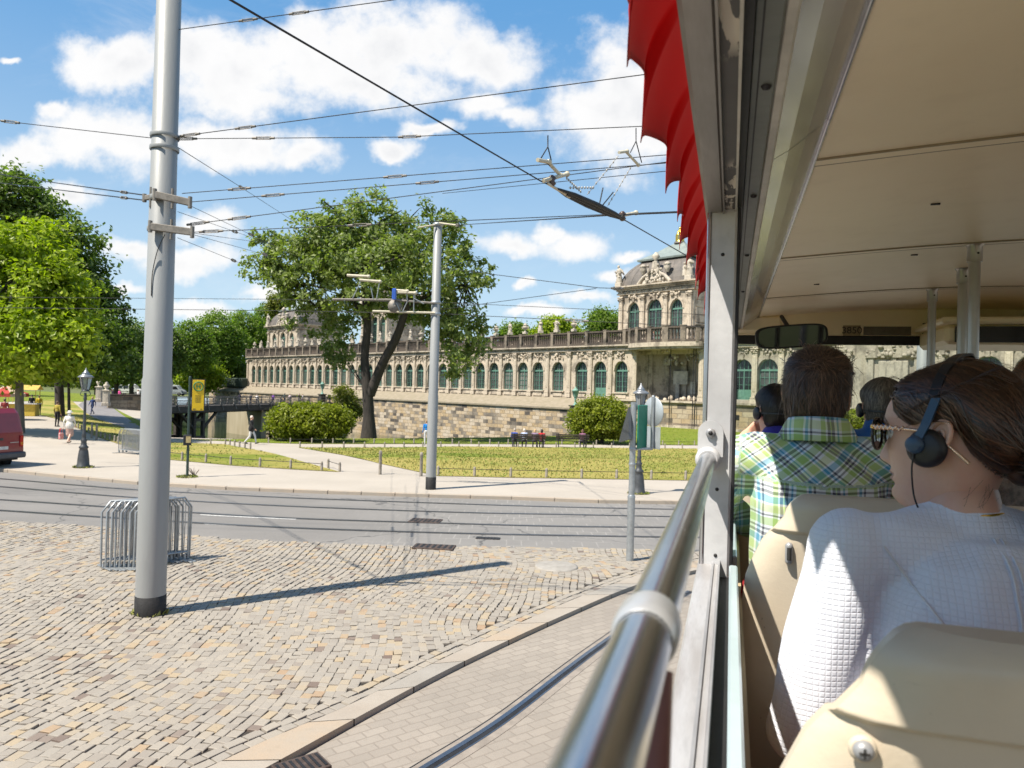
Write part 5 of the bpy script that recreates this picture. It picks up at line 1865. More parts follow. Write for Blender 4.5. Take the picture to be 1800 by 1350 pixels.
def far_person(label, loc, rz, J=STAND, cols=None, hair=(0.05, 0.035, 0.025), long_hair=False, cap=None, group=None, scale=1.0, voxel=.014, hat=None, cat='person', **kw):
    """a pedestrian: body in one mesh with its clothes' colours, hair on top"""
    cols = dict(dict(top=(.2, .2, .2), legs=(.05, .05, .07), shoe=(.03, .03, .03)), **(cols or {}))
    P = body_prims(J, **kw)
    V, Fc = grow(P, voxel, 2)
    cen = np.array([V[list(f)].mean(0) for f in Fc])
    D = np.stack([prim_dist(cen, p) for p in P], 1)
    tg = [prim_tag(p) for p in P]
    order = ['top', 'legs', 'shoe', 'skin']
    mi = [order.index(tg[i]) for i in D.argmin(1)]
    mb = MB()
    mb.v = [tuple(p) for p in V]; mb.f = list(Fc); mb.m = mi; mb.sm = [True] * len(Fc)
    h = Vector(J['hed'])
    for s in (-1, 1):
        mb.ball(h + Vector((s * .032, .082, .012)), (.013, .008, .009), 6, 4, 4)
        mb.ball(h + Vector((s * .032, .084, .03)), (.017, .008, .004), 6, 4, 5)
    mb.ball(h + Vector((0, .088, -.052)), (.022, .008, .006), 6, 4, 6)
    key = lambda c: '%02x%02x%02x' % tuple(int(255 * min(1, max(0, x))) for x in c)
    ms = [cloth(key(cols[k]), cols[k]) for k in order[:3]] + [SKIN, mat('eye_dark', (.03, .02, .018), .3), mat('brow_' + key(hair), hair, .8), mat('lips', (.40, .14, .12), .5)]
    o = mb.build('person', ms)
    o.location = loc; o.rotation_euler = (0, 0, rz); o.scale = (scale,) * 3
    tag(o, label, cat, group)
    hb = MB()
    if hair is not None:
        prs = [('ell', h + Vector((0, -.018, .036)), (.083, .098, .092), 'h')]
        if long_hair: prs += [('ell', h + Vector((0, -.06, -.05)), (.085, .055, .12), 'h')]
        else: prs += [('ell', h + Vector((0, -.05, -.01)), (.076, .058, .075), 'h')]
        V2, F2 = grow(prs, .012, 1)
        V2 = V2 + RNG.normal(0, .0022, V2.shape)
        # keep hair off the face
        keep = [f for f in F2 if not (V2[list(f)].mean(0)[1] > h.y + .035 and V2[list(f)].mean(0)[2] < h.z + .055)]
        hb.add([tuple(p) for p in V2], keep, 0, True)
        hm = mat('hair_' + key(hair), hair, .5, var=.25, scale=40, col2=tuple(x * 1.6 for x in hair), stretch=(3, 3, .6), bump=.8, bscale=120)
        hb.build('hair', hm, o)
    if hat:
        mb = MB(); mb.lathe([(.0, .115), (.07, .11), (.098, .075), (.104, .03), (.16, .015), (.165, .005), (.10, .012)], h + Vector((0, -.005, .03)), 20)
        mb.build('hat', cloth(key(hat), hat), o)
    return o


# ---- heads seen close up
def interp(z, tab):
    return np.interp(z, [t[0] for t in tab], [t[1] for t in tab])


FRONT = [(-.20, .012), (-.150, .008), (-.132, .010), (-.124, .030), (-.118, .058), (-.112, .073), (-.100, .0815), (-.088, .0835), (-.078, .080), (-.066, .0825), (-.045, .0845), (-.02, .0850), (0, .0845), (.012, .0855), (.024, .0915), (.034, .0935),
         (.05, .0905), (.07, .082), (.088, .066), (.102, .040), (.110, .016), (.1135, -.004)]
BACK = [(-.20, -.072), (-.16, -.066), (-.13, -.062), (-.10, -.064), (-.07, -.074), (-.04, -.088), (-.01, -.0975), (.02, -.101), (.05, -.098), (.075, -.086), (.095, -.064), (.107, -.036), (.112, -.014), (.1135, -.0055)]
WIDE = [(-.20, .060), (-.16, .054), (-.135, .052), (-.118, .0545), (-.10, .0575), (-.08, .0610), (-.05, .0660), (-.02, .0705), (.01, .0745), (.035, .0755), (.06, .0710), (.082, .0590), (.098, .0430), (.108, .0240), (.1125, .0100), (.1135, .001)]


def head_grid(nz=110, nt=112, female=False):
    zs = np.concatenate([np.linspace(-.20, -.13, 14), np.linspace(-.128, .05, nz - 36), .1135 - .0635 * (np.cos(np.linspace(0, math.pi / 2, 23))[1:])])
    th = np.linspace(0, 2 * math.pi, nt + 1)[:-1]
    Z_, T_ = np.meshgrid(zs, th, indexing='ij')
    yf, yb, w = interp(zs, FRONT)[:, None], interp(zs, BACK)[:, None], interp(zs, WIDE)[:, None]
    if female: w = w * .97
    yc = np.clip((yf + yb) / 2 - .012, -.04, .0)
    s, c = np.sin(T_), np.cos(T_)
    # fullness of the section: rounder skull, more wedge-shaped jaw
    fr = interp(zs, [(-.2, 1.0), (-.13, 1.0), (-.115, 1.25), (-.095, 1.18), (-.06, .98), (-.02, .86), (.03, .84), (.08, .95), (.12, 1.0)])[:, None]
    X = w * np.sign(c) * np.abs(c) ** np.where(s > 0, fr, .92)
    Y = yc + np.where(s > 0, (yf - yc) * np.abs(s) ** .92, -(yc - yb) * np.abs(s) ** .95)
    Zp = Z_ + 0 * T_
    g = lambda x0, z0, sx, sz: np.exp(-((X - x0) / sx) ** 2 - ((Zp - z0) / sz) ** 2)
    front = np.clip(s, 0, 1) ** .5
    d = np.zeros_like(X)
    prof = interp(zs, [(-.053, 0), (-.047, .005), (-.041, .0185), (-.035, .0240), (-.028, .0232), (-.018, .0180), (-.006, .0120), (.006, .0065), (.018, .002), (.03, 0)])[:, None]
    sx = interp(zs, [(-.05, .0125), (-.035, .0115), (-.02, .0085), (.0, .0075), (.03, .010)])[:, None]
    d += prof * np.exp(-(X / sx) ** 2)
    for q in (-1, 1):
        d += .0065 * g(q * .0125, -.038, .0055, .0065)
        d += -.0105 * g(q * .031, .010, .014, .0085)
        d += .0050 * g(q * .031, .008, .009, .006)
        d += .0035 * g(q * .028, .026, .018, .006)
        d += .0040 * g(q * .044, -.018, .018, .018)
        d += -.0025 * g(q * .040, -.055, .014, .02)
        d += -.003 * g(q * .027, -.060, .006, .006)
    d += .0075 * g(0, -.0575, .019, .0042) + .0085 * g(0, -.0695, .017, .0048) - .0035 * g(0, -.0633, .022, .0018) - .0035 * g(0, -.079, .016, .005) - .002 * g(0, -.0525, .004, .004)
    d += .0045 * g(0, -.096, .017, .012)
    Y = Y + d * front
    # jaw line shading: slight hollow under it
    P = np.stack([X, Y, Zp], -1)
    n0, n1 = P.shape[:2]
    F_ = [(i * n1 + j, i * n1 + (j + 1) % n1, (i + 1) * n1 + (j + 1) % n1, (i + 1) * n1 + j) for i in range(n0 - 1) for j in range(n1)]
    F_.append(tuple((n0 - 1) * n1 + j for j in range(n1)))
    V = P.reshape(-1, 3)
    lip = lambda c_: abs(c_[0]) < .024 and ((-.0765 < c_[2] < -.0525)) and c_[1] > .072 and (abs(c_[0]) / .025) ** 1.6 + (abs(c_[2] + .064) / .0125) ** 2 < 1
    M = [1 if lip(V[list(f)].mean(0)) else 0 for f in F_]
    return V, F_, M


def ear_into(mb, s, mi=0):
    c = Vector((s * .0765, -.010, -.004))
    ax, ay = Vector((s * .32, -.88, 0)).normalized(), Vector((0, -.22, .97)).normalized()
    P = lambda a, b, o=0: c + ax * a + ay * b + ax.cross(ay) * (-s) * o * 1.0
    rim = [P(-.012 + .0, -.006), P(-.010, .016), P(.002, .031), (P(.018, .029)), P(.027, .014), P(.024, -.006), P(.014, -.020), P(.004, -.031), P(-.006, -.030), P(-.010, -.018)]
    mb.tube(smooth_curve(rim, 5), .0042, 8, mi)
    out = []
    vs = [P(.008, .0)] + [Vector(q) for q in smooth_curve(rim, 3)]
    vs2 = [v + Vector((s * .002, 0, 0)) for v in vs]
    n = len(vs)
    mb.add(vs, [(0, i, i + 1) for i in range(1, n - 1)] + [(0, n - 1, 1)], mi, True)
    mb.tube(smooth_curve([P(-.006, .008), P(.006, .018), P(.016, .012), P(.013, -.006), P(.003, -.014)], 4), .0034, 7, mi)
    mb.ball(P(-.009, -.006), (.004, .006, .007), 7, 5, mi); mb.ball(P(-.002, -.027), (.0055, .007, .009), 8, 6, mi)
    # root joining the ear to the skull
    mb.ball(c + Vector((-s * .006, .004, 0)), (.010, .014, .028), 8, 8, mi)


def near_head(female=False):
    V, F_, M = head_grid(female=female)
    mb = MB()
    mb.v = [tuple(p) for p in V]; mb.f = list(F_); mb.m = list(M); mb.sm = [True] * len(F_)
    for s in (-1, 1):
        ear_into(mb, s)
        mb.ball((s * .030, .0700, .0085), .0118, 14, 10, 2)
        mb.ball((s * .030, .0785, .0085), (.0055, .0040, .0055), 10, 8, 3)
        mb.tube([(s * .014, .094, .025), (s * .028, .0955, .031), (s * .046, .085, .028)], [.002, .0032, .0015], 6, 4)
        mb.tube([(s * .018, .0835, .012), (s * .031, .0885, .0165), (s * .044, .079, .012)], [.0012, .0020, .0012], 6, 4)
    return mb


def m_hair(name, dark, light, rough=.36):
    m, nt, b = new_mat(name)
    a = nt.node('ShaderNodeAttribute', attribute_name='tone').outputs['Fac']
    nt.put(b.inputs['Base Color'], nt.ramp(a, [(0, dark), (.7, tuple((x + y) / 2 for x, y in zip(dark, light))), (1, light)]))
    b.inputs['Roughness'].default_value = rough
    b.inputs['Specular IOR Level'].default_value = .6
    return m


def hair_cap(inside_fn, thick, female=False, extra=None):
    """offset skull over the hairy region; inside_fn(x, y, z) > 0 where hair grows"""
    V, F_, _ = head_grid(70, 80, female)
    cen = np.array([0, -.012, .0])
    D = V - cen; D[:, 2] = np.where(D[:, 2] < -.02, -.02 * .3, D[:, 2])
    D /= np.linalg.norm(D, axis=1)[:, None]
    f = np.array([inside_fn(*p) for p in V])
    t = np.clip(f / .03, 0, 1); t = t * t * (3 - 2 * t)
    th = np.array([thick(*p) for p in V]) if callable(thick) else thick
    W = V + D * (th * t + .0005)[:, None]
    keep = [q for q in F_ if f[list(q)].mean() > 0]
    return W, keep


def strands(W, keep, flow, n, length, seg, width, lift, seed, wobble=.15, clump=0.0):
    """flat hair locks following flow(p, normal) over the cap surface"""
    rg = random.Random(seed)
    bvh = BVHTree.FromPolygons([Vector(p) for p in W], keep)
    faces = [q for q in keep]
    areas = []
    for q in faces:
        a, b, c = (Vector(W[q[0]]), Vector(W[q[1]]), Vector(W[q[2]]))
        areas.append((b - a).cross(c - a).length)
    cum = np.cumsum(areas); cum /= cum[-1]
    vs, fs, tone = [], [], []
    for _ in range(n):
        q = faces[int(np.searchsorted(cum, rg.random()))]
        u, v = rg.random(), rg.random()
        a, b, c, d = (Vector(W[i]) for i in (q[0], q[1], q[2], q[3 if len(q) > 3 else 2]))
        p = (a * (1 - u) + b * u) * (1 - v) + (d * (1 - u) + c * u) * v
        L = length * rg.uniform(.6, 1.15)
        st = L / seg
        ln = lift * rg.random()
        if rg.random() < .05: ln *= rg.uniform(1.5, 3.2)
        tn = rg.random()
        b0 = len(vs)
        ok = 0
        wd = width * rg.uniform(.6, 1.2)
        wob = Vector((rg.gauss(0, 1), rg.gauss(0, 1), rg.gauss(0, 1))) * wobble
        for k in range(seg + 1):
            r = bvh.find_nearest(p)
            if r[0] is None: break
            nn = r[1]
            if nn.dot(r[0] - Vector((0, -.01, -.01))) < 0: nn = -nn
            t = Vector(flow(r[0], nn)) + wob
            t = t - nn * t.dot(nn)
            if t.length < 1e-5: break
            t.normalize()
            f = k / seg
            base = r[0] + nn * (.0008 + ln * (.35 + .65 * f) )
            side = t.cross(nn).normalized() * wd * (1 - .75 * f ** 2)
            vs += [base - side, base + side]
            ok += 1
            p = r[0] + t * st
        for k in range(ok - 1):
            fs.append((b0 + 2 * k, b0 + 2 * k + 1, b0 + 2 * k + 3, b0 + 2 * k + 2))
        tone += [tn] * (len(vs) - b0)
    return vs, fs, tone


def hair_object(parent, W, keep, st, m):
    vs, fs, tone = st
    mb = MB()
    mb.add([tuple(p) for p in W], keep, 0, True)
    nb = len(mb.v)
    mb.add(vs, fs, 0, True)
    me = mb.mesh('hair', m)
    a = me.attributes.new('tone', 'FLOAT', 'POINT')
    a.data.foreach_set('value', np.concatenate([np.full(nb, .12), np.array(tone)]).astype(np.float32))
    return link('hair', me, parent)
# ------------------------------------------------------------------ street furniture, wires, vehicles, pedestrians
M_POLE = mat('grey_pole_paint', (0.30, 0.305, 0.30), .5, metal=.1, var=.07, scale=1.2, col2=(0.265, 0.27, 0.265), stretch=(1, 1, .25), bump=.08, bscale=30)
M_POLEB = mat('tar_black_base', (0.022, 0.021, 0.021), .7, var=.25, scale=14, bump=.3)
M_GALV = mat('galvanised_steel', (0.42, 0.44, 0.45), .42, metal=.6, var=.15, scale=9, col2=(0.30, 0.32, 0.33))
M_WIRE = mat('overhead_wire_black', (0.03, 0.03, 0.032), .5, metal=.5, var=.1)
M_BRKT = mat('weathered_bracket', (0.26, 0.235, 0.205), .6, metal=.3, var=.2, scale=12)
M_ROD = mat('cream_glass_rod', (0.62, 0.56, 0.42), .5, var=.12, scale=9)
M_INSUL = mat('brown_insulator', (0.10, 0.06, 0.045), .35, var=.15, scale=20)
M_LAMPIRON = mat('lamp_iron_grey', (0.085, 0.09, 0.095), .5, metal=.4, var=.15, scale=8)
M_LGLASS = mat('lamp_glass', (0.55, 0.58, 0.58), .08, var=.1, trans=.6)
M_POST = mat('fence_post_stone', (0.33, 0.29, 0.24), .85, var=.2, scale=8)
M_BENCH = mat('bench_dark_wood', (0.05, 0.036, 0.03), .6, var=.2, scale=8)

# ---- the two tram poles
def tram_pole(label, base, H, r0, r1, sleeve):
    o = empty('tram_pole', base, 0, label, 'pole', 'grey tram poles')
    mb = MB(); mb.lathe([(r0, -.1), (r0, H * .35), (r0 * .93, H * .355), (r1, H), (r1 * .6, H + .04), (0, H + .05)], n=36)
    mb.build('shaft', M_POLE, o)
    mb = MB(); mb.lathe([(r0 * 1.02, -.02), (r0 * 1.03, 0.0), (r0 * 1.03, sleeve), (r0 * 1.0, sleeve + .005)], n=36, caps=False); mb.build('base_sleeve', M_POLEB, o)
    return o
pb = gp(264, 1079)
big = tram_pole('thick grey tram pole with a black base standing on the cobbled plaza', pb, 9.4, .200, .160, .27)
def bracket(parent, p0, p1, w=.05, h=.10):
    mb = MB()
    d = p1 - p0
    R = d.to_track_quat('X', 'Z').to_matrix()
    mb.box((p0 + p1) / 2, (d.length, w, h), 0, R, .008)
    for p in (p0, p1): mb.tube([p - Vector((0, 0, h * .8)), p + Vector((0, 0, h * .8))], .03, 8)
    c = (p0 + p1) / 2
    mb.tube([c + Vector((0, 0, -.14)), c + Vector((0, 0, .14))], .02, 6)
    return mb.build('bracket', M_BRKT, parent)
W2L = lambda o, p: Vector(p) - Vector(o.location)
for (x0, y0, x1, y1) in ((272, 342, 334, 356), (264, 398, 338, 408)):
    bracket(big, W2L(big, at(x0, y0, pb.y - .24)), W2L(big, at(x1, y1, pb.y - .20)))
bracket(big, W2L(big, at(254, 348, pb.y - .1)), W2L(big, at(276, 345, pb.y - .18)), .04, .07)
mb = MB()
for y in (240, 262, 350, 404):
    z = at(290, y, pb.y).z
    mb.lathe([(.19, -.03), (.195, -.02), (.195, .02), (.19, .03)], (0, 0, z), 30, caps=False)
mb.build('clamp_ring', M_POLE, big)
mb = MB(); mb.tube(smooth_curve([W2L(big, at(290, 412, pb.y - .19)), W2L(big, at(277, 440, pb.y - .2)), W2L(big, at(268, 480, pb.y - .19)), W2L(big, at(266, 520, pb.y - .185))], 6), .006, 5); mb.build('earth_cable', M_WIRE, big)

wp = at(1621, 700, 19.5); wp.z = 0
tram_pole('grey tram pole seen through the windscreen between the grab poles', wp, 8.6, .165, .135, .4)
mbp = gp(757, 860)
midp = tram_pole('slim grey tram pole with cream cross rods on the pavement in front of the lawn', mbp, 8.62, .165, .130, .40)
mid_at = lambda x, y, d=0: W2L(midp, at(x, y, mbp.y + d))
mb = MB()
for y in (395, 532, 552):
    z = at(765, y, mbp.y).z
    mb.lathe([(.15, -.05), (.175, -.03), (.175, .03), (.15, .05)], (0, 0, z), 24, caps=False)
mb.build('clamp_ring', M_GALV, midp)
mb = MB(); mb.tube([mid_at(772, 392, -.15), mid_at(802, 396, -.3)], .03, 6); mb.tube([mid_at(765, 395, -.16), mid_at(735, 400, -.3)], .025, 6); mb.build('top_arm', M_ROD, midp)
mb = MB(); mb.tube([mid_at(765, 533, -.15), mid_at(690, 527, -.2), mid_at(585, 526, -.2)], .035, 8); mb.build('upper_arm', M_BRKT, midp)
mb = MB(); mb.tube([mid_at(765, 550, -.15), mid_at(655, 547, -.2)], .035, 8); mb.build('lower_arm', M_ROD, midp)
for (x0, y0, x1, y1) in ((610, 484, 648, 486), (632, 492, 668, 495), (692, 510, 716, 512), (698, 514, 730, 515)):
    mb = MB(); mb.tube([mid_at(x0, y0, -.25), mid_at(x1, y1, -.25)], .045, 8)
    mb.ball(mid_at(x1, y1, -.25), .06)
    mb.build('cross_rod', M_ROD, midp)
mb = MB()
for (x0, y0, x1, y1) in ((634, 495, 620, 524), (667, 496, 662, 525), (652, 506, 656, 526), (715, 515, 716, 528), (728, 517, 727, 548), (727, 524, 745, 534), (692, 533, 690, 547), (697, 533, 703, 547), (716, 530, 708, 547)):
    mb.tube([mid_at(x0, y0, -.25), mid_at(x1, y1, -.22)], .018, 6)
mb.build('hanger_link', M_GALV, midp)
mb = MB(); mb.box(mid_at(693, 517, -.32), (.13, .10, .36), bev=.02); mb.build('signal_box', mat('blue_enamel', (.04, .12, .50), .35, var=.1), midp)
mb = MB(); mb.lathe([(.0, -.05), (.22, -.03), (.22, .03), (0, .05)], mid_at(694, 538, -.2), 16, axis=(.3, -1, 0)); mb.build('pulley', M_BRKT, midp)

# ---- overhead wires
def wire(label, pts, r=.007, ins=(), sag=0.0, group=None):
    """pts: (px, py, depth)"""
    P = [at(*p) for p in pts]
    L = []
    for a, b in zip(P[:-1], P[1:]):
        for k in range(10):
            t = k / 10
            L.append(a.lerp(b, t) - Vector((0, 0, sag * 4 * t * (1 - t))))
    L.append(P[-1])
    mb = MB(); mb.tube([p - P[0] for p in L], r, 6)
    o = mb.build('overhead_wire', M_WIRE); o.location = P[0]
    tag(o, label, 'wire', group)
    for t in ins:
        i = min(len(L) - 2, int(t * (len(L) - 1)))
        f = t * (len(L) - 1) - i
        c = L[i].lerp(L[i + 1], f) - P[0]
        d = (L[i + 1] - L[i]).normalized()
        mb = MB()
        k = max(1.0, (c + P[0]).y / 10)
        w = Vector((0, 0, 1))
        # open turnbuckle: two side bars and end eyes
        for s in (-1, 1): mb.tube([c - d * .10 * k + w * s * .016 * k, c + d * .10 * k + w * s * .016 * k], .006 * k, 6)
        for s in (-1, 1):
            mb.tube([c + d * s * .095 * k, c + d * s * .16 * k], .016 * k, 7); mb.tube([c + d * s * .10 * k - w * .02 * k, c + d * s * .10 * k + w * .02 * k], .010 * k, 6)
        mb.build('turnbuckle', M_BRKT, o)
    return o
PY = pb.y
wire('thick black tram contact wire slanting down from the top towards the valance', [(385, -12, 4.2), (950, 318, 7.8), (1100, 388, 9.4), (1330, 520, 14)], .0075)
wire('thin wire leaving the big pole near the top of the picture', [(313, 52, PY), (690, 0, 9), (900, -40, 8.5)], .006, (.18, .3))
wire('thin wire rising from the big pole across the large cloud', [(312, 240, PY), (1200, 122, 8.5)], .006, (.03, .16))
wire('nearly level wire from the big pole over the insulator hangers', [(312, 244, PY), (700, 241, 10), (1240, 217, 9.2)], .0055, (.02, .2, .52))
wire('wire running left from the big pole below the low cloud', [(-80, 203, 11.5), (270, 243, PY)], .0055, (.3,))
wire('steep wire dropping from the big pole into the tree crown', [(311, 258, PY), (425, 330, 17), (530, 398, 30)], .006, (.5,))
for (a, b, c, d, lab, ii) in ((320, 340, 1300, 262, 'upper wire from the bracket of the big pole towards the bus', (.11, .40)), (335, 355, 1300, 276, 'second wire from the bracket of the big pole towards the bus', (.16, .45)),
                              (330, 395, 1300, 268, 'wire from behind the lower bracket of the big pole towards the bus', (.02, .1)), (342, 408, 1300, 367, 'lowest level wire from the lower bracket of the big pole', (.03, .3))):
    wire(lab, [(a, b, PY - .1), (c, d, 9.6 if b < 400 else 10.5)], .0055, ii)
for (pts, lab, ii) in (([(335, 362, PY), (520, 450, 26)], 'upper slanting wire from the bracket down into the big tree', (.35,)), ([(312, 372, PY), (530, 448, 27)], 'second slanting wire from the pole down into the big tree', (.25,)),
                       ([(338, 412, PY), (540, 468, 27)], 'third slanting wire from the lower bracket into the big tree', (.4,)), ([(312, 418, PY), (500, 494, 27)], 'lowest slanting wire from the pole into the big tree', (.3,)),
                       ([(342, 410, PY), (470, 428, 22)], 'short slanting wire from the end of the lower bracket', ())):
    wire(lab, pts, .0042, ii)
wire('upper of two wires between the left trees and the big pole', [(-30, 300, 20), (30, 312, 18), (254, 343, PY)], .009, (.95,))
wire('lower of two wires between the left trees and the big pole', [(-30, 318, 20), (30, 325, 18), (254, 352, PY)], .009, (.95,))
MY = mbp.y
wire('upper long level tram wire passing behind the poles towards the domed pavilion', [(-60, 522, 27), (480, 526, 26), (765, 531, MY + .3), (1300, 556, 22)], .008)
wire('lower long level tram wire passing behind the poles towards the domed pavilion', [(-60, 540, 27), (480, 546, 26), (765, 551, MY + .3), (1300, 578, 22)], .010, (.83,))
wire('wire from the tree crown to the joint in front of the domed pavilion', [(770, 470, MY), (1052, 506, 20), (1090, 507, 21)], .009, (.93,))
wire('rising wire meeting the joint in front of the domed pavilion', [(770, 545, MY), (1048, 507, 20)], .008)
wire('level wire from the top of the slim pole to the contact wire fitting', [(800, 396, MY), (1060, 379, 9.2), (1300, 369, 9)], .009, (.02,))
wire('wire from the slim pole cross rods through the crown', [(778, 340, 16), (1300, 288, 9.4)], .0055)

# section insulator in the contact wire with its suspension
sic = at(1030, 352, 8.6)
si = empty('section_insulator', sic, 0, 'dark runner of a section insulator in the thick contact wire, hung by bead chains', 'wire fitting')
q = lambda x, y, d=0: at(x, y, 8.6 + (x - 1030) * .0105 + d) - sic
mb = MB()
A0, A1 = q(975, 330), q(1098, 387)
d = (A1 - A0)
for off in (-.05, .05):
    sd = Vector((d.y, -d.x, 0)).normalized() * off
    mb.tube([A0, A0.lerp(A1, .2) + sd, A0.lerp(A1, .5) + sd * 1.3, A0.lerp(A1, .8) + sd, A1], [.010, .022, .027, .022, .010], 8)
mb.tube([A0.lerp(A1, .15), A0.lerp(A1, .85)], .028, 8)
mb.build('runner', M_DARKIRON, si)
mb = MB()
for (x0, y0, x1, y1, r) in ((945, 281, 965, 285, .022), (962, 284, 985, 308, .020), (955, 318, 997, 306, .022), (1088, 268, 1102, 266, .02), (1100, 266, 1122, 290, .018), (1088, 380, 1118, 374, .022), (962, 322, 1000, 345, .016)):
    mb = MB(); mb.tube([q(x0, y0), q(x1, y1)], r, 7); mb.ball(q(x1, y1), r * 1.5)
    mb.build('fitting', M_ROD, si)
for (x, y) in ((970, 318), (1094, 380)):
    mb = MB(); mb.lathe([(.02, -.06), (.05, -.03), (.03, 0), (.05, .03), (.02, .06)], q(x, y), 10)
    mb.build('insulator', M_INSUL, si)
mb = MB()
for ln in ([(963, 238), (963, 258), (951, 278)], [(963, 258), (969, 282)], [(1118, 225), (1118, 248), (1108, 268)], [(1118, 248), (1128, 286)], [(960, 286), (978, 300)]): mb.tube([q(*p) for p in ln], .007, 5)
mb.build('hanger', M_WIRE, si)
mb = MB()
for (x0, y0, x1, y1) in ((1087, 274, 1032, 342), (1110, 292, 1068, 362), (995, 312, 1022, 338), (1000, 330, 1045, 330)):
    a, b = q(x0, y0), q(x1, y1)
    mb.tube([a, b], .004, 5)
    for k in range(9): mb.ball(a.lerp(b, (k + .5) / 9), (.010, .010, .018), 6, 4)
mb.build('bead_chain', mat('pale_bead_chain', (.5, .47, .42), .5, metal=.3), si)
mb = MB()
for (x0, y0, x1, y1) in ((1054, 358, 1060, 330), (1060, 360, 1078, 338)): mb.tube([q(x0, y0), q(x1, y1)], .008, 5)
mb.build('spark_horn', M_DARKIRON, si)

# ---- old street lamps
def lamp_parts():
    mb = MB()
    mb.lathe([(.24, 0), (.24, .05), (.20, .10), (.185, .30), (.150, .58), (.125, .66), (.150, .69), (.155, .73), (.10, .78), (.085, .9), (.105, .95), (.075, 1.0), (.06, 1.1), (.078, 1.14), (.058, 1.2), (.045, 1.9), (.042, 2.35), (.062, 2.4), (.05, 2.46), (.035, 2.62)], n=16)
    for s in (-1, 1): mb.tube(smooth_curve([(s * .04, 0, 2.5), (s * .12, 0, 2.52), (s * .16, 0, 2.58), (s * .10, 0, 2.7)], 5), .012, 6)
    post_ = mb.mesh('post', M_LAMPIRON)
    mb = MB()
    n = 6
    def hexr(r, z): return [(r * math.cos(k * math.pi / 3), r * math.sin(k * math.pi / 3), z) for k in range(n)]
    lo, hi = hexr(.115, 2.72), hexr(.21, 3.16)
    for k in range(n):
        mb.tube([lo[k], hi[k]], .011, 5); mb.tube([lo[k], lo[(k + 1) % n]], .011, 5); mb.tube([hi[k], hi[(k + 1) % n]], .013, 5)
    mb.lathe([(.12, 2.66), (.125, 2.72), (.05, 2.725)], n=12)
    fr = mb.mesh('lantern_frame', M_LAMPIRON)
    mb = MB()
    lo2, hi2 = hexr(.11, 2.73), hexr(.20, 3.15)
    mb.add(lo2 + hi2, [(k, (k + 1) % n, n + (k + 1) % n, n + k) for k in range(n)])
    gls = mb.mesh('lantern_glass', M_LGLASS)
    mb = MB(); mb.lathe([(.25, 3.15), (.26, 3.175), (.20, 3.22), (.11, 3.27), (.13, 3.30), (.08, 3.34), (.06, 3.38), (.03, 3.42), (.02, 3.47), (0, 3.5)], n=12)
    roof_ = mb.mesh('lantern_roof', mat('lamp_roof_grey', (.30, .31, .32), .35, metal=.5, var=.1))
    return post_, fr, gls, roof_
LP_ = lamp_parts()
def lamp(p, label, s=1.0):
    o = empty('street_lamp', p, .3, label, 'street lamp', 'old lantern street lamps'); o.scale = (s, s, s)
    link('post', LP_[0], o); f = link('lantern', LP_[1], o); link('glass', LP_[2], f); link('roof', LP_[3], f)
    return o
lamp(gp(146, 822), 'old cast iron lantern lamp on the pavement right of the red van', 1.055)
lamp(gp(1122, 868), 'old cast iron lantern lamp behind the traffic sign post', 1.04)

# ---- bus stop sign
bs = gp(329, 839)
o = empty('bus_stop_sign', bs, rad(24), 'yellow bus stop sign with a green circled H on a dark green pole', 'bus stop sign')
mb = MB(); mb.tube([(0, 0, -.05), (0, 0, 3.42)], .045, 12); mb.ball((0, 0, 3.42), .045); mb.build('pole', mat('dark_green_pole', (.03, .055, .045), .5, var=.12), o)
M_YEL = mat('sign_yellow', (.80, .52, .015), .4, var=.06, scale=6)
M_SGRN = mat('sign_green', (.03, .19, .07), .5, var=.05)
mb = MB(); mb.box((.27, 0, 2.82), (.40, .07, 1.08), bev=.02); pln = mb.build('plate', M_YEL, o)
mb = MB(); mb.box((.27, .003, 2.82), (.43, .066, 1.11)); mb.build('plate_edge', mat('sign_edge_dark', (.03, .03, .03), .5), o)
mb = MB()
c = Vector((.27, -.037, 3.12))
ring = [(c.x + .15 * math.cos(t), c.y, c.z + .15 * math.sin(t)) for t in np.linspace(0, 2 * math.pi, 33)[:-1]]
mb.tube(ring, .020, 6, closed=True)
mb.box((c.x - .05, c.y, c.z), (.032, .008, .15)); mb.box((c.x + .05, c.y, c.z), (.032, .008, .15)); mb.box((c.x, c.y - .001, c.z), (.08, .008, .032))
mb.build('stop_emblem', M_SGRN, pln)
mb = MB()
for k in range(6): mb.box((.27, -.0365, 2.80 - .045 * k), (.20 - .03 * (k % 2), .003, .012))
mb.box((.16, -.0365, 2.34), (.10, .003, .022)); mb.box((.38, -.0365, 2.34), (.06, .003, .02))
mb.build('small_print', M_INK if 'M_INK' in globals() else mat('dark_ink', (0.035, 0.033, 0.03), .6, var=.1), pln)
mb = MB(); mb.box((-.03, -.05, 1.28), (.26, .12, .36), bev=.02); tb = mb.build('timetable_box', mat('black_box', (.02, .02, .022), .5), o)
mb = MB(); mb.box((.0, -.113, 1.30), (.15, .006, .22)); mb.build('timetable', mat('timetable_paper', (.65, .50, .22), .6, var=.2, scale=20), tb)
r = empty('weed', gp(341, 838), 0, 'small dry reddish weed at the foot of the bus stop pole', 'weed')
mb = MB()
for i in range(26):
    a = random.uniform(0, 6.28); l = random.uniform(.15, .36)
    mb.tube([(0, 0, 0), (math.cos(a) * l * .4, math.sin(a) * .1, l * .6), (math.cos(a) * l * .8, math.sin(a) * .15, l)], [.008, .006, .003], 4)
mb.build('stalks', mat('dry_weed', (.20, .13, .10), .9, var=.2), r)

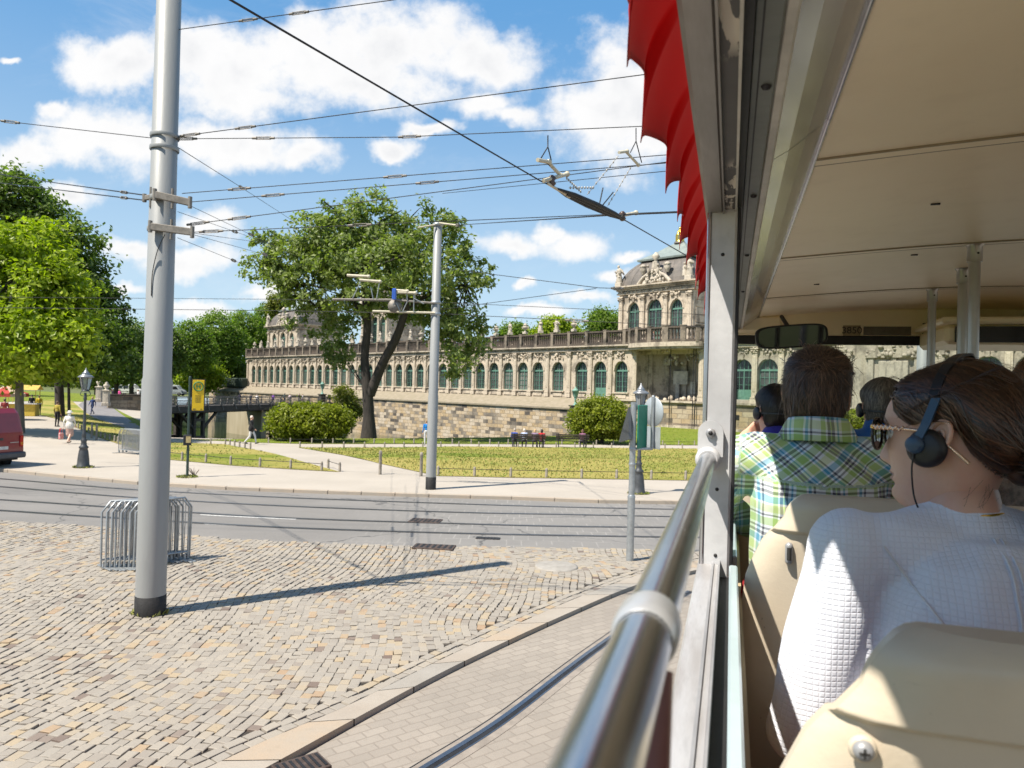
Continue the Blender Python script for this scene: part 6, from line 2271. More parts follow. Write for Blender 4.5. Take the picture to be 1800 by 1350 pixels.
# ---- traffic sign post
sp_ = gp(1107, 986)
o = empty('traffic_sign_post', sp_, 0, 'galvanised post carrying traffic signs seen from behind beside the granite slabs', 'sign post')
sl = lambda x, y, d=0: at(x, y, sp_.y + d) - sp_
mb = MB(); mb.tube([(0, 0, -.05), (0, 0, 1.28)], .074, 16); mb.tube([(0, 0, 1.27), (0, 0, 3.12)], .060, 16); mb.lathe([(.076, 1.24), (.078, 1.26), (.06, 1.3)], n=16)
for z in (1.0, 1.9, 2.2): mb.lathe([(.066, -.03), (.07, -.02), (.07, .02), (.066, .03)], (0, 0, z), 16, caps=False)
mb.build('post', M_GALV, o)
mb = MB(); b0, b1 = sl(1113, 789, -.02), sl(1146, 789, .25)
mb.tube([b0, b1], .026, 8); mb.tube([b1, b1 + Vector((0, 0, 1.04))], .034, 12); mb.ball(b1 + Vector((0, 0, 1.04)), .034)
mb.build('side_arm', M_GALV, o)
cD = b1 + Vector((.02, .06, .74))
nD = Vector((-.86, -.50, 0)).normalized()
mb = MB(); mb.lathe([(.0, -.012), (.29, -.012), (.30, 0), (.29, .012), (0, .012)], cD, 36, axis=nD); mb.build('round_sign', mat('sign_back_grey', (.42, .46, .48), .45, metal=.3, var=.08), o)
u = Vector((.50, -.86, 0))
mb = MB(); mb.box(b1 + Vector((.03, .06, .22)), (.42, .012, .44), rot=math.atan2(u.y, u.x), bev=.004); mb.build('lower_sign', mat('sign_back_grey', (.42, .46, .48)), o)
mb = MB(); gC = sl(1129, 750, .12); mb.box(gC, (.42, .03, .86), rot=rad(55), bev=.01); mb.build('green_board', mat('green_board', (.015, .20, .13), .5, var=.08), o)
tC = sl(1107, 716, .02); ta, tb2 = sl(1090, 777, .35), sl(1108, 772, -.30)
tri = [tC, tb2, ta]
off = Vector((.03, .01, 0))
mb = MB(); mb.add([p + off for p in tri] + [p - off for p in tri], [(0, 1, 2), (5, 4, 3), (0, 3, 4, 1), (1, 4, 5, 2), (2, 5, 3, 0)]); mb.build('triangle_sign', mat('shaded_sign_back', (.075, .08, .085), .5, metal=.3, var=.1), o)  # back coloured darker to paint the sign's shaded side

# ---- crowd barriers
def barrier_mesh(L, H):
    f, bars = MB(), MB()
    c = .18
    f.tube([(0, 0, .04), (0, 0, H - c), (c * .75, 0, H), (L - c * .75, 0, H), (L, 0, H - c), (L, 0, .04)], .019, 8)
    f.tube([(0, 0, .16), (L, 0, .16)], .017, 8)
    n = int(L / .11)
    for k in range(1, n):
        x = L * k / n
        bars.tube([(x, 0, .16), (x, 0, H - max(0, (c * .75 - min(x, L - x)) * 1.2))], .008, 6)
    ft = MB(); ft.box((0, 0, .022), (.05, .62, .02), bev=.004); ft.box((0, 0, .07), (.04, .05, .1))
    return f.mesh('frame', M_GALV), bars.mesh('bars', M_GALV), ft.mesh('foot', M_GALV)
B1 = barrier_mesh(1.02, 1.16)
bb_ = gp(174, 1001)
for k in range(8):
    p = bb_ + Vector((.02 + k * .075, .02 + .012 * k, 0))
    o = empty('crowd_barrier', p, rad(50 + 3 * ((k * 5) % 3 - 1)), 'galvanised crowd barrier in the tight stack behind the big grey pole', 'crowd barrier', 'crowd barriers stacked behind the big pole')
    o.rotation_euler = (rad(((k * 7) % 5 - 2) * .8), rad(0), o.rotation_euler.z)
    link('frame', B1[0], o); link('bars', B1[1], o)
    for x in (.06, .96): link('foot', B1[2], o).location = (x, 0, 0)
B2 = barrier_mesh(2.3, 1.08)
b2p = gp(209, 796)
for k in range(3):
    o = empty('crowd_barrier', b2p + Vector((-.02 + .1 * k, .12 * k, 0)), rad(-32), ['front crowd barrier of the leaning group at the lawn corner beside the lamp', 'middle crowd barrier of the leaning group at the lawn corner', 'rear crowd barrier of the leaning group at the lawn corner'][k], 'crowd barrier')
    link('frame', B2[0], o); link('bars', B2[1], o)
    for x in (.06, 2.24): link('foot', B2[2], o).location = (x, 0, 0)
    mb = MB()
    for i in range(24): mb.tube([(.05, .01, .2 + i * .035), (2.25, .01, .2 + i * .035)], .004, 4)
    mb.build('mesh_panel', M_GALV, o)

# ---- low lawn fences, bollards
pm_ = MB(); pm_.lathe([(.052, -.1), (.05, .30), (.035, .36), (0, .37)], n=8); PMESH = pm_.mesh('fence_post', M_POST)
def low_fence(pxs, label, step=1.35, rail=True):
    P = [gpz(x, y) for x, y in pxs]
    o = empty('low_fence', P[0], 0, label, 'fence', 'low lawn fences')
    L = resample(P, .05)
    acc = step; last = L[0]; tops = []
    for p in L:
        acc += (p - last).length; last = p
        if acc >= step and len(tops) < 98:
            acc = 0
            z = gz(p.x, p.y)
            c = link('fence_post', PMESH, o); c.location = (p.x - P[0].x, p.y - P[0].y, z - P[0].z)
            tops.append(Vector((p.x - P[0].x, p.y - P[0].y, z - P[0].z + .27)))
    if rail and len(tops) > 1:
        mb = MB(); mb.tube(tops, .013, 5); mb.build('rail', M_DARKIRON, o)
    return o
low_fence([(207, 779), (293, 807), (412, 818), (525, 825), (594, 829.5)], 'low post and rail fence along the road side of the left lawn')
low_fence([(597, 829), (560, 817)], 'short end of low fence at the tip of the left lawn')
low_fence([(440, 790), (393, 781), (294, 778)], 'low fence along the path side of the left lawn')
low_fence([(770, 836), (900, 839), (1214, 844), (1500, 849)], 'low post and rail fence along the pavement side of the large lawn')
low_fence([(527, 787), (800, 785.5), (1235, 789)], 'low fence on the far edge of the large lawn in front of the benches')
low_fence([(472, 779), (800, 780.5), (1235, 783)], 'low fence between the moat lawn and the white path')
low_fence([(100, 737), (135, 752), (205, 778)], 'low fence from the red van side to the leaning barriers')
bm2 = MB(); bm2.lathe([(.06, -.1), (.055, .74), (.07, .78), (.06, .82), (.05, .88), (0, .90)], n=12); BM = bm2.mesh('bollard', M_POST)
for (x, y, lab) in ((668, 834, 'left grey bollard where the white path meets the pavement'), (740, 837, 'right grey bollard beside the slim tram pole'), (161, 770, 'left bollard of the pair behind the old street lamp'), (169.5, 773, 'right bollard of the pair behind the old street lamp')):
    o = link('bollard', BM); o.location = gpz(x, y); tag(o, lab, 'bollard')

# ---- benches
def bench(p, rz, lab):
    o = empty('park_bench', p, rz, lab, 'bench', 'park benches')
    mb = MB()
    for k in range(4): mb.box((0, .05 + .12 * k, .45), (2.3, .10, .04), bev=.01)
    mb.build('seat', M_BENCH, o)
    mb = MB()
    for k in range(3): mb.box((0, -.03 - .03 * k, .62 + .13 * k), (2.3, .035, .11), bev=.01)
    mb.build('backrest', M_BENCH, o)
    for x in (-.95, .95):
        mb = MB(); mb.tube(smooth_curve([(x, .5, 0), (x, .42, .25), (x, .40, .43), (x, 0, .43), (x, -.10, .95)], 4), .03, 6); mb.tube([(x, -.14, 0), (x, .0, .43)], .03, 6); mb.tube(smooth_curve([(x, -.06, .65), (x, .2, .70), (x, .45, .64), (x, .42, .45)], 4), .022, 6)
        mb.build('leg', M_DARKIRON, o)
    return o
b1p, b2p_ = gpz(928, 787), gpz(1006, 787)
bench(b1p, rad(-2), 'dark wooden park bench with four people seen from behind')
bench(b2p_, rad(-2), 'dark wooden park bench with a single sitter near the round bush')
SB = dict(SIT)
for i, (x, top, hair, lh, lab) in enumerate(((904, (.03, .08, .35), (.35, .3, .26), False, 'sitter in a blue top at the left end of the full bench'), (921, (.45, .52, .70), (.55, .5, .45), False, 'light haired sitter in a pale blue shirt, second on the full bench'),
                                  (940, (.28, .20, .30), (.45, .30, .16), True, 'sitter in a mauve top with fair hair, third on the full bench'), (952, (.50, .02, .03), (.015, .012, .012), True, 'dark haired sitter in a bright red top at the right end of the full bench'),
                                  (1024, (.28, .12, .20), (.12, .06, .04), True, 'lone sitter in a plum top on the right hand bench'))):
    base = b1p if i < 4 else b2p_
    p = at(x, 787, base.y); p.z = base.z - .06; p.y += .22
    far_person(lab, p, rad(-2), SB, dict(top=top, legs=(.05, .05, .08)), hair, lh, None, 'people sitting on the park benches', .98, .016)

# ---- pedestrians
far_person('elderly woman in a white coat and white hat walking away past the lamp', gpz(121, 780), rad(6), WALK, dict(top=(.72, .68, .62), legs=(.55, .36, .30), shoe=(.4, .32, .25)), (.7, .68, .64), True, None, None, .95, .012, hat=(.72, .70, .66), coat=True, skirt=True, female=True, bulk=1.15)
bg_ = empty('shopping_bag', gpz(107, 779), 0, 'red and white shopping bag in the left hand of the woman in white', 'bag')
mb = MB(); mb.box((0, 0, .36), (.12, .30, .34), bev=.03); mb.build('bag_body', mat('bag_white', (.65, .5, .48), .6, var=.3, scale=8, col2=(.6, .1, .1)), bg_)
mb = MB(); mb.tube(smooth_curve([(0, -.1, .52), (0, -.06, .72), (0, .06, .72), (0, .1, .52)], 5), .012, 6); mb.tube([(-.06, 0, .74), (-.20, .12, .38)], [.025, .012], 7); mb.build('handle', mat('bag_red', (.55, .03, .04), .6), bg_)
far_person('man in a mustard yellow jacket and dark trousers standing on the tree shaded pavement', gpz(100, 750), rad(-10), STAND, dict(top=(.38, .30, .05), legs=(.015, .015, .018)), (.10, .06, .04), False, None, None, 1.0, .015)
far_person('man in a dark blue suit walking down the grey path', gpz(162, 729), rad(170), WALK, dict(top=(.025, .05, .16), legs=(.02, .04, .12)), (.35, .2, .1), False, None, None, 1.0, .016)
far_person('white haired man in a black jacket and white trousers walking along the path', gpz(441, 781), rad(-88), WALK, dict(top=(.02, .02, .022), legs=(.70, .70, .70), shoe=(.02, .02, .02)), (.6, .5, .44), False, None, None, 1.02, .012, bulk=1.1, coat=True)
far_person('person in a bright blue shirt and white trousers half hidden behind the slim pole', gpz(749, 783), rad(20), STAND, dict(top=(.02, .22, .62), legs=(.65, .65, .66)), (.22, .14, .08), False, None, None, .98, .014)
def on_bridge(px):
    k = (px - 900) / 1300
    a, d_ = BA, BB - BA
    t = (k * a.y - a.x) / (d_.x - k * d_.y)
    t = max(.03, min(.97, t))
    n_ = Vector((-d_.y, d_.x, 0)).normalized() * 1.4
    return a + d_ * t + n_
for i, (x, top, hair, sk, lab) in enumerate(((437, (.03, .025, .05), (.02, .015, .015), .97, 'person in black with dark hair on the bridge, nearest the bus stop sign'), (456, (.05, .05, .06), (.03, .02, .02), .95, 'person in dark grey on the bridge beside someone in white'),
                                   (467, (.72, .68, .66), (.3, .22, .16), .9, 'person in white on the bridge just right of one in dark grey'), (495, (.28, .10, .45), (.4, .3, .2), .92, 'person in a purple jacket alone at the middle of the bridge'),
                                   (515, (.05, .07, .07), (.02, .02, .02), 1.0, 'person in dark green on the bridge beside one in pale pink'), (524, (.68, .55, .55), (.2, .1, .06), .95, 'person in pale pink on the bridge beside one in dark green'),
                                   (540, (.012, .012, .014), (.02, .015, .01), .95, 'person in a black coat near the right end of the bridge'), (546, (.7, .68, .66), (.3, .2, .1), .93, 'person in a white top at the right end of the bridge'))):
    p = on_bridge(x); p.z = .0
    far_person(lab, p, rad(random.choice((-10, 170, 80))), random.choice((STAND, WALK)), dict(top=top, legs=(.04, .045, .07)), hair, i % 2 == 0, None, 'people crossing the bridge', sk, .02)
for (x, y, top, hair, lab) in ((198, 681, (.03, .02, .04), (.03, .02, .02), 'person in black leaning behind the sooty parapet'), (210, 682, (.70, .08, .30), (.4, .25, .15), 'person in a hot pink top behind the sooty parapet'), (243, 680, (.70, .66, .64), (.35, .2, .12), 'person in white behind the parapet close to the big pole')):
    p = at(x, y, 96); p.z = .33
    far_person(lab, p, rad(150), STAND, dict(top=top), hair, True, None, None, .96, .02)
p = at(1149, 575, 93.5); p.z = ZT + .02
far_person('visitor in a pale lilac shirt at the terrace balustrade of the domed pavilion', p, rad(160), STAND, dict(top=(.60, .56, .68), legs=(.3, .3, .35)), (.35, .16, .07), False, None, None, 1.0, .02)
# ---- market corner under the trees at the far left
for (x, y, Y, top, lab) in ((56, 702, 66, (.02, .02, .025), 'person in black at the market stalls behind the maple trunk'), (69, 703, 64, (.65, .48, .03), 'person in a yellow top at the market stalls'), (8, 716, 52, (.30, .05, .05), 'person in dark red beside the striped parasol')):
    p = at(x, y, Y); p.z = 0
    far_person(lab, p, rad(40), STAND, dict(top=top), (.05, .03, .02), False, None, None, .98, .018)
p = at(10, 700, 56); p.z = 0
o = empty('market_parasol', p, 0, 'red and white market parasol behind the red van', 'parasol')
mb = MB()
for k in range(8):
    a0, a1 = k * math.pi / 4, (k + 1) * math.pi / 4
    for (r0, z0, r1, z1) in ((.05, 2.55, 1.5, 2.0), (1.5, 2.0, 1.52, 1.75)):
        mb.add([(r0 * math.cos(a0), r0 * math.sin(a0), z0), (r1 * math.cos(a0), r1 * math.sin(a0), z1), (r1 * math.cos(a1), r1 * math.sin(a1), z1), (r0 * math.cos(a1), r0 * math.sin(a1), z0)], [(0, 1, 2, 3)], k % 2)
mb.build('canopy', [mat('parasol_red', (.45, .05, .04), .8), mat('parasol_cream', (.62, .48, .36), .8)], o)
mb = MB(); mb.tube([(0, 0, 0), (0, 0, 2.6)], .03, 8); mb.lathe([(.3, 0), (.3, .08), (.05, .1)]); mb.build('pole', M_GALV, o)
p = at(42, 716, 62); p.z = 0
o = empty('market_stall', p, rad(15), 'small market stall with a yellow front and white counter beside the maple', 'market stall')
mb = MB(); mb.box((0, 0, .5), (2.0, 1.0, 1.0), bev=.03); mb.build('counter', mat('stall_yellow', (.62, .45, .06), .7, var=.15), o)
mb = MB(); mb.box((0, 0, 1.03), (2.3, 1.3, .06), bev=.02); mb.build('top', mat('stall_white', (.7, .68, .64), .7), o)
mb = MB()
for sx in (-1, 1):
    for sy in (-.5, .5): mb.tube([(sx, sy, 1), (sx, sy, 2.3)], .03, 6)
mb.add([(-1.2, -.8, 2.2), (1.2, -.8, 2.2), (1.2, 0, 2.6), (-1.2, 0, 2.6), (1.2, .8, 2.2), (-1.2, .8, 2.2)], [(0, 1, 2, 3), (3, 2, 4, 5)]); mb.build('awning', mat('awning_yellow', (.6, .42, .1), .8), o)

# ---- red van at the left edge
def van(p, rz, label, paint):
    o = empty('van', p, rz, label, 'van')
    Lv, Wv = 5.0, 1.85
    prof = [(0.02, .42), (0.0, .75), (.03, 1.35), (.16, 2.05), (.30, 2.22), (3.2, 2.26), (3.55, 2.15), (4.15, 1.35), (4.75, 1.12), (4.98, .85), (5.0, .42)]
    def body(m, inset, pr, nm):
        mb = MB()
        n = len(pr)
        secs = []
        for (y, ins) in ((-Wv / 2, .07), (-Wv / 2 + .05, .02), (-Wv / 2 + .14, 0), (Wv / 2 - .14, 0), (Wv / 2 - .05, .02), (Wv / 2, .07)):
            cx, cz = 2.5, 1.2
            secs.append([(x + (cx - x) * ins * .25 if False else x + (.0 if z < .5 else (ins if x < 2.5 else -ins) * .6), y + (0.0 if z < 1.2 else (-1 if y > 0 else 1) * .10 * max(0, (z - 1.2)) / 1.0), z - (ins if z > 2 else 0)) for x, z in pr])
        vs = [q_ for s in secs for q_ in s]
        fs = []
        for i in range(len(secs) - 1):
            for j in range(n):
                k = (j + 1) % n
                fs.append((i * n + j, i * n + k, (i + 1) * n + k, (i + 1) * n + j))
        fs += [tuple(range(n))[::-1], tuple((len(secs) - 1) * n + j for j in range(n))]
        mb.add(vs, fs)
        ob = mb.build(nm, m, o)
        bm = bmesh.new(); bm.from_mesh(ob.data); bmesh.ops.recalc_face_normals(bm, faces=bm.faces); bm.to_mesh(ob.data); bm.free()
        return ob
    body(paint, 0, prof, 'body')
    gl = mat('van_dark_glass', (.02, .022, .025), .06, var=.1, spec=.8)
    for s in (-1, 1):
        for (x0, x1) in ((.42, 1.45), (1.55, 2.6)):
            mb = MB()
            yb = lambda z: s * (Wv / 2 - .10 * (z - 1.2) + .008)
            mb.add([(x0, yb(1.32), 1.32), (x1, yb(1.32), 1.32), (x1 - .02, yb(1.92), 1.92), (x0 + .08, yb(1.92), 1.92)], [(0, 1, 2, 3)]); mb.build('side_window', gl, o)
        mb = MB(); yb = lambda z: s * (Wv / 2 - .10 * (z - 1.2) + .008)
        mb.add([(2.7, yb(1.32), 1.32), (3.9, yb(1.32), 1.32), (3.45, yb(1.95), 1.95), (2.7, yb(1.95), 1.95)], [(0, 1, 2, 3)]); mb.build('side_window', gl, o)
        mb = MB(); mb.box((-.005, s * .80, 1.02), (.06, .14, .42), 0, bev=.02); mb.box((-.02, s * .80, .93), (.05, .12, .12), 1, bev=.015); mb.build('tail_light', [mat('tail_red', (.5, .01, .01), .2), mat('tail_orange', (.7, .2, .02), .2)], o)
        mb = MB(); mb.box((1.9, s * (Wv / 2 + .008), .78), (3.6, .03, .07), bev=.01); mb.build('side_strip', mat('van_trim', (.05, .05, .05), .6), o)
        mb = MB(); mb.box((1.1, s * (Wv / 2 + .01), .95), (.14, .03, .035), bev=.008); mb.build('handle', mat('van_trim', (.05, .05, .05)), o)
        mb = MB(); mb.box((.40, s * (Wv / 2 + .006), .80), (.30, .012, .014)); mb.build('badge', mat('pale_badge', (.5, .45, .42), .4), o)
        for x in (.95, 4.1):
            mb = MB(); mb.lathe([(.20, -.1), (.30, -.11), (.33, -.06), (.33, .06), (.30, .11), (.20, .1)], (x, s * (Wv / 2 - .11), .33), 20, axis=(0, 1, 0)); wo = mb.build('wheel', M_POLEB, o)
            mb = MB(); mb.lathe([(.2, 0), (.16, .015), (.06, .03), (0, .03)], (x, s * (Wv / 2 - .015), .33), 16, axis=(0, s, 0)); mb.build('rim', M_GALV, wo)
            mb = MB(); mb.lathe([(.0, .0), (.40, 0), (.40, .02), (0, .02)], (x, s * (Wv / 2 - .012), .36), 20, axis=(0, s, 0)); mb.build('wheel_arch', M_POLEB, o)
    mb = MB(); mb.box((-.03, 0, .52), (.22, 1.84, .22), bev=.05); mb.build('rear_bumper', mat('bumper_grey', (.10, .10, .105), .6), o)
    mb = MB(); mb.add([(.048, -.72, 1.38), (.048, .72, 1.38), (.145, .66, 1.95), (.145, -.66, 1.95)], [(0, 3, 2, 1)]); mb.build('rear_window', gl, o)
    mb = MB(); mb.box((.012, 0, 1.12), (.02, .16, .09), bev=.008); mb.build('emblem', mat('van_trim', (.05, .05, .05)), o)
    mb = MB(); mb.box((.008, -.52, .98), (.02, .34, .03)); mb.build('badge', mat('pale_badge', (.5, .45, .42), .4), o)
    mb = MB(); mb.box((.0, 0, .80), (.03, .52, .11)); mb.build('number_plate', mat('plate_white', (.7, .7, .68), .4), o)
    mb = MB(); mb.box((2.5, 0, .40), (4.7, 1.6, .16)); mb.build('underbody', M_POLEB, o)
    return o
vp = at(2, 800, 26.6)
van(Vector((vp.x, vp.y, -.1)), rad(165), 'dark red van at the far left with its rear end in view on the road', mat('van_red', (.24, .022, .035), .3, var=.06, coat=.6))
for (x, y, Y, col, lab) in ((226, 676, 150, (.62, .63, .62), 'white van parked far off under the park trees behind the gate posts'), (303, 676, 158, (.38, .42, .44), 'silver grey van parked far off right of the big grey pole')):
    p = at(x, y, Y); p.z = .1
    van(p - Vector((2.2, 0, 0)), 0, lab, mat('paint_' + str(x), col, .3))
# ------------------------------------------------------------------ the open sightseeing bus (local x right, y forward, z up)
BYAW = rad(16.5)
bus = empty('sightseeing_bus', (0, 0, 0), -BYAW, 'open-sided sightseeing bus with cream ceiling, red scalloped valance and grey posts, seen from inside', 'bus')
M_WHITEP = mat('chipped_white_paint', (0.60, 0.60, 0.61), .42, var=.14, scale=5, col2=(0.44, 0.44, 0.45), spec=.5, bump=.05, bscale=40)
M_GREYP = mat('grey_coachwork', (0.42, 0.42, 0.43), .38, metal=.3, var=.15, scale=5, col2=(0.3, 0.3, 0.31))
M_SILL = mat('worn_sill_metal', (0.55, 0.55, 0.56), .4, metal=.3, var=.2, scale=9, col2=(0.40, 0.38, 0.37), stretch=(3, .4, 3))
M_CHROME = mat('worn_chrome_tube', (0.74, 0.75, 0.77), .24, metal=1.0, var=.12, scale=8, stretch=(2, .3, 2), rvar=.16)
M_RUBBER = mat('black_rubber', (0.018, 0.018, 0.019), .6, var=.2, scale=10)
M_PANE_EDGE = mat('pale_glass_edge', (0.46, 0.56, 0.58), .15, var=.06, scale=3, spec=.6)
M_ALU = mat('polished_ceiling_trim', (0.58, 0.56, 0.57), .2, metal=.9, var=.08, scale=2, stretch=(1, .5, 1))
M_STRIPG = mat('grey_green_strip', (0.14, 0.155, 0.14), .5, var=.1, scale=8)
M_STRIPW = mat('cream_strip', (0.55, 0.54, 0.49), .5, var=.14, scale=7)
M_CEIL = mat('cream_vinyl_ceiling', (0.92, 0.825, 0.62), .42, var=.06, scale=1.5, col2=(0.87, 0.765, 0.56), bump=.04, bscale=120)
M_SEAT = mat('cream_seat_shell', (0.63, 0.545, 0.42), .34, var=.06, scale=4, col2=(0.58, 0.50, 0.385), bump=.05, bscale=160)
M_REDC = mat('red_seat_cover', (0.48, 0.025, 0.03), .7, var=.12, scale=9, sheen=.2)
M_REDBROWN = mat('red_brown_pipe', (0.16, 0.05, 0.045), .4, var=.15, scale=8)
M_PANELT = mat('tan_inner_panel', (0.55, 0.42, 0.25), .5, var=.12, scale=3)
M_BODY = mat('bus_red_paint', (0.40, 0.03, 0.03), .25, var=.05, coat=.5)
M_GREYPOLE = mat('grey_grab_pole', (0.42, 0.40, 0.38), .3, metal=.5, var=.06)


def m_peel():
    m, nt, b = new_mat('peeling_dark_paint')
    p = nt.node('ShaderNodeTexCoord').outputs['Object']
    n1 = nt.noise(nt.vmath('MULTIPLY', p, (42, 9, 30)), 1.0, 6, .62, .4)
    sel = nt.sstep(nt.noise(nt.vmath('MULTIPLY', p, (12, 2.2, 1)), 1.0, 2), 0.36, 0.52)
    k = nt.math('MULTIPLY', nt.sstep(n1, .50, .52), sel)
    c = nt.mix(nt.noise(p, 30, 4), (0.085, 0.082, 0.08), (0.06, 0.058, 0.055))
    nt.put(b.inputs['Base Color'], nt.mix(k, c, (0.62, 0.58, 0.49)))
    b.inputs['Roughness'].default_value = .6
    bn = nt.node('ShaderNodeBump', i_Strength=.5, i_Distance=.002)
    nt.put(bn.inputs['Height'], nt.math('SUBTRACT', 1.0, k)); nt.put(b.inputs['Normal'], bn.outputs[0])
    return m


def m_canopy():
    m, nt, b = new_mat('red_valance_fabric')
    p = nt.node('ShaderNodeTexCoord').outputs['Object']
    c = nt.mix(nt.noise(p, 12, 4), (0.72, 0.014, 0.02), (0.60, 0.010, 0.015))
    nt.put(b.inputs['Base Color'], c); b.inputs['Roughness'].default_value = .6
    b.inputs['Sheen Weight'].default_value = .3
    tr = nt.node('ShaderNodeBsdfTranslucent', i_Color=(0.75, 0.012, 0.015))
    mx = nt.node('ShaderNodeMixShader', i_0=.35)
    nt.l.new(b.outputs[0], mx.inputs[1]); nt.l.new(tr.outputs[0], mx.inputs[2])
    nt.l.new(mx.outputs[0], m.node_tree.nodes['Material Output'].inputs['Surface'])
    bn = nt.node('ShaderNodeBump', i_Strength=.2, i_Distance=.002)
    nt.put(bn.inputs['Height'], nt.noise(p, 300, 2)); nt.put(b.inputs['Normal'], bn.outputs[0])
    return m


def m_clear(name='clear_windscreen_glass'):
    m, nt, b = new_mat(name)
    tr = nt.node('ShaderNodeBsdfTransparent', i_Color=(0.9, 0.93, 0.91))
    gl = nt.node('ShaderNodeBsdfGlossy', i_Roughness=.02)
    fr = nt.node('ShaderNodeFresnel', i_IOR=1.35)
    mx = nt.node('ShaderNodeMixShader')
    nt.put(mx.inputs[0], fr.outputs[0])
    nt.l.new(tr.outputs[0], mx.inputs[1]); nt.l.new(gl.outputs[0], mx.inputs[2])
    nt.l.new(mx.outputs[0], m.node_tree.nodes['Material Output'].inputs['Surface'])
    return m


M_PEEL, M_CANOPY, M_CLEAR = m_peel(), m_canopy(), m_clear()
Z = 3.3
QB, QF = -3.6, 4.95
RB = -.85                    # roof cut short here, behind the view, to let light into the saloon          # back and front of the open saloon
PW = 2.36                    # inside width


def bbox(mb, p0, p1, q0, q1, h0, h1, mi=0, bev=0.0):
    mb.box(((p0 + p1) / 2, (q0 + q1) / 2, Z + (h0 + h1) / 2), (p1 - p0, q1 - q0, h1 - h0), mi, bev=bev)


# lower body with wheels
mb = MB()
bbox(mb, -.062, -.03, QB - .6, QF + .5, -2.95, -.41)
bbox(mb, PW + .03, PW + .062, QB - .6, QF + .5, -2.95, -.41)
bbox(mb, -.03, PW + .03, QB - .63, QB - .6, -2.95, -.41)
bbox(mb, -.03, PW + .03, QF + .5, QF + .56, -2.95, -.62)
bbox(mb, -.025, PW + .025, QB - .6, QF + .5, -1.33, -1.26)
mb.build('body', M_BODY, bus)
mb = MB(); bbox(mb, -.025, PW + .025, QB - .6, QF + .49, -1.258, -1.24); mb.build('floor', mat('floor_vinyl', (0.32, 0.28, 0.23), .6, var=.2, scale=5), bus)
for q in (QB + .8, QF - 1.1):
    for p in (.05, PW - .05):
        w = MB(); w.lathe([(.30, -.13), (.46, -.15), (.49, -.1), (.49, .1), (.46, .15), (.30, .13)], (p, q, .49), 24, axis=(1, 0, 0), caps=True)
        wo = w.build('wheel', M_RUBBER, bus)
        r = MB(); r.lathe([(.28, -.155), (.22, -.12), (.1, -.17), (0, -.17)], (p, q, .49), 16, axis=(1, 0, 0) if p > 1 else (1, 0, 0)); r.lathe([(.28, .155), (.22, .12), (.1, .17), (0, .17)], (p, q, .49), 16, axis=(1, 0, 0))
        r.build('rim', M_GREYP, wo)
# window sills both sides
mb = MB()
bbox(mb, -.060, -.0135, QB, QF + .3, -.41, -.36, 0, .004)
bbox(mb, -.030, -.026, QB, QF + .3, -.3615, -.356, 1)
bbox(mb, -.0165, -.0135, QB, QF + .3, -.362, -.350, 1)
bbox(mb, PW + .01, PW + .06, QB, QF + .3, -.41, -.36, 0, .004)
mb.build('window_sill', [M_SILL, M_GREYP], bus)
mb = MB()
bbox(mb, -.0133, .0045, QB, QF + .3, -.55, -.385, 0)
mb.build('window_channel', M_RUBBER, bus)
mb = MB()
bbox(mb, .0048, .0215, QB, 1.61, -.60, -.352, 0, .003); bbox(mb, .0048, .0215, 1.70, QF + .2, -.60, -.352, 0, .003)
mb.build('lowered_window_pane', M_PANE_EDGE, bus)
mb = MB()
bbox(mb, .0217, .030, QB, QF + .3, -1.24, -.40); bbox(mb, PW - .01, PW, QB, QF + .3, -1.24, -.40)
mb.build('inner_panel', M_PANELT, bus)
mb = MB()
for (q0, h0) in ((.55, -.52), (.62, -.66), (.85, -.48)):
    mb.tube(smooth_curve([(.033, q0, Z + h0), (.037, q0 + .10, Z + h0 - .05), (.034, q0 + .22, Z + h0 - .12), (.036, q0 + .34, Z + h0 - .13)], 5), .0016, 5)
mb.build('headset_wiring', M_RUBBER, bus)

# side posts
def post(q, p0=-.053, p1=.006):
    mb = MB()
    bbox(mb, p0, p1, q - .026, q + .026, -.40, .405, 0, .006)
    bbox(mb, p0 - .004, p0 + .004, q - .03, q - .018, -.40, .40, 1, .002)
    bbox(mb, p1 - .002, p1 + .006, q - .022, q + .03, -.36, .40, 2, .002)
    for h in (-.34, -.2, .30): mb.lathe([(.004, 0), (.003, .002), (0, .0025)], ((p0 + p1) / 2, q - .026, Z + h), 8, 2, axis=(0, -1, 0))
    return mb.build('post', [M_WHITEP, M_ALU, M_DARKIRON], bus)
for q in (RB + .05, 1.66, 3.5): post(q)
for q in (RB + .05, 1.66, 3.5): post(q, PW - .0, PW + .055)
mb = MB()
bbox(mb, -.06, .03, QF - .02, QF + .10, -.6, .5, 0, .01); bbox(mb, PW - .03, PW + .06, QF - .02, QF + .10, -.6, .5, 0, .01)
mb.build('windscreen_pillar', M_WHITEP, bus)

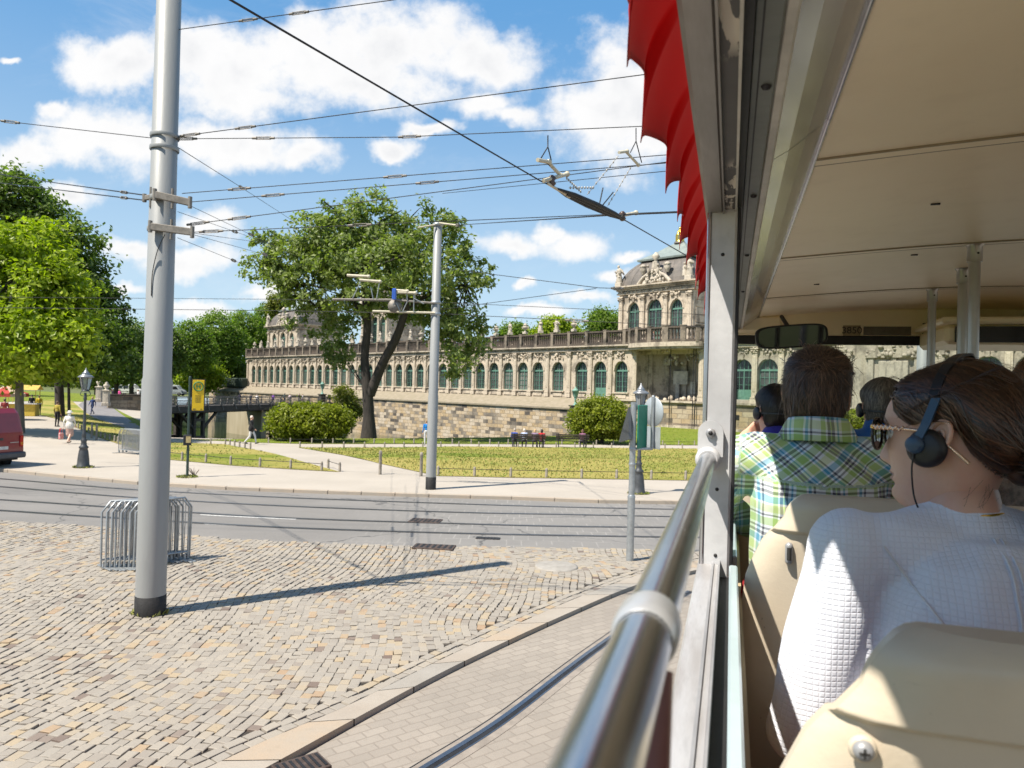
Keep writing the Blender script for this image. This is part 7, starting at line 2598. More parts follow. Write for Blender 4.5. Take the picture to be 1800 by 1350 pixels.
# header beam, trims and ceiling
mb = MB()
bbox(mb, -.062, -.022, RB, QF + .1, .39, .56, 0, .006)
bbox(mb, -.0218, .003, RB, QF + .1, .396, .50, 1)
bbox(mb, -.0245, -.0215, RB, QF + .1, .386, .397, 0)
bbox(mb, -.0005, .0035, RB, QF + .1, .391, .399, 2)
bbox(mb, PW, PW + .062, RB, QF + .1, .39, .56, 0, .006)
mb.build('header_beam', [mat('brown_grey_beam_metal', (0.27, 0.25, 0.235), .42, metal=.45, var=.15, scale=6, stretch=(3, .4, 3)), M_PEEL, M_STRIPW], bus)
mb = MB()
bbox(mb, .0036, .0150, RB, QF + .1, .408, .52, 0)
bbox(mb, .0152, .047, RB, QF + .1, .420, .52, 1, .002)
bbox(mb, .0240, .0262, RB, QF + .1, .4185, .4215, 0)
bbox(mb, .0472, .0635, RB, QF + .1, .424, .53, 2, .003)
for q in (.62, 1.05, 1.62, 2.3, 3.1): mb.lathe([(.0075, 0), (.005, .004), (0, .005)], (.036, q, Z + .419), 10, 3, axis=(0, 0, -1))
mb.build('roof_trim', [M_RUBBER, M_STRIPG, M_STRIPW, M_DARKIRON], bus)
for (q0, q1) in ((RB, .2), (.203, 1.42), (1.423, 2.85), (2.853, QF)):
    mb = MB()
    prof = [(.0637, .432), (.09, .447), (.12, .470), (.14, .487), (.153, .499), (.160, .503)]
    for (a, b2) in zip(prof[:-1], prof[1:]):
        nq = 10
        vs = []
        for j in range(nq + 1):
            q = q0 + (q1 - q0) * j / nq
            vs += [(a[0], q, Z + a[1]), (b2[0], q, Z + b2[1])]
        mb.add(vs, [(2 * j, 2 * j + 2, 2 * j + 3, 2 * j + 1) for j in range(nq)], 0, True)
    mb.tube([(.158, q0, Z + .5005), (.158, q1, Z + .5005)], .004, 6)
    mb.build('cove_panel', M_ALU, bus)


def ceil_h(p):
    return .502 + .048 * math.sin(math.pi * (p - .155) / (PW - .31))


mb = MB()
NP_ = 40
ps = [.155 + (PW - .31) * i / NP_ for i in range(NP_ + 1)]
qs = np.linspace(RB, QF, 50)
vs = [(p, q, Z + ceil_h(p)) for q in qs for p in ps]
n = NP_ + 1
mb.add(vs, [(j * n + i, (j + 1) * n + i, (j + 1) * n + i + 1, j * n + i + 1) for j in range(len(qs) - 1) for i in range(NP_)], 0, True)
mb.build('ceiling', M_CEIL, bus)
for q in (-.59, .55, 1.687, 2.855, 4.0):
    mb = MB()
    w = .020
    for dq, dh in ((-w, -.004), (w, -.004)):
        mb.tube([(p, q + dq, Z + ceil_h(p) + dh * .2) for p in ps], .0036, 6, 1)  # darker tubes paint the shading lines along the rib edges
    vs = []
    for p in ps: vs += [(p, q - w, Z + ceil_h(p) - .0035), (p, q + w, Z + ceil_h(p) - .0035)]
    mb.add(vs, [(2 * i, 2 * i + 1, 2 * i + 3, 2 * i + 2) for i in range(NP_)], 0, True)
    mb.build('ceiling_rib', [M_CEIL, mat('rib_edge_shade', (.34, .28, .19), .5, var=.1)], bus)
mb = MB()
bbox(mb, -.06, PW + .06, RB, QF + .3, .562, .60, 0, .01)
for i in range(14): bbox(mb, .2 + i * .01, PW - .2 - i * .01, RB + .05, QF + .2, .6 + i * .003, .603 + i * .003)
mb.build('roof', M_WHITEP, bus)
mb = MB()
for (p, q) in ((.5, 2.2), (.62, 3.0), (1.3, 2.4), (.35, 3.6)): bbox(mb, p, p + .022, q, q + .008, ceil_h(p) - .003, ceil_h(p) + .004)
mb.build('ceiling_clip', M_DARKIRON, bus)

# red scalloped valance blowing along the roof edge
mb = MB()
tips = [-1.45, -1.2, -.95, -.68, -.42, -.18, .06, .30, .56]
tips = [.30 - .25 * k for k in range(4, 0, -1)] + [.30, .56, .80, 1.04, 1.33, 1.55, 1.86, 2.09, 2.38, 2.62, 2.9, 3.2, 3.5, 3.8, 4.1, 4.4, 4.7, 4.95]
cols = []
for a, b2 in zip(tips[:-1], tips[1:]):
    for k in range(24):
        t = k / 20 if k < 18 else .9 + .1 * (k - 18) / 6
        q = a + (b2 - a) * t
        d = min(1, t / .9) ** .62 if t < .9 else max(0, (1 - t) / .1)
        hb = .372 + .012 * math.sin(a * 23) + (.076 if q > .72 else .022) * d  # unseen near scallops flattened to straighten the sunlight's edge on the seat
        bil = math.sin(2 * math.pi * t - .5)
        cols.append((q, hb, bil, t))
NV = 14
vs = []
for (q, hb, bil, t) in cols:
    for j in range(NV + 1):
        f = j / NV
        h = .55 + (hb - .55) * f
        p = -.070 - .056 * math.sin(f * math.pi * .5) - .004 * f * bil - .009 * math.sin(q * 7.3) * f + .010 * f * f * math.sin(t * math.pi)
        vs.append((p, q + .03 * f * f, Z + h))
m_ = NV + 1
mb.add(vs, [(i * m_ + j, i * m_ + j + 1, (i + 1) * m_ + j + 1, (i + 1) * m_ + j) for i in range(len(cols) - 1) for j in range(NV)], 0, True)
vl = mb.build('valance', M_CANOPY, bus)
so = vl.modifiers.new('thickness', 'SOLIDIFY'); so.thickness = .0012

# hand rail outside the openings with its collars and end bracket
RP, RH, RR = -.043, -.135, .0160
mb = MB(); mb.tube([(RP, q, Z + RH) for q in np.linspace(RB + .07, 1.64, 24)], RR, 28)
rail = mb.build('hand_rail', M_CHROME, bus)
for q in (.43, -.55):
    mb = MB()
    mb.lathe([(.0163, -.020), (.0182, -.018), (.0190, -.008), (.0190, .010), (.0180, .017), (.0163, .020)], (RP, q, Z + RH), 28, axis=(0, 1, 0), caps=False)
    mb.build('collar', mat('satin_metal_collar', (0.46, 0.47, 0.48), .34, metal=.35, var=.08, scale=9), rail)
    mb = MB(); mb.tube([(RP + .004, q - .03, Z + RH - .012), (RP + .006, q - .06, Z + RH - .08), (RP + .006, q - .07, Z + RH - .225)], [.0135, .013, .0125], 14)
    mb.build('stanchion', M_REDBROWN, rail)
mb = MB()
mb.extrude([(.026 * math.cos(a), .026 * math.sin(a)) for a in np.linspace(0, math.pi, 14)] + [(-.026, -.05), (.026, -.05)], (RP + .004, 1.632, Z + RH + .055), (1, 0, 0), (0, 0, 1), (0, -1, 0), .012)
mb.lathe([(.021, 0), (.026, .008), (.026, .03), (.0195, .036)], (RP, 1.63, Z + RH), 20, axis=(0, -1, 0))
mb.lathe([(.010, 0), (.010, .006), (.007, .008), (0, .0085)], (RP + .004, 1.62, Z + RH + .055), 12, 1, axis=(0, -1, 0))
mb.lathe([(.005, 0), (.0045, .003), (0, .003)], (RP + .004, 1.611, Z + RH + .055), 6, 2, axis=(0, -1, 0))
mb.build('end_bracket', [M_WHITEP, M_GREYP, M_DARKIRON], rail)

# front: header panel, windscreen, mirror, number plate, display box
mb = MB()
bbox(mb, .0, PW, QF - .02, QF + .06, .388, .55, 0, .008)
bbox(mb, .02, .30, QF - .06, QF - .02, .40, .51, 0, .02)
mb.build('front_header', M_CEIL, bus)
mb = MB(); bbox(mb, .0, PW, QF - .01, QF + .05, .333, .387, 0, .004); mb.build('windscreen_seal', M_RUBBER, bus)
mb = MB(); bbox(mb, .03, PW - .03, QF + .02, QF + .026, -.6, .332); mb.build('windscreen', M_CLEAR, bus)
mb = MB(); bbox(mb, .0, PW, QF - .35, QF + .1, -.75, -.62, 0, .03); mb.build('dashboard', M_RUBBER, bus)


def bus_pt(px, py, q):
    """world ray met with the bus cross plane y = q, in bus coordinates"""
    d = ray(px, py)
    c, s = math.cos(BYAW), math.sin(BYAW)
    lx, ly = d.x * c - d.y * s, d.x * s + d.y * c
    t = q / ly
    return Vector((lx * t, q, Z + d.z * t))


def text(body, size, loc, rot, m, parent, name='lettering'):
    c = bpy.data.curves.new(name, 'FONT')
    c.body = body; c.size = size; c.align_x = 'CENTER'; c.align_y = 'CENTER'; c.extrude = .0006
    c.materials.append(m)
    tmp = bpy.data.objects.new('tmp', c); COL.objects.link(tmp)
    dg = bpy.context.evaluated_depsgraph_get(); dg.update()
    me = bpy.data.meshes.new_from_object(tmp.evaluated_get(dg))
    bpy.data.objects.remove(tmp); bpy.data.curves.remove(c)
    if not me.materials: me.materials.append(m)
    o = link(name, me, parent)
    o.location = loc; o.rotation_euler = rot
    return o


M_PLATE = mat('grey_label', (0.17, 0.15, 0.12), .5, var=.15, scale=20)
M_INK = mat('dark_ink', (0.035, 0.033, 0.03), .6, var=.1)
a, b2 = bus_pt(1482, 590, QF - .03), bus_pt(1513, 572, QF - .03)
mb = MB(); bbox(mb, a.x, b2.x, QF - .026, QF - .021, a.z - Z, b2.z - Z)
pl_ = mb.build('height_plate', mat('tan_label', (0.33, 0.27, 0.17), .5, var=.1, scale=20), bus)
text('3850', (b2.z - a.z) * .92, ((a.x + b2.x) / 2, QF - .0275, (a.z + b2.z) / 2), (math.pi / 2, 0, 0), M_INK, pl_)
a, b2 = bus_pt(1518, 589, QF - .03), bus_pt(1602, 574, QF - .03)
mb = MB(); bbox(mb, a.x, b2.x, QF - .026, QF - .021, a.z - Z, b2.z - Z); mb.build('label_plate', M_PLATE, bus)
a, b2 = bus_pt(1622, 588, QF - .03), bus_pt(1636, 568, QF - .03)
mb = MB(); bbox(mb, a.x, b2.x, QF - .026, QF - .021, a.z - Z, b2.z - Z); mb.build('warning_label', mat('dark_label', (0.05, 0.05, 0.05), .5), bus)
# display box top right
a, b2 = bus_pt(1655, 600, 4.3), bus_pt(1900, 556, 4.3)
mb = MB()
bbox(mb, a.x, b2.x + .4, 4.3, QF - .03, b2.z - Z - .035, b2.z - Z, 0, .01); bbox(mb, a.x + .03, b2.x + .4, 4.36, QF - .03, a.z - Z - .01, b2.z - Z - .036, 0, .02)
bbox(mb, a.x + .075, b2.x + .4, 4.352, 4.359, a.z - Z + .0, b2.z - Z - .045, 1)
mb.build('display_box', [M_CEIL, mat('black_display', (0.012, 0.012, 0.013), .2, var=.1)], bus)
# interior mirror
c = bus_pt(1392, 591, 4.45)
mr = MB()
W_, H_ = .195, .066
out = [(W_ * math.copysign(abs(math.cos(t)) ** .45, math.cos(t)), H_ * math.copysign(abs(math.sin(t)) ** .55, math.sin(t))) for t in np.linspace(0, 2 * math.pi, 40)[:-1]]
R_ = Matrix.Rotation(rad(-5), 3, 'Y')
mr.extrude(out, (0, 0, 0), R_ @ Vector((1, 0, 0)), R_ @ Vector((0, 0, 1)), (0, 1, 0), .04)
mr.tube([(0, .03, 0), (.0, .12, .06), (0, .3, .12)], .012, 8)
mo = mr.build('interior_mirror', M_RUBBER, bus); mo.location = c; mo.rotation_euler = (rad(4), 0, rad(8))
mg = MB(); mg.extrude([(x * .93, z * .86) for x, z in out], (0, -.003, 0), R_ @ Vector((1, 0, 0)), R_ @ Vector((0, 0, 1)), (0, 1, 0), .002)
mg.build('mirror_glass', mat('dark_mirror', (0.07, 0.07, 0.075), .04, metal=1.0, var=.05), mo)  # glass coloured dark, standing in for a dim interior's reflection

# grab poles along the aisle
for (p, q) in ((.789, 2.87), (.90, 3.42), (.927, 4.02), (1.55, 2.87), (1.5, 4.0)):
    mb = MB()
    mb.tube([(p, q, Z - 1.24), (p, q, Z + ceil_h(p) - .02)], .0185, 16)
    mb.lathe([(.024, 0), (.024, .05), (.03, .06), (.034, .066)], (p, q, Z + ceil_h(p) - .062), 16)
    mb.lathe([(.004, 0), (.003, .003), (0, .003)], (p + .004, q - .024, Z + ceil_h(p) - .035), 8, 1, axis=(0, -1, 0))
    mb.build('grab_pole', [M_GREYPOLE, M_DARKIRON], bus)


# seats: cream shells with red covers
def seat_mesh(w, top=-.185):
    """two-place bench: x 0..w, y 0 is the rear face at mid height"""
    H0 = -.86 - top
    def outline(g=0.0):
        pts = [(.006 + g, H0)]
        pts += [(.004 + g, -.24), (.012 + g, -.16), (.04 + g, -.095)]
        pts += [(.078 + g + .045 * (1 - math.cos(t)), -.052 - g + .052 * math.sin(t)) for t in np.linspace(.15, math.pi / 2, 7)]
        r = [(w - x, z) for x, z in pts[::-1]]
        return pts + r
    def yprof(z):          # rear face: lip rolled back at the top, crease, then a recessed lower panel
        if z > -.02: return -.045 + .018 * ((z + .02) / .02) ** 2
        if z > -.068: return -.045 + .006 * ((-.02 - z) / .048)
        if z > -.076: return -.039 + .013 * (1 - ss(-.076, -.068, z))
        return -.026 + .11 * (-.076 - z)
    sh, cv = MB(), MB()
    O = outline()
    zs = sorted(set([H0, -.5, -.4, -.3, -.24, -.2, -.17, -.14, -.115, -.095, -.085, -.078, -.076, -.074, -.072, -.070, -.068, -.066, -.06, -.055, -.045, -.03, -.02, -.012, -.006, -.002, -.0003]))
    left = O[:len(O) // 2]
    def xl(z):
        zz = [p[1] for p in left]; xx = [p[0] for p in left]
        return float(np.interp(z, zz, xx))
    nx = 18
    def grid(mbx, yo, sgn, inset=0.0, mi=0, drop=0.0):
        vs = []
        for z in zs:
            x0, x1 = xl(z) + inset, w - xl(z) - inset
            for i in range(nx + 1):
                t = i / nx
                tt = .5 - .5 * math.cos(math.pi * t)
                x = x0 + (x1 - x0) * tt
                edge = min(x - x0, x1 - x)
                zc = z - (inset if z > -.01 else 0) - drop * ss(-.32, -.06, z)
                y = yprof(zc) + yo + (.022 * (1 - min(1, edge / .05)) ** 2 if sgn < 0 else 0)
                vs.append((x, y, zc))
        n_ = nx + 1
        fs = [(j * n_ + i, j * n_ + i + 1, (j + 1) * n_ + i + 1, (j + 1) * n_ + i) for j in range(len(zs) - 1) for i in range(nx)]
        if sgn > 0: fs = [f[::-1] for f in fs]
        mbx.add(vs, fs, mi, True)
        return vs
    A = grid(sh, 0, -1)
    B = grid(sh, .035, 1)
    n_ = nx + 1
    L = len(zs)
    rim = [j * n_ for j in range(L)] + [(L - 1) * n_ + i for i in range(1, n_)] + [j * n_ + nx for j in range(L - 2, -1, -1)]
    sh.add([A[i] for i in rim] + [B[i] for i in rim], [(k, len(rim) + k, len(rim) + k + 1, k + 1) for k in range(len(rim) - 1)], 0, True)
    C1 = grid(cv, .0365, -1, -.004, 0, .035); C2 = grid(cv, .058, 1, -.005, 0, .035)
    cv.add([C1[i] for i in rim] + [C2[i] for i in rim], [(k, len(rim) + k, len(rim) + k + 1, k + 1) for k in range(len(rim) - 1)], 0, True)
    cu = MB()
    cu.box((w / 2, .34, H0 + .02), (w - .02, .46, .13), bev=.03)
    fr = MB()
    for x in (.12, w - .12): fr.box((x, .3, H0 - .22), (.05, .38, .37), bev=.01)
    return sh.mesh('shell', M_SEAT), cv.mesh('cover', M_REDC), cu.mesh('cushion', M_REDC), fr.mesh('frame', M_GREYP)


sm_ = seat_mesh(.93)
def screw_mesh():
    s = MB()
    s.lathe([(.0105, 0), (.0105, .002), (.0085, .004)], (0, 0, 0), 20, 0, axis=(0, -1, 0))
    s.lathe([(.0078, .003), (.0076, .006), (.006, .009), (.003, .0102), (0, .0104)], (0, 0, 0), 16, 1, axis=(0, -1, 0))
    for a in (0, math.pi / 2): s.box((0, -.0104, 0), (.0075, .001, .0018), 2, rot=Matrix.Rotation(a, 3, 'Y'))
    return s.mesh('screw', [M_SEAT, M_GREYP, M_INK])
def hook_mesh():
    s = MB()
    s.tube([(0, -.004, .014), (0, -.004, -.014)], .0072, 10); s.ball((0, -.004, .014), .0072); s.ball((0, -.004, -.014), .0072)
    s.tube([(0, -.0095, .012), (0, -.0095, -.012)], .0042, 8, 1)
    return s.mesh('hook', [M_GREYP, M_INK])
SCREW, HOOK = screw_mesh(), hook_mesh()
def seat(p, q, fit=None, dz=0.0):
    s = link('seat', sm_[0], bus); s.location = (p, q, Z - .185 + dz)
    link('cover', sm_[1], s); link('cushion', sm_[2], s); link('frame', sm_[3], s)
    if fit:
        o = link('screw' if fit == 's' else 'hook', SCREW if fit == 's' else HOOK, s)
        o.location = (.078, -.027, -.092) if fit == 's' else (.088, -.023, -.112)
    return s
ntS = NT(M_SEAT.node_tree); bS = M_SEAT.node_tree.nodes['Principled BSDF']
pS = ntS.node('ShaderNodeTexCoord').outputs['Object']
scr = ntS.math('MULTIPLY', ntS.sstep(ntS.noise(ntS.vmath('MULTIPLY', pS, (6, 6, 60)), 2.0, 6, .7, 1.5), .63, .70), ntS.sstep(ntS.noise(pS, 5, 3), .5, .65))
spk = ntS.sstep(ntS.noise(pS, 95, 2), .74, .78)
ntS.put(bS.inputs['Base Color'], ntS.mix(ntS.math('MULTIPLY', ntS.math('MAXIMUM', scr, spk), .55), bS.inputs['Base Color'].links[0].from_socket, (.22, .18, .13)))
S1 = seat(.025, .65, 's', .010); S2 = seat(.025, 1.53, 'h'); S3 = seat(.025, 2.98)
seat(.025, 4.0); seat(1.42, 1.53); seat(1.42, 2.98); seat(1.42, .66)
# ------------------------------------------------------------------ passengers
def b2w(p, q, h):
    c, s = math.cos(BYAW), math.sin(BYAW)
    return Vector((p * c + q * s, -p * s + q * c, Z + h))


def head_matrix(center_w, phi, tilt=0.0, roll=0.0, sc=1.0):
    """phi: world facing angle from +Y towards +X"""
    return Matrix.Translation(center_w) @ Matrix.Rotation(-phi, 4, 'Z') @ Matrix.Rotation(tilt, 4, 'X') @ Matrix.Rotation(roll, 4, 'Y') @ Matrix.Scale(sc, 4)


EYE_W = mat('eye_white', (.75, .72, .68), .2)
EYE_I = mat('eye_iris', (.06, .035, .02), .15)
LIPS = mat('lips_pink', (.46, .20, .16), .4)


def passenger(label, hm, torso_yaw, J, skin, brow, female=False, arms_skin=True, bulk=1.0, hands=()):
    """root mesh: head, neck, trunk, limbs and hands as one body, in world coordinates; J joints in bus coordinates (p, q, h)"""
    W = {k: b2w(*v) for k, v in J.items()}
    P = []
    P.append(('ell', W['pel'], (.165, .14, .13), 'skin'))
    P.append(('cap', W['pel'], W['che'], .125 * bulk, .13 * bulk, 'skin'))
    P.append(('cap', W['sl'].lerp(W['sr'], .12), W['sr'].lerp(W['sl'], .12), .055, .055, 'skin'))
    P.append(('cap', W['che'], W['nck'] - Vector((0, 0, .05)), .10, .056, 'skin'))
    P.append(('cap', W['nck'], hm @ Vector((0, -.025, -.10)), .056, .050, 'skin'))
    for a, b, c in (('sl', 'el', 'wl'), ('sr', 'er', 'wr')):
        P.append(('cap', W[a], W[b], .048, .040, 'skin')); P.append(('cap', W[b], W[c], .040, .027, 'skin'))
    for (h, k, a) in (('hl', 'kl', 'al'), ('hr', 'kr', 'ar')):
        P.append(('cap', W[h], W[k], .085, .058, 'skin')); P.append(('cap', W[k], W[a], .055, .04, 'skin'))
        P.append(('cap', W[a], W[a] + (b2w(0, .15, -.02) - b2w(0, 0, 0)), .04, .034, 'skin'))
    for hp in hands: P += hp
    V, Fc = grow(P, .0062, 3)
    nh = near_head(female)
    mb = MB()
    mb.v = [tuple(p) for p in V]; mb.f = list(Fc); mb.m = [0] * len(Fc); mb.sm = [True] * len(Fc)
    mb.M = hm
    b0 = len(mb.v)
    mb.v.extend(tuple(hm @ Vector(p)) for p in nh.v)
    mb.f.extend(tuple(i + b0 for i in f) for f in nh.f); mb.m.extend(nh.m); mb.sm.extend(nh.sm)
    o = mb.build('person', [skin, LIPS if female else skin, EYE_W, EYE_I, brow])
    tag(o, label, 'person', None)
    return o, W


def garment(name, parent, W, m, infl=.014, sleeve=1.0, hem='pel', voxel=.007, extra=(), neck=.0, sh_r=.062, bulk=1.0, cut=None, noise_amp=.0035, smooth=4):
    P = []
    P.append(('cap', W[hem], W['che'], .135 * bulk + infl, .142 * bulk + infl, 't'))
    P.append(('cap', W['sl'].lerp(W['sr'], .10), W['sr'].lerp(W['sl'], .10), sh_r + infl * .4, sh_r + infl * .4, 't'))
    P.append(('cap', W['che'], W['nck'] + Vector((0, 0, neck)), .115 + infl, .062 + infl * .3, 't'))
    for a, b, c in (('sl', 'el', 'wl'), ('sr', 'er', 'wr')):
        P.append(('cap', W[a], W[b], .056 + infl * .6, .048 + infl * .6, 't'))
        P.append(('cap', W[b], W[b].lerp(W[c], sleeve), .047 + infl * .6, .036 + infl * .5, 't'))
    P += list(extra)
    V, Fc = grow(P, voxel, smooth)
    # soft creases
    out = []
    for p in V:
        v = Vector(p)
        n_ = mnoise.noise(v * 9.0) * .6 + mnoise.noise(Vector((v.x * 22, v.y * 22, v.z * 10))) * .4
        out.append(n_)
    me = MB()
    me.v = [tuple(p) for p in V]; me.f = list(Fc); me.m = [0] * len(Fc); me.sm = [True] * len(Fc)
    mesh = me.mesh(name, m)
    nr = np.zeros(len(V) * 3, np.float32); mesh.vertices.foreach_get('normal', nr); nr = nr.reshape(-1, 3)
    V2 = V + nr * (np.array(out) * noise_amp)[:, None]
    mesh.vertices.foreach_set('co', V2.astype(np.float32).ravel())
    if cut is not None:
        bmx = bmesh.new(); bmx.from_mesh(mesh)
        bmesh.ops.delete(bmx, geom=[f for f in bmx.faces if cut(f.calc_center_median())], context='FACES')
        bmx.to_mesh(mesh); bmx.free()
    mesh.update()
    return link(name, mesh, parent)


def legs_garment(parent, W, m):
    P = [('ell', W['pel'], (.18, .155, .14), 't')]
    for (h, k, a) in (('hl', 'kl', 'al'), ('hr', 'kr', 'ar')):
        P.append(('cap', W[h], W[k], .098, .070, 't')); P.append(('cap', W[k], W[k].lerp(W[a], .9), .068, .055, 't'))
    V, Fc = grow(P, .012, 3)
    mb = MB(); mb.add([tuple(p) for p in V], Fc, 0, True)
    return mb.build('trousers', m, parent)


def sit_joints(p, q, dh=0.0, dx=0.0, sw=.17):
    """seated joints in bus coordinates, neck at (p, q)"""
    return dict(pel=(p, q - .02, -.68 + dh), che=(p, q - .03, -.30 + dh), nck=(p, q, -.135 + dh), sl=(p - sw, q - .02, -.205 + dh), sr=(p + sw, q - .02, -.205 + dh),
                el=(p - sw - .06, q + .03, -.47 + dh), er=(p + sw + .05, q + .03, -.47 + dh), wl=(p - .08, q + .24, -.55 + dh), wr=(p + .08, q + .24, -.55 + dh),
                hl=(p - .09, q, -.70 + dh), hr=(p + .09, q, -.70 + dh), kl=(p - .11, q + .40, -.74 + dh), kr=(p + .11, q + .40, -.74 + dh), al=(p - .11, q + .38, -1.15 + dh), ar=(p + .11, q + .38, -1.15 + dh))


def headphones(label, hm, grp=None, neck=False, side_cable=True):
    """on-ear tour headset in head coordinates"""
    r = empty('headphones', hm.translation, 0, label, 'headphones', grp)
    L = Matrix.Translation(-hm.translation) @ hm
    BLK = mat('headset_black', (.014, .014, .016), .45, var=.15, scale=30)
    BLU = mat('headset_blue_grey', (.035, .072, .125), .35, var=.08, scale=20)
    mb = MB(); mb.M = L
    pts = [(x, -.012 - .02 * (1 - abs(x) / .097), z) for x, z in [(.0945 * math.cos(a), .012 + .127 * math.sin(a)) for a in np.linspace(.42, math.pi - .42, 26)]]
    for i, (a, b) in enumerate(zip(pts[:-1], pts[1:])):
        pass
    w = .0085
    if neck: pts = [(.088 * math.cos(a), -.005 - .118 * math.sin(a), -.012 - .012 * math.sin(a)) for a in np.linspace(0, math.pi, 26)]; w = .0035
    vs = []
    for (x, y, z) in pts:
        n_ = Vector((x, 0, z)).normalized()
        P_ = Vector((x, y, z))
        if neck: vs += [P_ + Vector((0, 0, -w)), P_ + Vector((0, -.003, -w)), P_ + Vector((0, -.003, w)), P_ + Vector((0, 0, w))]; continue
        vs += [P_ + Vector((0, -w, 0)) - n_ * .002, P_ + Vector((0, w, 0)) - n_ * .002, P_ + Vector((0, w * .9, 0)) + n_ * .0022, P_ + Vector((0, -w * .9, 0)) + n_ * .0022]
    fs = []
    for i in range(len(pts) - 1):
        for k in range(4): fs.append((4 * i + k, 4 * i + (k + 1) % 4, 4 * i + 4 + (k + 1) % 4, 4 * i + 4 + k))
    mb.add(vs, fs, 0, False)
    mb.build('headband', BLK, r)
    for s in (-1, 1):
        mb = MB(); mb.M = L
        if neck: mb.ball((s * .086, .0, -.012), (.006, .01, .01)); mb.build('arm', BLU, r)
        a0 = Vector((s * .0863, -.018, .064)); a1 = Vector((s * .0965, -.006, .022)); a2 = Vector((s * .101, .006, -.006))
        for (u, v) in () if neck else ((a0, a1), (a1, a2)):
            d = (v - u)
            side = Vector((0, 1, 0)) * .0068
            o = Vector((s * .0028, 0, 0))
            mb.add([u - side - o, u + side - o, v + side - o, v - side - o, u - side + o, u + side + o, v + side + o, v - side + o], [(0, 1, 2, 3), (7, 6, 5, 4), (0, 4, 5, 1), (1, 5, 6, 2), (2, 6, 7, 3), (3, 7, 4, 0)])
        if not neck: mb.lathe([(.0, .0075), (.009, .007), (.0135, .004), (.0145, 0), (.0145, -.008)], (s * .102, .008, -.010), 24, axis=(s, 0, 0))
        if not neck: mb.build('arm', BLU, r)
        mb = MB(); mb.M = L
        mb.lathe([(.0285, -.010), (.0310, -.003), (.0285, .004), (.020, .008), (0, .0095)], (s * .0905, -.004, -.015), 30, axis=(s, 0, 0))
        mb.build('ear_pad', BLK, r)
    if side_cable:
        mb = MB(); mb.M = L
        mb.tube(smooth_curve([(-.100, .010, -.024), (-.098, .014, -.05), (-.086, .016, -.09), (-.070, .012, -.13), (-.076, .02, -.18)], 8), .0014, 6)
        mb.build('cable', BLK, r)
    return r


# ---------- the woman in white
M_QUILT, nt, b = new_mat('white_quilted_jersey')
p = nt.node('ShaderNodeTexCoord').outputs['Object']
rotm = nt.node('ShaderNodeMapping'); nt.put(rotm.inputs[0], p); rotm.inputs['Rotation'].default_value = (0, 0, BYAW)
sp = nt.node('ShaderNodeSeparateXYZ'); nt.put(sp.inputs[0], rotm.outputs[0])
geo = nt.node('ShaderNodeNewGeometry')
nm_ = nt.node('ShaderNodeMapping'); nt.put(nm_.inputs[0], geo.outputs['Normal']); nm_.inputs['Rotation'].default_value = (0, 0, BYAW)
sn = nt.node('ShaderNodeSeparateXYZ'); nt.put(sn.inputs[0], nm_.outputs[0])
sidek = nt.sstep(nt.math('ABSOLUTE', sn.outputs[0]), .66, .70)
wb = nt.noise(p, 9, 2)
uu = nt.math('ADD', nt.math('ADD', nt.math('MULTIPLY', sp.outputs[0], nt.math('SUBTRACT', 1, sidek)), nt.math('MULTIPLY', sp.outputs[1], sidek)), nt.math('MULTIPLY', wb, .005))
topk = nt.sstep(sn.outputs[2], .70, .76)
vv = nt.math('ADD', nt.math('ADD', nt.math('MULTIPLY', sp.outputs[2], nt.math('SUBTRACT', 1, topk)), nt.math('MULTIPLY', sp.outputs[1], topk)), nt.math('MULTIPLY', wb, .005))
PQ = .0078
cell = lambda t: nt.math('ABSOLUTE', nt.math('SUBTRACT', nt.math('FRACT', nt.math('DIVIDE', t, PQ)), .5))
gu, gv = cell(uu), cell(vv)
edge = nt.math('MAXIMUM', gu, gv)
hgt = nt.math('SUBTRACT', 1.0, nt.math('POWER', nt.math('MULTIPLY', edge, 2.0), 5.0))
fine = nt.noise(p, 420, 2)
nt.put(b.inputs['Base Color'], nt.mix(nt.math('MULTIPLY', nt.sstep(edge, .40, .5), .22), (.74, .77, .85), (.58, .61, .70)))
b.inputs['Roughness'].default_value = .8
b.inputs['Sheen Weight'].default_value = .25
bn = nt.node('ShaderNodeBump', i_Strength=.5, i_Distance=.0018)
nt.put(bn.inputs['Height'], nt.math('ADD', hgt, nt.math('MULTIPLY', fine, .12))); nt.put(b.inputs['Normal'], bn.outputs[0])

phi = rad(-39)
hc = Vector((.668, 1.134, Z - .058))
HMW = head_matrix(hc, phi, rad(-2), rad(2), .925)
nkp, nkq = .340, 1.235
JW = sit_joints(nkp, nkq, -.025, sw=.150)
JW.update(sl=(nkp - .165, nkq - .045, -.222), sr=(nkp + .165, nkq + .02, -.222), el=(nkp - .225, nkq - .04, -.50), wl=(nkp - .12, nkq + .2, -.60), che=(nkp + .005, nkq - .035, -.335), nck=(nkp - .006, nkq + .012, -.170), pel=(nkp, nkq - .10, -.72))
brow_d = mat('brow_dark', (.03, .02, .016), .7)
woman, WW = passenger('woman with swept back brown hair in a white quilted jacket', HMW, 0, JW, SKIN, brow_d, True)
woman.name = 'person'
nkw = WW['nck']
def cut_neck(c):      # neckline opening
    d = c - nkw
    return d.z > -.002 and Vector((d.x, d.y, 0)).length < .12
jk = garment('jacket', woman, WW, M_QUILT, .012, 1.0, 'pel', .0065, sh_r=.055, neck=-.020, noise_amp=.010, extra=[('cap', WW['nck'] + Vector((0, 0, -.055)), WW[k_].lerp(WW['nck'], .25) + Vector((0, 0, -.012)), .088, .052, 't') for k_ in ('sl', 'sr')])
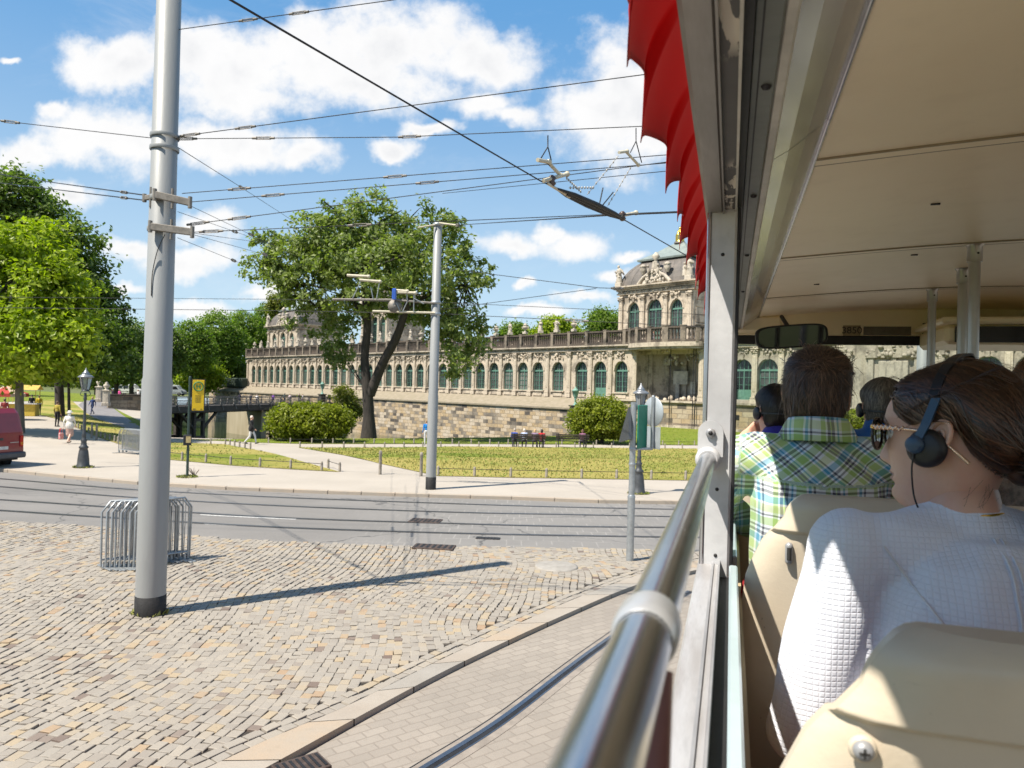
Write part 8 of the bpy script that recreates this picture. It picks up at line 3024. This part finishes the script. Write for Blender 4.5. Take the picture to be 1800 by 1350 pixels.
# seams standing proud on the back
jb = BVHTree.FromObject(jk, bpy.context.evaluated_depsgraph_get())
def seam(ptsq):
    mb = MB(); L = []
    for (pp, hh) in ptsq:
        o_ = b2w(pp, .4, hh); d_ = (b2w(pp, 1.4, hh) - o_).normalized()
        r_ = jb.ray_cast(o_, d_)
        if r_[0] is not None: L.append(r_[0] + r_[1] * .0025)
    if len(L) > 2: mb.tube(smooth_curve(L, 3), .0016, 6)
    return mb
bpy.context.view_layer.update()
jb = BVHTree.FromObject(jk, bpy.context.evaluated_depsgraph_get())
for ln in ([(nkp + .012, -.19 - .02 * i) for i in range(16)], [(nkp + .022, -.19 - .02 * i) for i in range(16)],
           [(nkp - .13 + .016 * i, -.205 - .022 * i) for i in range(5)] + [(nkp - .075 + .004 * i, -.29 - .02 * i) for i in range(10)]):
    s_ = seam(ln)
    if s_.v: s_.build('seam', cloth('seam_white', (.78, .79, .82)), jk)
# hair swept back to a low knot
def hw_in(x, y, z):
    ax = abs(x)
    if y > .058: return z - (.066 + .010 * (ax / .05) ** 2)
    if y > .020: return min((.060 - y) * 1.0 + (z - .050) * .9, (z - .034) + .6 * (.045 - y))
    if y > -.040: return z - (.030 + .10 * max(0, -.02 - y))
    return z - (.030 - 2.1 * (-.040 - y)) if z > -.095 else -.01
HAIR_W = m_hair('hair_dark_brown', (.010, .005, .0035), (.16, .07, .033), .42)
W_, K_ = hair_cap(hw_in, lambda x, y, z: .008 + .014 * max(0, min(1, (-y + .02) / .09)) + .002 * max(0, min(1, (z - .05) / .05)), True)
knot = Vector((.0, -.125, -.035))
st = strands(W_, K_, lambda p, n_: (knot - p).normalized() + Vector((0, 0, .25 * max(0, p.y * 8))), 6000, .19, 11, .0010, .0075, 3, .16)
W2 = [HMW @ Vector(p) for p in W_]
hair_w = hair_object(woman, W2, K_, ([HMW @ v for v in st[0]], st[1], st[2]), HAIR_W)
# knot, tail and stray locks
mb = MB(); mb.M = HMW
rr = random.Random(4)
for i in range(260):
    a = rr.uniform(0, 6.28); r0 = .030 * math.sqrt(rr.random())
    s0 = Vector((r0 * math.cos(a), -.098 + rr.uniform(-.01, .01), -.03 + r0 * math.sin(a)))
    e = Vector((rr.gauss(0, .022), -.150 + rr.gauss(0, .014), -.17 + rr.gauss(0, .03)))
    m1 = s0 + Vector((rr.gauss(0, .012), -.045, -.015)); m2 = m1.lerp(e, .55) + Vector((rr.gauss(0, .014), -.012, .0))
    mb.tube(smooth_curve([s0, m1, m2, e], 5), [.0026] * 12 + [.0018, .0012, .0008, .0005], 5, caps=False)
mb.ball((0, -.108, -.035), (.034, .026, .034), 16, 12)
me = mb.mesh('ponytail', HAIR_W)
a_ = me.attributes.new('tone', 'FLOAT', 'POINT'); a_.data.foreach_set('value', RNG.random(len(me.vertices)).astype(np.float32) * .6)
link('ponytail', me, woman)
mb = MB(); mb.M = HMW
for (a, b_, c_, d_) in [((-.060, .066, .062), (-.074, .068, .04), (-.079, .060, .022), (-.078, .055, .006)),
                        ((-.075, -.02, .06), (-.092, -.03, .075), (-.095, -.045, .07), (-.09, -.07, .055)),
                        ((-.01, .065, .098), (-.02, .075, .105), (-.03, .078, .10), (-.035, .08, .09)), ((-.04, -.03, .118), (-.05, -.05, .128), (-.05, -.08, .118), (-.04, -.1, .10))]:
    mb.tube(smooth_curve([a, b_, c_, d_], 7), .00055, 5)
    mb.tube(smooth_curve([Vector(a) + Vector((0, .004, .002)), Vector(b_) + Vector((.003, .006, 0)), Vector(c_) + Vector((.005, .002, .004)), Vector(d_) + Vector((.006, .006, .01))], 7), .0004, 5)
for i in range(16):
    a = Vector((-.060 + rr.uniform(0, .06), -.045 - rr.uniform(0, .045), -.060 - rr.uniform(0, .03)))
    b_ = a + Vector((rr.uniform(-.012, .004), rr.uniform(.0, .02), -.022)); c_ = b_ + Vector((rr.uniform(-.012, .012), rr.uniform(-.004, .022), -.016 - rr.uniform(0, .012))); d_ = c_ + Vector((rr.uniform(-.012, .012), rr.uniform(-.01, .014), -rr.uniform(0, .015)))
    mb.tube(smooth_curve([a, b_, c_.lerp(b_, .5)], 6), .0002, 4)
for i in range(40):
    t_ = rr.uniform(-.5, 1.0); u_ = rr.uniform(-1.2, .6)
    a = Vector((-.082 * math.cos(t_) , .02 - .10 * math.sin(t_ + .2), .055 + .05 * math.sin(t_)))
    mb.tube(smooth_curve([a, a + Vector((-.006, -.015, .012)), a + Vector((-.008, -.04, .014 + rr.uniform(0, .008))), a + Vector((-.002, -.07, .004))], 6), .0003, 4)
me = mb.mesh('stray_hair', HAIR_W)
a_ = me.attributes.new('tone', 'FLOAT', 'POINT'); a_.data.foreach_set('value', RNG.random(len(me.vertices)).astype(np.float32) * .6)
bmh = bmesh.new(); bmh.from_mesh(hair_w.data); bmh.from_mesh(me); bmh.to_mesh(hair_w.data); bmh.free(); bpy.data.meshes.remove(me)
# necklace
mb = MB(); mb.M = HMW
mb.tube(smooth_curve([(-.066, .02, -.135), (-.070, -.03, -.122), (-.048, -.075, -.115), (0, -.088, -.112), (.048, -.075, -.118), (.074, -.02, -.128)], 8), .0022, 6)
for a0, a1 in (((-.070, -.01, -.125), (-.060, .035, -.142)), ((.02, -.092, -.114), (.062, -.076, -.130))): mb.tube([a0, a1], .0042, 8)
mb.build('necklace', M_GOLD, woman)
legs_garment(woman, WW, cloth('navy', (.03, .035, .06)))
# sunglasses
sg = empty('sunglasses', HMW.translation, 0, 'dark sunglasses with gold braided temples on the woman in white', 'sunglasses')
LG = Matrix.Translation(-HMW.translation) @ HMW
mb = MB(); mb.M = LG
for s in (-1, 1):
    rim = [(s * (.035 + .0295 * math.cos(t)), .1025 - .0105 * (.5 + .5 * math.cos(t)) * 1.0, .004 + .0245 * math.sin(t) + (.004 if math.sin(t) > .3 else 0)) for t in np.linspace(0, 2 * math.pi, 30)[:-1]]
    mb.tube(rim, .0026, 8, 0, closed=True)
    mb.tube([(s * .063, .092, .018), (s * .069, .086, .017)], .0042, 8, 1)
mb.tube([(-.006, .103, .008), (0, .105, .010), (.006, .103, .008)], .0022, 8)
mb.build('frame', [mat('tortoise_frame', (.02, .014, .010), .2, var=.3, scale=60), M_GOLD], sg)
for s in (-1, 1):
    mb = MB(); mb.M = LG
    rim = [(s * (.035 + .0285 * math.cos(t)), .1022 - .0105 * (.5 + .5 * math.cos(t)), .004 + .0235 * math.sin(t) + (.004 if math.sin(t) > .3 else 0)) for t in np.linspace(0, 2 * math.pi, 30)[:-1]]
    mb.add(rim + [(s * .035, .1005, .005)], [(i, (i + 1) % 29, 29) for i in range(29)], 0, True)
    mb.build('lens', mat('smoke_lens', (.035, .03, .02), .05, spec=.9), sg)
    mb = MB(); mb.M = LG
    tl = smooth_curve([(s * .069, .086, .017), (s * .078, .055, .016), (s * .0825, .015, .013), (s * .0835, -.012, .007)], 8)
    mb.tube(tl, [.0033] * 10 + [.0026] * (len(tl) - 10), 8)
    for k in range(13):
        q = tl[min(k, len(tl) - 1)]
        mb.ball(Vector(q) + Vector((s * .0015, 0, .0018 * (-1) ** k)), .0030, 6, 5)
    mb.tube(smooth_curve([(s * .0835, -.012, .007), (s * .085, -.030, -.006), (s * .0835, -.048, -.022), (s * .081, -.062, -.036)], 6), [.0020] * 10 + [.0026, .0028] + [.0028] * 7, 8)
    mb.build('temple', mat('rose_gold', (.80, .55, .40), .25, metal=.8, var=.1), sg)
headphones('black and blue-grey headset worn by the woman in white', HMW, 'audio tour headsets')

# ---------- the man in the plaid shirt
M_PLAID, nt, b = new_mat('bright_plaid_cotton')
p = nt.node('ShaderNodeTexCoord').outputs['Object']
mp_ = nt.node('ShaderNodeMapping'); nt.put(mp_.inputs[0], p); mp_.inputs['Rotation'].default_value = (0, 0, BYAW)
wv = nt.vmath('ADD', mp_.outputs[0], nt.vmath('SCALE', nt.noise(p, 6, 2, out=1), .02))
sp = nt.node('ShaderNodeSeparateXYZ'); nt.put(sp.inputs[0], wv)
sx, sy, sz = sp.outputs
yk = nt.node('ShaderNodeAttribute', attribute_name='yoke').outputs['Fac']       # bias-cut yoke
sl_ = nt.node('ShaderNodeAttribute', attribute_name='sleeve').outputs['Fac']
uc = nt.math('ADD', nt.math('MULTIPLY', sx, nt.math('SUBTRACT', 1, sl_)), nt.math('MULTIPLY', nt.math('ADD', sy, nt.math('MULTIPLY', sx, .6)), sl_))
vc = sz
d1 = nt.math('MULTIPLY', nt.math('ADD', sx, nt.math('MULTIPLY', sz, 1.25)), .74)
d2 = nt.math('MULTIPLY', nt.math('SUBTRACT', sx, nt.math('MULTIPLY', sz, 1.25)), .74)
mixf = lambda a, b_: nt.math('ADD', nt.math('MULTIPLY', a, nt.math('SUBTRACT', 1, yk)), nt.math('MULTIPLY', b_, yk))
U, V_ = mixf(uc, d1), mixf(vc, d2)
def bands(t, per, lst, base):
    f = nt.math('FRACT', nt.math('DIVIDE', t, per))
    stops = [(0.0, base)]
    for a0, a1, c in lst:
        stops += [(a0, c), (a1, base)]
    return nt.ramp(f, stops, 'CONSTANT')
WHT, GRN, TEA, NAV, YEL = (.80, .85, .86), (.36, .55, .13), (.04, .36, .56), (.015, .018, .05), (.66, .74, .34)
cu = bands(U, .115, [(.02, .12, GRN), (.16, .22, NAV), (.225, .25, GRN), (.25, .31, NAV), (.36, .40, TEA), (.46, .66, GRN), (.70, .76, TEA), (.80, .84, NAV)], WHT)
cv = bands(V_, .105, [(.00, .16, TEA), (.20, .27, NAV), (.29, .33, WHT), (.33, .38, NAV), (.44, .62, GRN), (.66, .70, NAV), (.76, .95, YEL)], WHT)
c = nt.mix(.5, cu, cv)
c = nt.mix(.3, c, nt.mix(1.0, cu, cv, 'MULTIPLY'))
weave = nt.noise(p, 500, 1)
nt.put(b.inputs['Base Color'], nt.mix(nt.math('MULTIPLY', weave, .2), c, (.5, .52, .5)))
b.inputs['Roughness'].default_value = .85
b.inputs['Sheen Weight'].default_value = .2
bn = nt.node('ShaderNodeBump', i_Strength=.35, i_Distance=.006)
nt.put(bn.inputs['Height'], nt.math('ADD', nt.math('MULTIPLY', weave, .1), nt.noise(nt.vmath('MULTIPLY', p, (1, 1, .5)), 26, 4))); nt.put(b.inputs['Normal'], bn.outputs[0])

HMP = head_matrix(at(1438, 697, 2.0), rad(33), rad(-4), 0, .98)
c0 = HMP.translation
npq = ((c0.x * math.cos(BYAW) - c0.y * math.sin(BYAW)), c0.x * math.sin(BYAW) + c0.y * math.cos(BYAW))
JP = sit_joints(npq[0] - .005, npq[1] - .05, .03, sw=.182)
JP.update(sl=(npq[0] - .19, npq[1] - .06, -.165), sr=(npq[0] + .185, npq[1] - .07, -.165), el=(-.035, npq[1] + .02, -.305), wl=(npq[0] - .1, npq[1] + .26, -.42), er=(npq[0] + .25, npq[1] + .02, -.43))
man, WP = passenger('man with tousled brown hair in a green and blue plaid shirt', HMP, 0, JP, SKIN_T, brow_d, bulk=1.05,
                    hands=[hand_prims(b2w(npq[0] - .1, npq[1] + .26, -.42), b2w(.05, .1, -.08) - b2w(0, 0, 0), (0, 0, -1), 1, -1)])
nkm = WP['nck']
def cut_neck2(c):
    d = c - nkm
    return d.z > .030 + .35 * max(0, Vector((d.x, d.y, 0)).length - .06)
sh = garment('shirt', man, WP, M_PLAID, .014, .9, 'pel', .0075, sh_r=.066, bulk=1.08, cut=cut_neck2, noise_amp=.007, smooth=5)
me = sh.data
co = np.zeros(len(me.vertices) * 3, np.float32); me.vertices.foreach_get('co', co); co = co.reshape(-1, 3)
A1, A2 = np.array(WP['sl']), np.array(WP['sr'])
lx = (co[:, 0] * math.cos(BYAW) - co[:, 1] * math.sin(BYAW))
slv = ((lx < npq[0] - .20) | (lx > npq[0] + .215)).astype(np.float32)
yok = ((co[:, 2] > Z - .215 + .05 * np.abs(lx - npq[0])) & (slv < .5)).astype(np.float32)
for nme, arr in (('sleeve', slv), ('yoke', yok)):
    a_ = me.attributes.new(nme, 'FLOAT', 'POINT'); a_.data.foreach_set('value', arr)
# collar folded over at the back of the neck
mb = MB()
n = 30
ang = np.linspace(rad(-140), rad(140), n)
back = (b2w(0, -1, 0) - b2w(0, 0, 0)).normalized(); rt = (b2w(1, 0, 0) - b2w(0, 0, 0)).normalized()
cc = nkm + Vector((0, 0, .012))
vs = []
for a_ in ang:
    d = back * math.cos(a_) + rt * math.sin(a_)
    for (r_, z_) in ((.063, .040), (.066, .046), (.073, .045), (.082, .030), (.094, .006), (.104, -.012), (.1035, -.016), (.095, -.010)):
        vs.append(cc + d * r_ * (1 if abs(math.cos(a_)) < 2 else 1) + Vector((0, 0, z_ - .006 * (1 - math.cos(a_)))))
mb.add(vs, [(i * 8 + j, i * 8 + j + 1, (i + 1) * 8 + j + 1, (i + 1) * 8 + j) for i in range(n - 1) for j in range(7)], 0, True)
co_ = mb.build('collar', M_PLAID, sh)
legs_garment(man, WP, cloth('denim', (.06, .08, .14)))
HAIR_P = m_hair('hair_brown', (.022, .013, .009), (.21, .12, .075), .5)
def short_in(x, y, z, nape=-.075):
    ax = abs(x)
    if y > .05: return (z - .068)
    if y > -.004: return min((.062 - y) * .6 + (z - .05), z - .004 + (.02 if y < .03 else 0))
    if y > -.035: return z - .012 + max(0, (-.02 - y)) * 3
    return z - nape
W_, K_ = hair_cap(lambda x, y, z: short_in(x, y, z, -.098), lambda x, y, z: .007 + .013 * max(0, min(1, (z - .03) / .06)))
wh = Vector((.012, -.07, .085))
def flow_p(p, n_):
    d = p - wh
    return d.normalized() * .8 + Vector((0, -.1 if p.z < .05 else .35, -.75 if p.z < .06 else .1)) + Vector((math.sin(p.z * 90 + p.x * 70), 0, math.cos(p.x * 95))) * .22
st = strands(W_, K_, flow_p, 8000, .055, 6, .0010, .013, 9, .36)
hair_object(man, [HMP @ Vector(p) for p in W_], K_, ([HMP @ v for v in st[0]], st[1], st[2]), HAIR_P)
gl_ = empty('eyeglasses', HMP.translation, 0, 'thin dark eyeglasses on the man in the plaid shirt', 'eyeglasses')
LP = Matrix.Translation(-HMP.translation) @ HMP
mb = MB(); mb.M = LP
for s in (-1, 1):
    rim = [(s * (.034 + .025 * math.cos(t)), .102 - .008 * (.5 + .5 * math.cos(t)), .006 + .018 * math.sin(t)) for t in np.linspace(0, 2 * math.pi, 24)[:-1]]
    mb.tube(rim, .0015, 6, closed=True)
    mb.tube([(s * .060, .094, .012), (s * .078, .08, .012), (s * .083, .0, .010), (s * .081, -.035, -.01)], .0016, 6)
mb.tube([(-.009, .102, .008), (0, .104, .010), (.009, .102, .008)], .0014, 6)
mb.build('frame', mat('thin_black_frame', (.02, .02, .022), .3), gl_)

# ---------- boy in blue, chin on his hand
HMB = head_matrix(at(1361, 722, 3.1), rad(-8), rad(-6), 0, .90)
c0 = HMB.translation
bq = ((c0.x * math.cos(BYAW) - c0.y * math.sin(BYAW)), c0.x * math.sin(BYAW) + c0.y * math.cos(BYAW))
JB = sit_joints(bq[0] + .01, bq[1] - .04, -.035, sw=.145)
wr_ = at(1312, 766, 3.20); el_ = at(1286, 806, 3.08)
tob = lambda v: ((v.x * math.cos(BYAW) - v.y * math.sin(BYAW)), v.x * math.sin(BYAW) + v.y * math.cos(BYAW), v.z - Z)
JB.update(el=tob(el_), wl=tob(wr_))
boy, WB = passenger('dark haired boy in a violet blue shirt resting his chin on his hand', HMB, 0, JB, SKIN, brow_d, bulk=.85,
                    hands=[hand_prims(wr_, at(1338, 748, 3.24) - wr_, Vector((.6, -.2, .3)), .92, -1, .95)])
garment('shirt', boy, WB, mat('violet_blue_cloth', (.035, .022, .33), .75, var=.12, scale=8, col2=(.02, .015, .2), sheen=.2, bump=.2, bscale=40), .013, .12, 'pel', .009, bulk=.88)
legs_garment(boy, WB, cloth('navy', (.03, .035, .06)))
HAIR_B = m_hair('hair_black_brown', (.006, .0045, .004), (.035, .022, .016), .45)
W_, K_ = hair_cap(lambda x, y, z: short_in(x, y, z, -.085), .012)
st = strands(W_, K_, lambda p, n_: (p - Vector((0, -.07, .09))).normalized() + Vector((0, 0, -.5)), 2600, .04, 4, .0015, .004, 12, .2)
hair_object(boy, [HMB @ Vector(p) for p in W_], K_, ([HMB @ v for v in st[0]], st[1], st[2]), HAIR_B)
hp = headphones('black neckband headset worn by the boy in the violet blue shirt', HMB, 'audio tour headsets', True, False)

# ---------- grey haired man in a blue polo
HMG = head_matrix(at(1550, 716, 3.0), rad(8), rad(-3), 0, .97)
c0 = HMG.translation
gq = ((c0.x * math.cos(BYAW) - c0.y * math.sin(BYAW)), c0.x * math.sin(BYAW) + c0.y * math.cos(BYAW))
JG = sit_joints(gq[0] - .01, gq[1] - .04, .02, sw=.175)
old, WG = passenger('grey haired man in a bright blue polo shirt, seated ahead beside the boy', HMG, 0, JG, SKIN_T, mat('brow_grey', (.2, .19, .18), .7))
garment('shirt', old, WG, mat('blue_polo_cloth', (.008, .105, .34), .8, var=.1, scale=8, sheen=.2, bump=.2, bscale=40), .014, .12, 'pel', .009)
legs_garment(old, WG, cloth('beige', (.35, .3, .22)))
HAIR_G = m_hair('hair_grey_brown', (.06, .05, .042), (.30, .26, .215), .5)
W_, K_ = hair_cap(lambda x, y, z: short_in(x, y, z, -.08), .012)
st = strands(W_, K_, lambda p, n_: (p - Vector((0, -.05, .1))).normalized() + Vector((0, -.2, -.55)), 2600, .045, 4, .0015, .004, 15, .2)
hair_object(old, [HMG @ Vector(p) for p in W_], K_, ([HMG @ v for v in st[0]], st[1], st[2]), HAIR_G)
headphones('black headset worn by the grey haired man in the blue polo', HMG, 'audio tour headsets', True, False)

# ---------- passenger across the aisle, only the auburn hair in view
HMA = head_matrix(at(1850, 700, 1.95), rad(25), 0, 0, .96)
c0 = HMA.translation
aq = ((c0.x * math.cos(BYAW) - c0.y * math.sin(BYAW)), c0.x * math.sin(BYAW) + c0.y * math.cos(BYAW))
JA = sit_joints(aq[0] - .01, aq[1] - .04, .02, sw=.165)
aub, WA = passenger('auburn haired passenger at the edge of the view, behind the woman in white', HMA, 0, JA, SKIN, brow_d, True)
garment('blouse', aub, WA, mat('taupe_knit', (.33, .27, .21), .9, var=.25, scale=60, bump=.5, bscale=90), .014, .9, 'pel', .010)
legs_garment(aub, WA, cloth('navy', (.03, .035, .06)))
HAIR_A = m_hair('hair_auburn', (.06, .022, .007), (.34, .15, .05), .4)
W_, K_ = hair_cap(lambda x, y, z: short_in(x, y, z, -.12), .022)
st = strands(W_, K_, lambda p, n_: (p - Vector((0, -.02, .12))).normalized() + Vector((0, -.2, -.6)), 2600, .09, 6, .0014, .008, 18, .2)
hair_object(aub, [HMA @ Vector(p) for p in W_], K_, ([HMA @ v for v in st[0]], st[1], st[2]), HAIR_A)
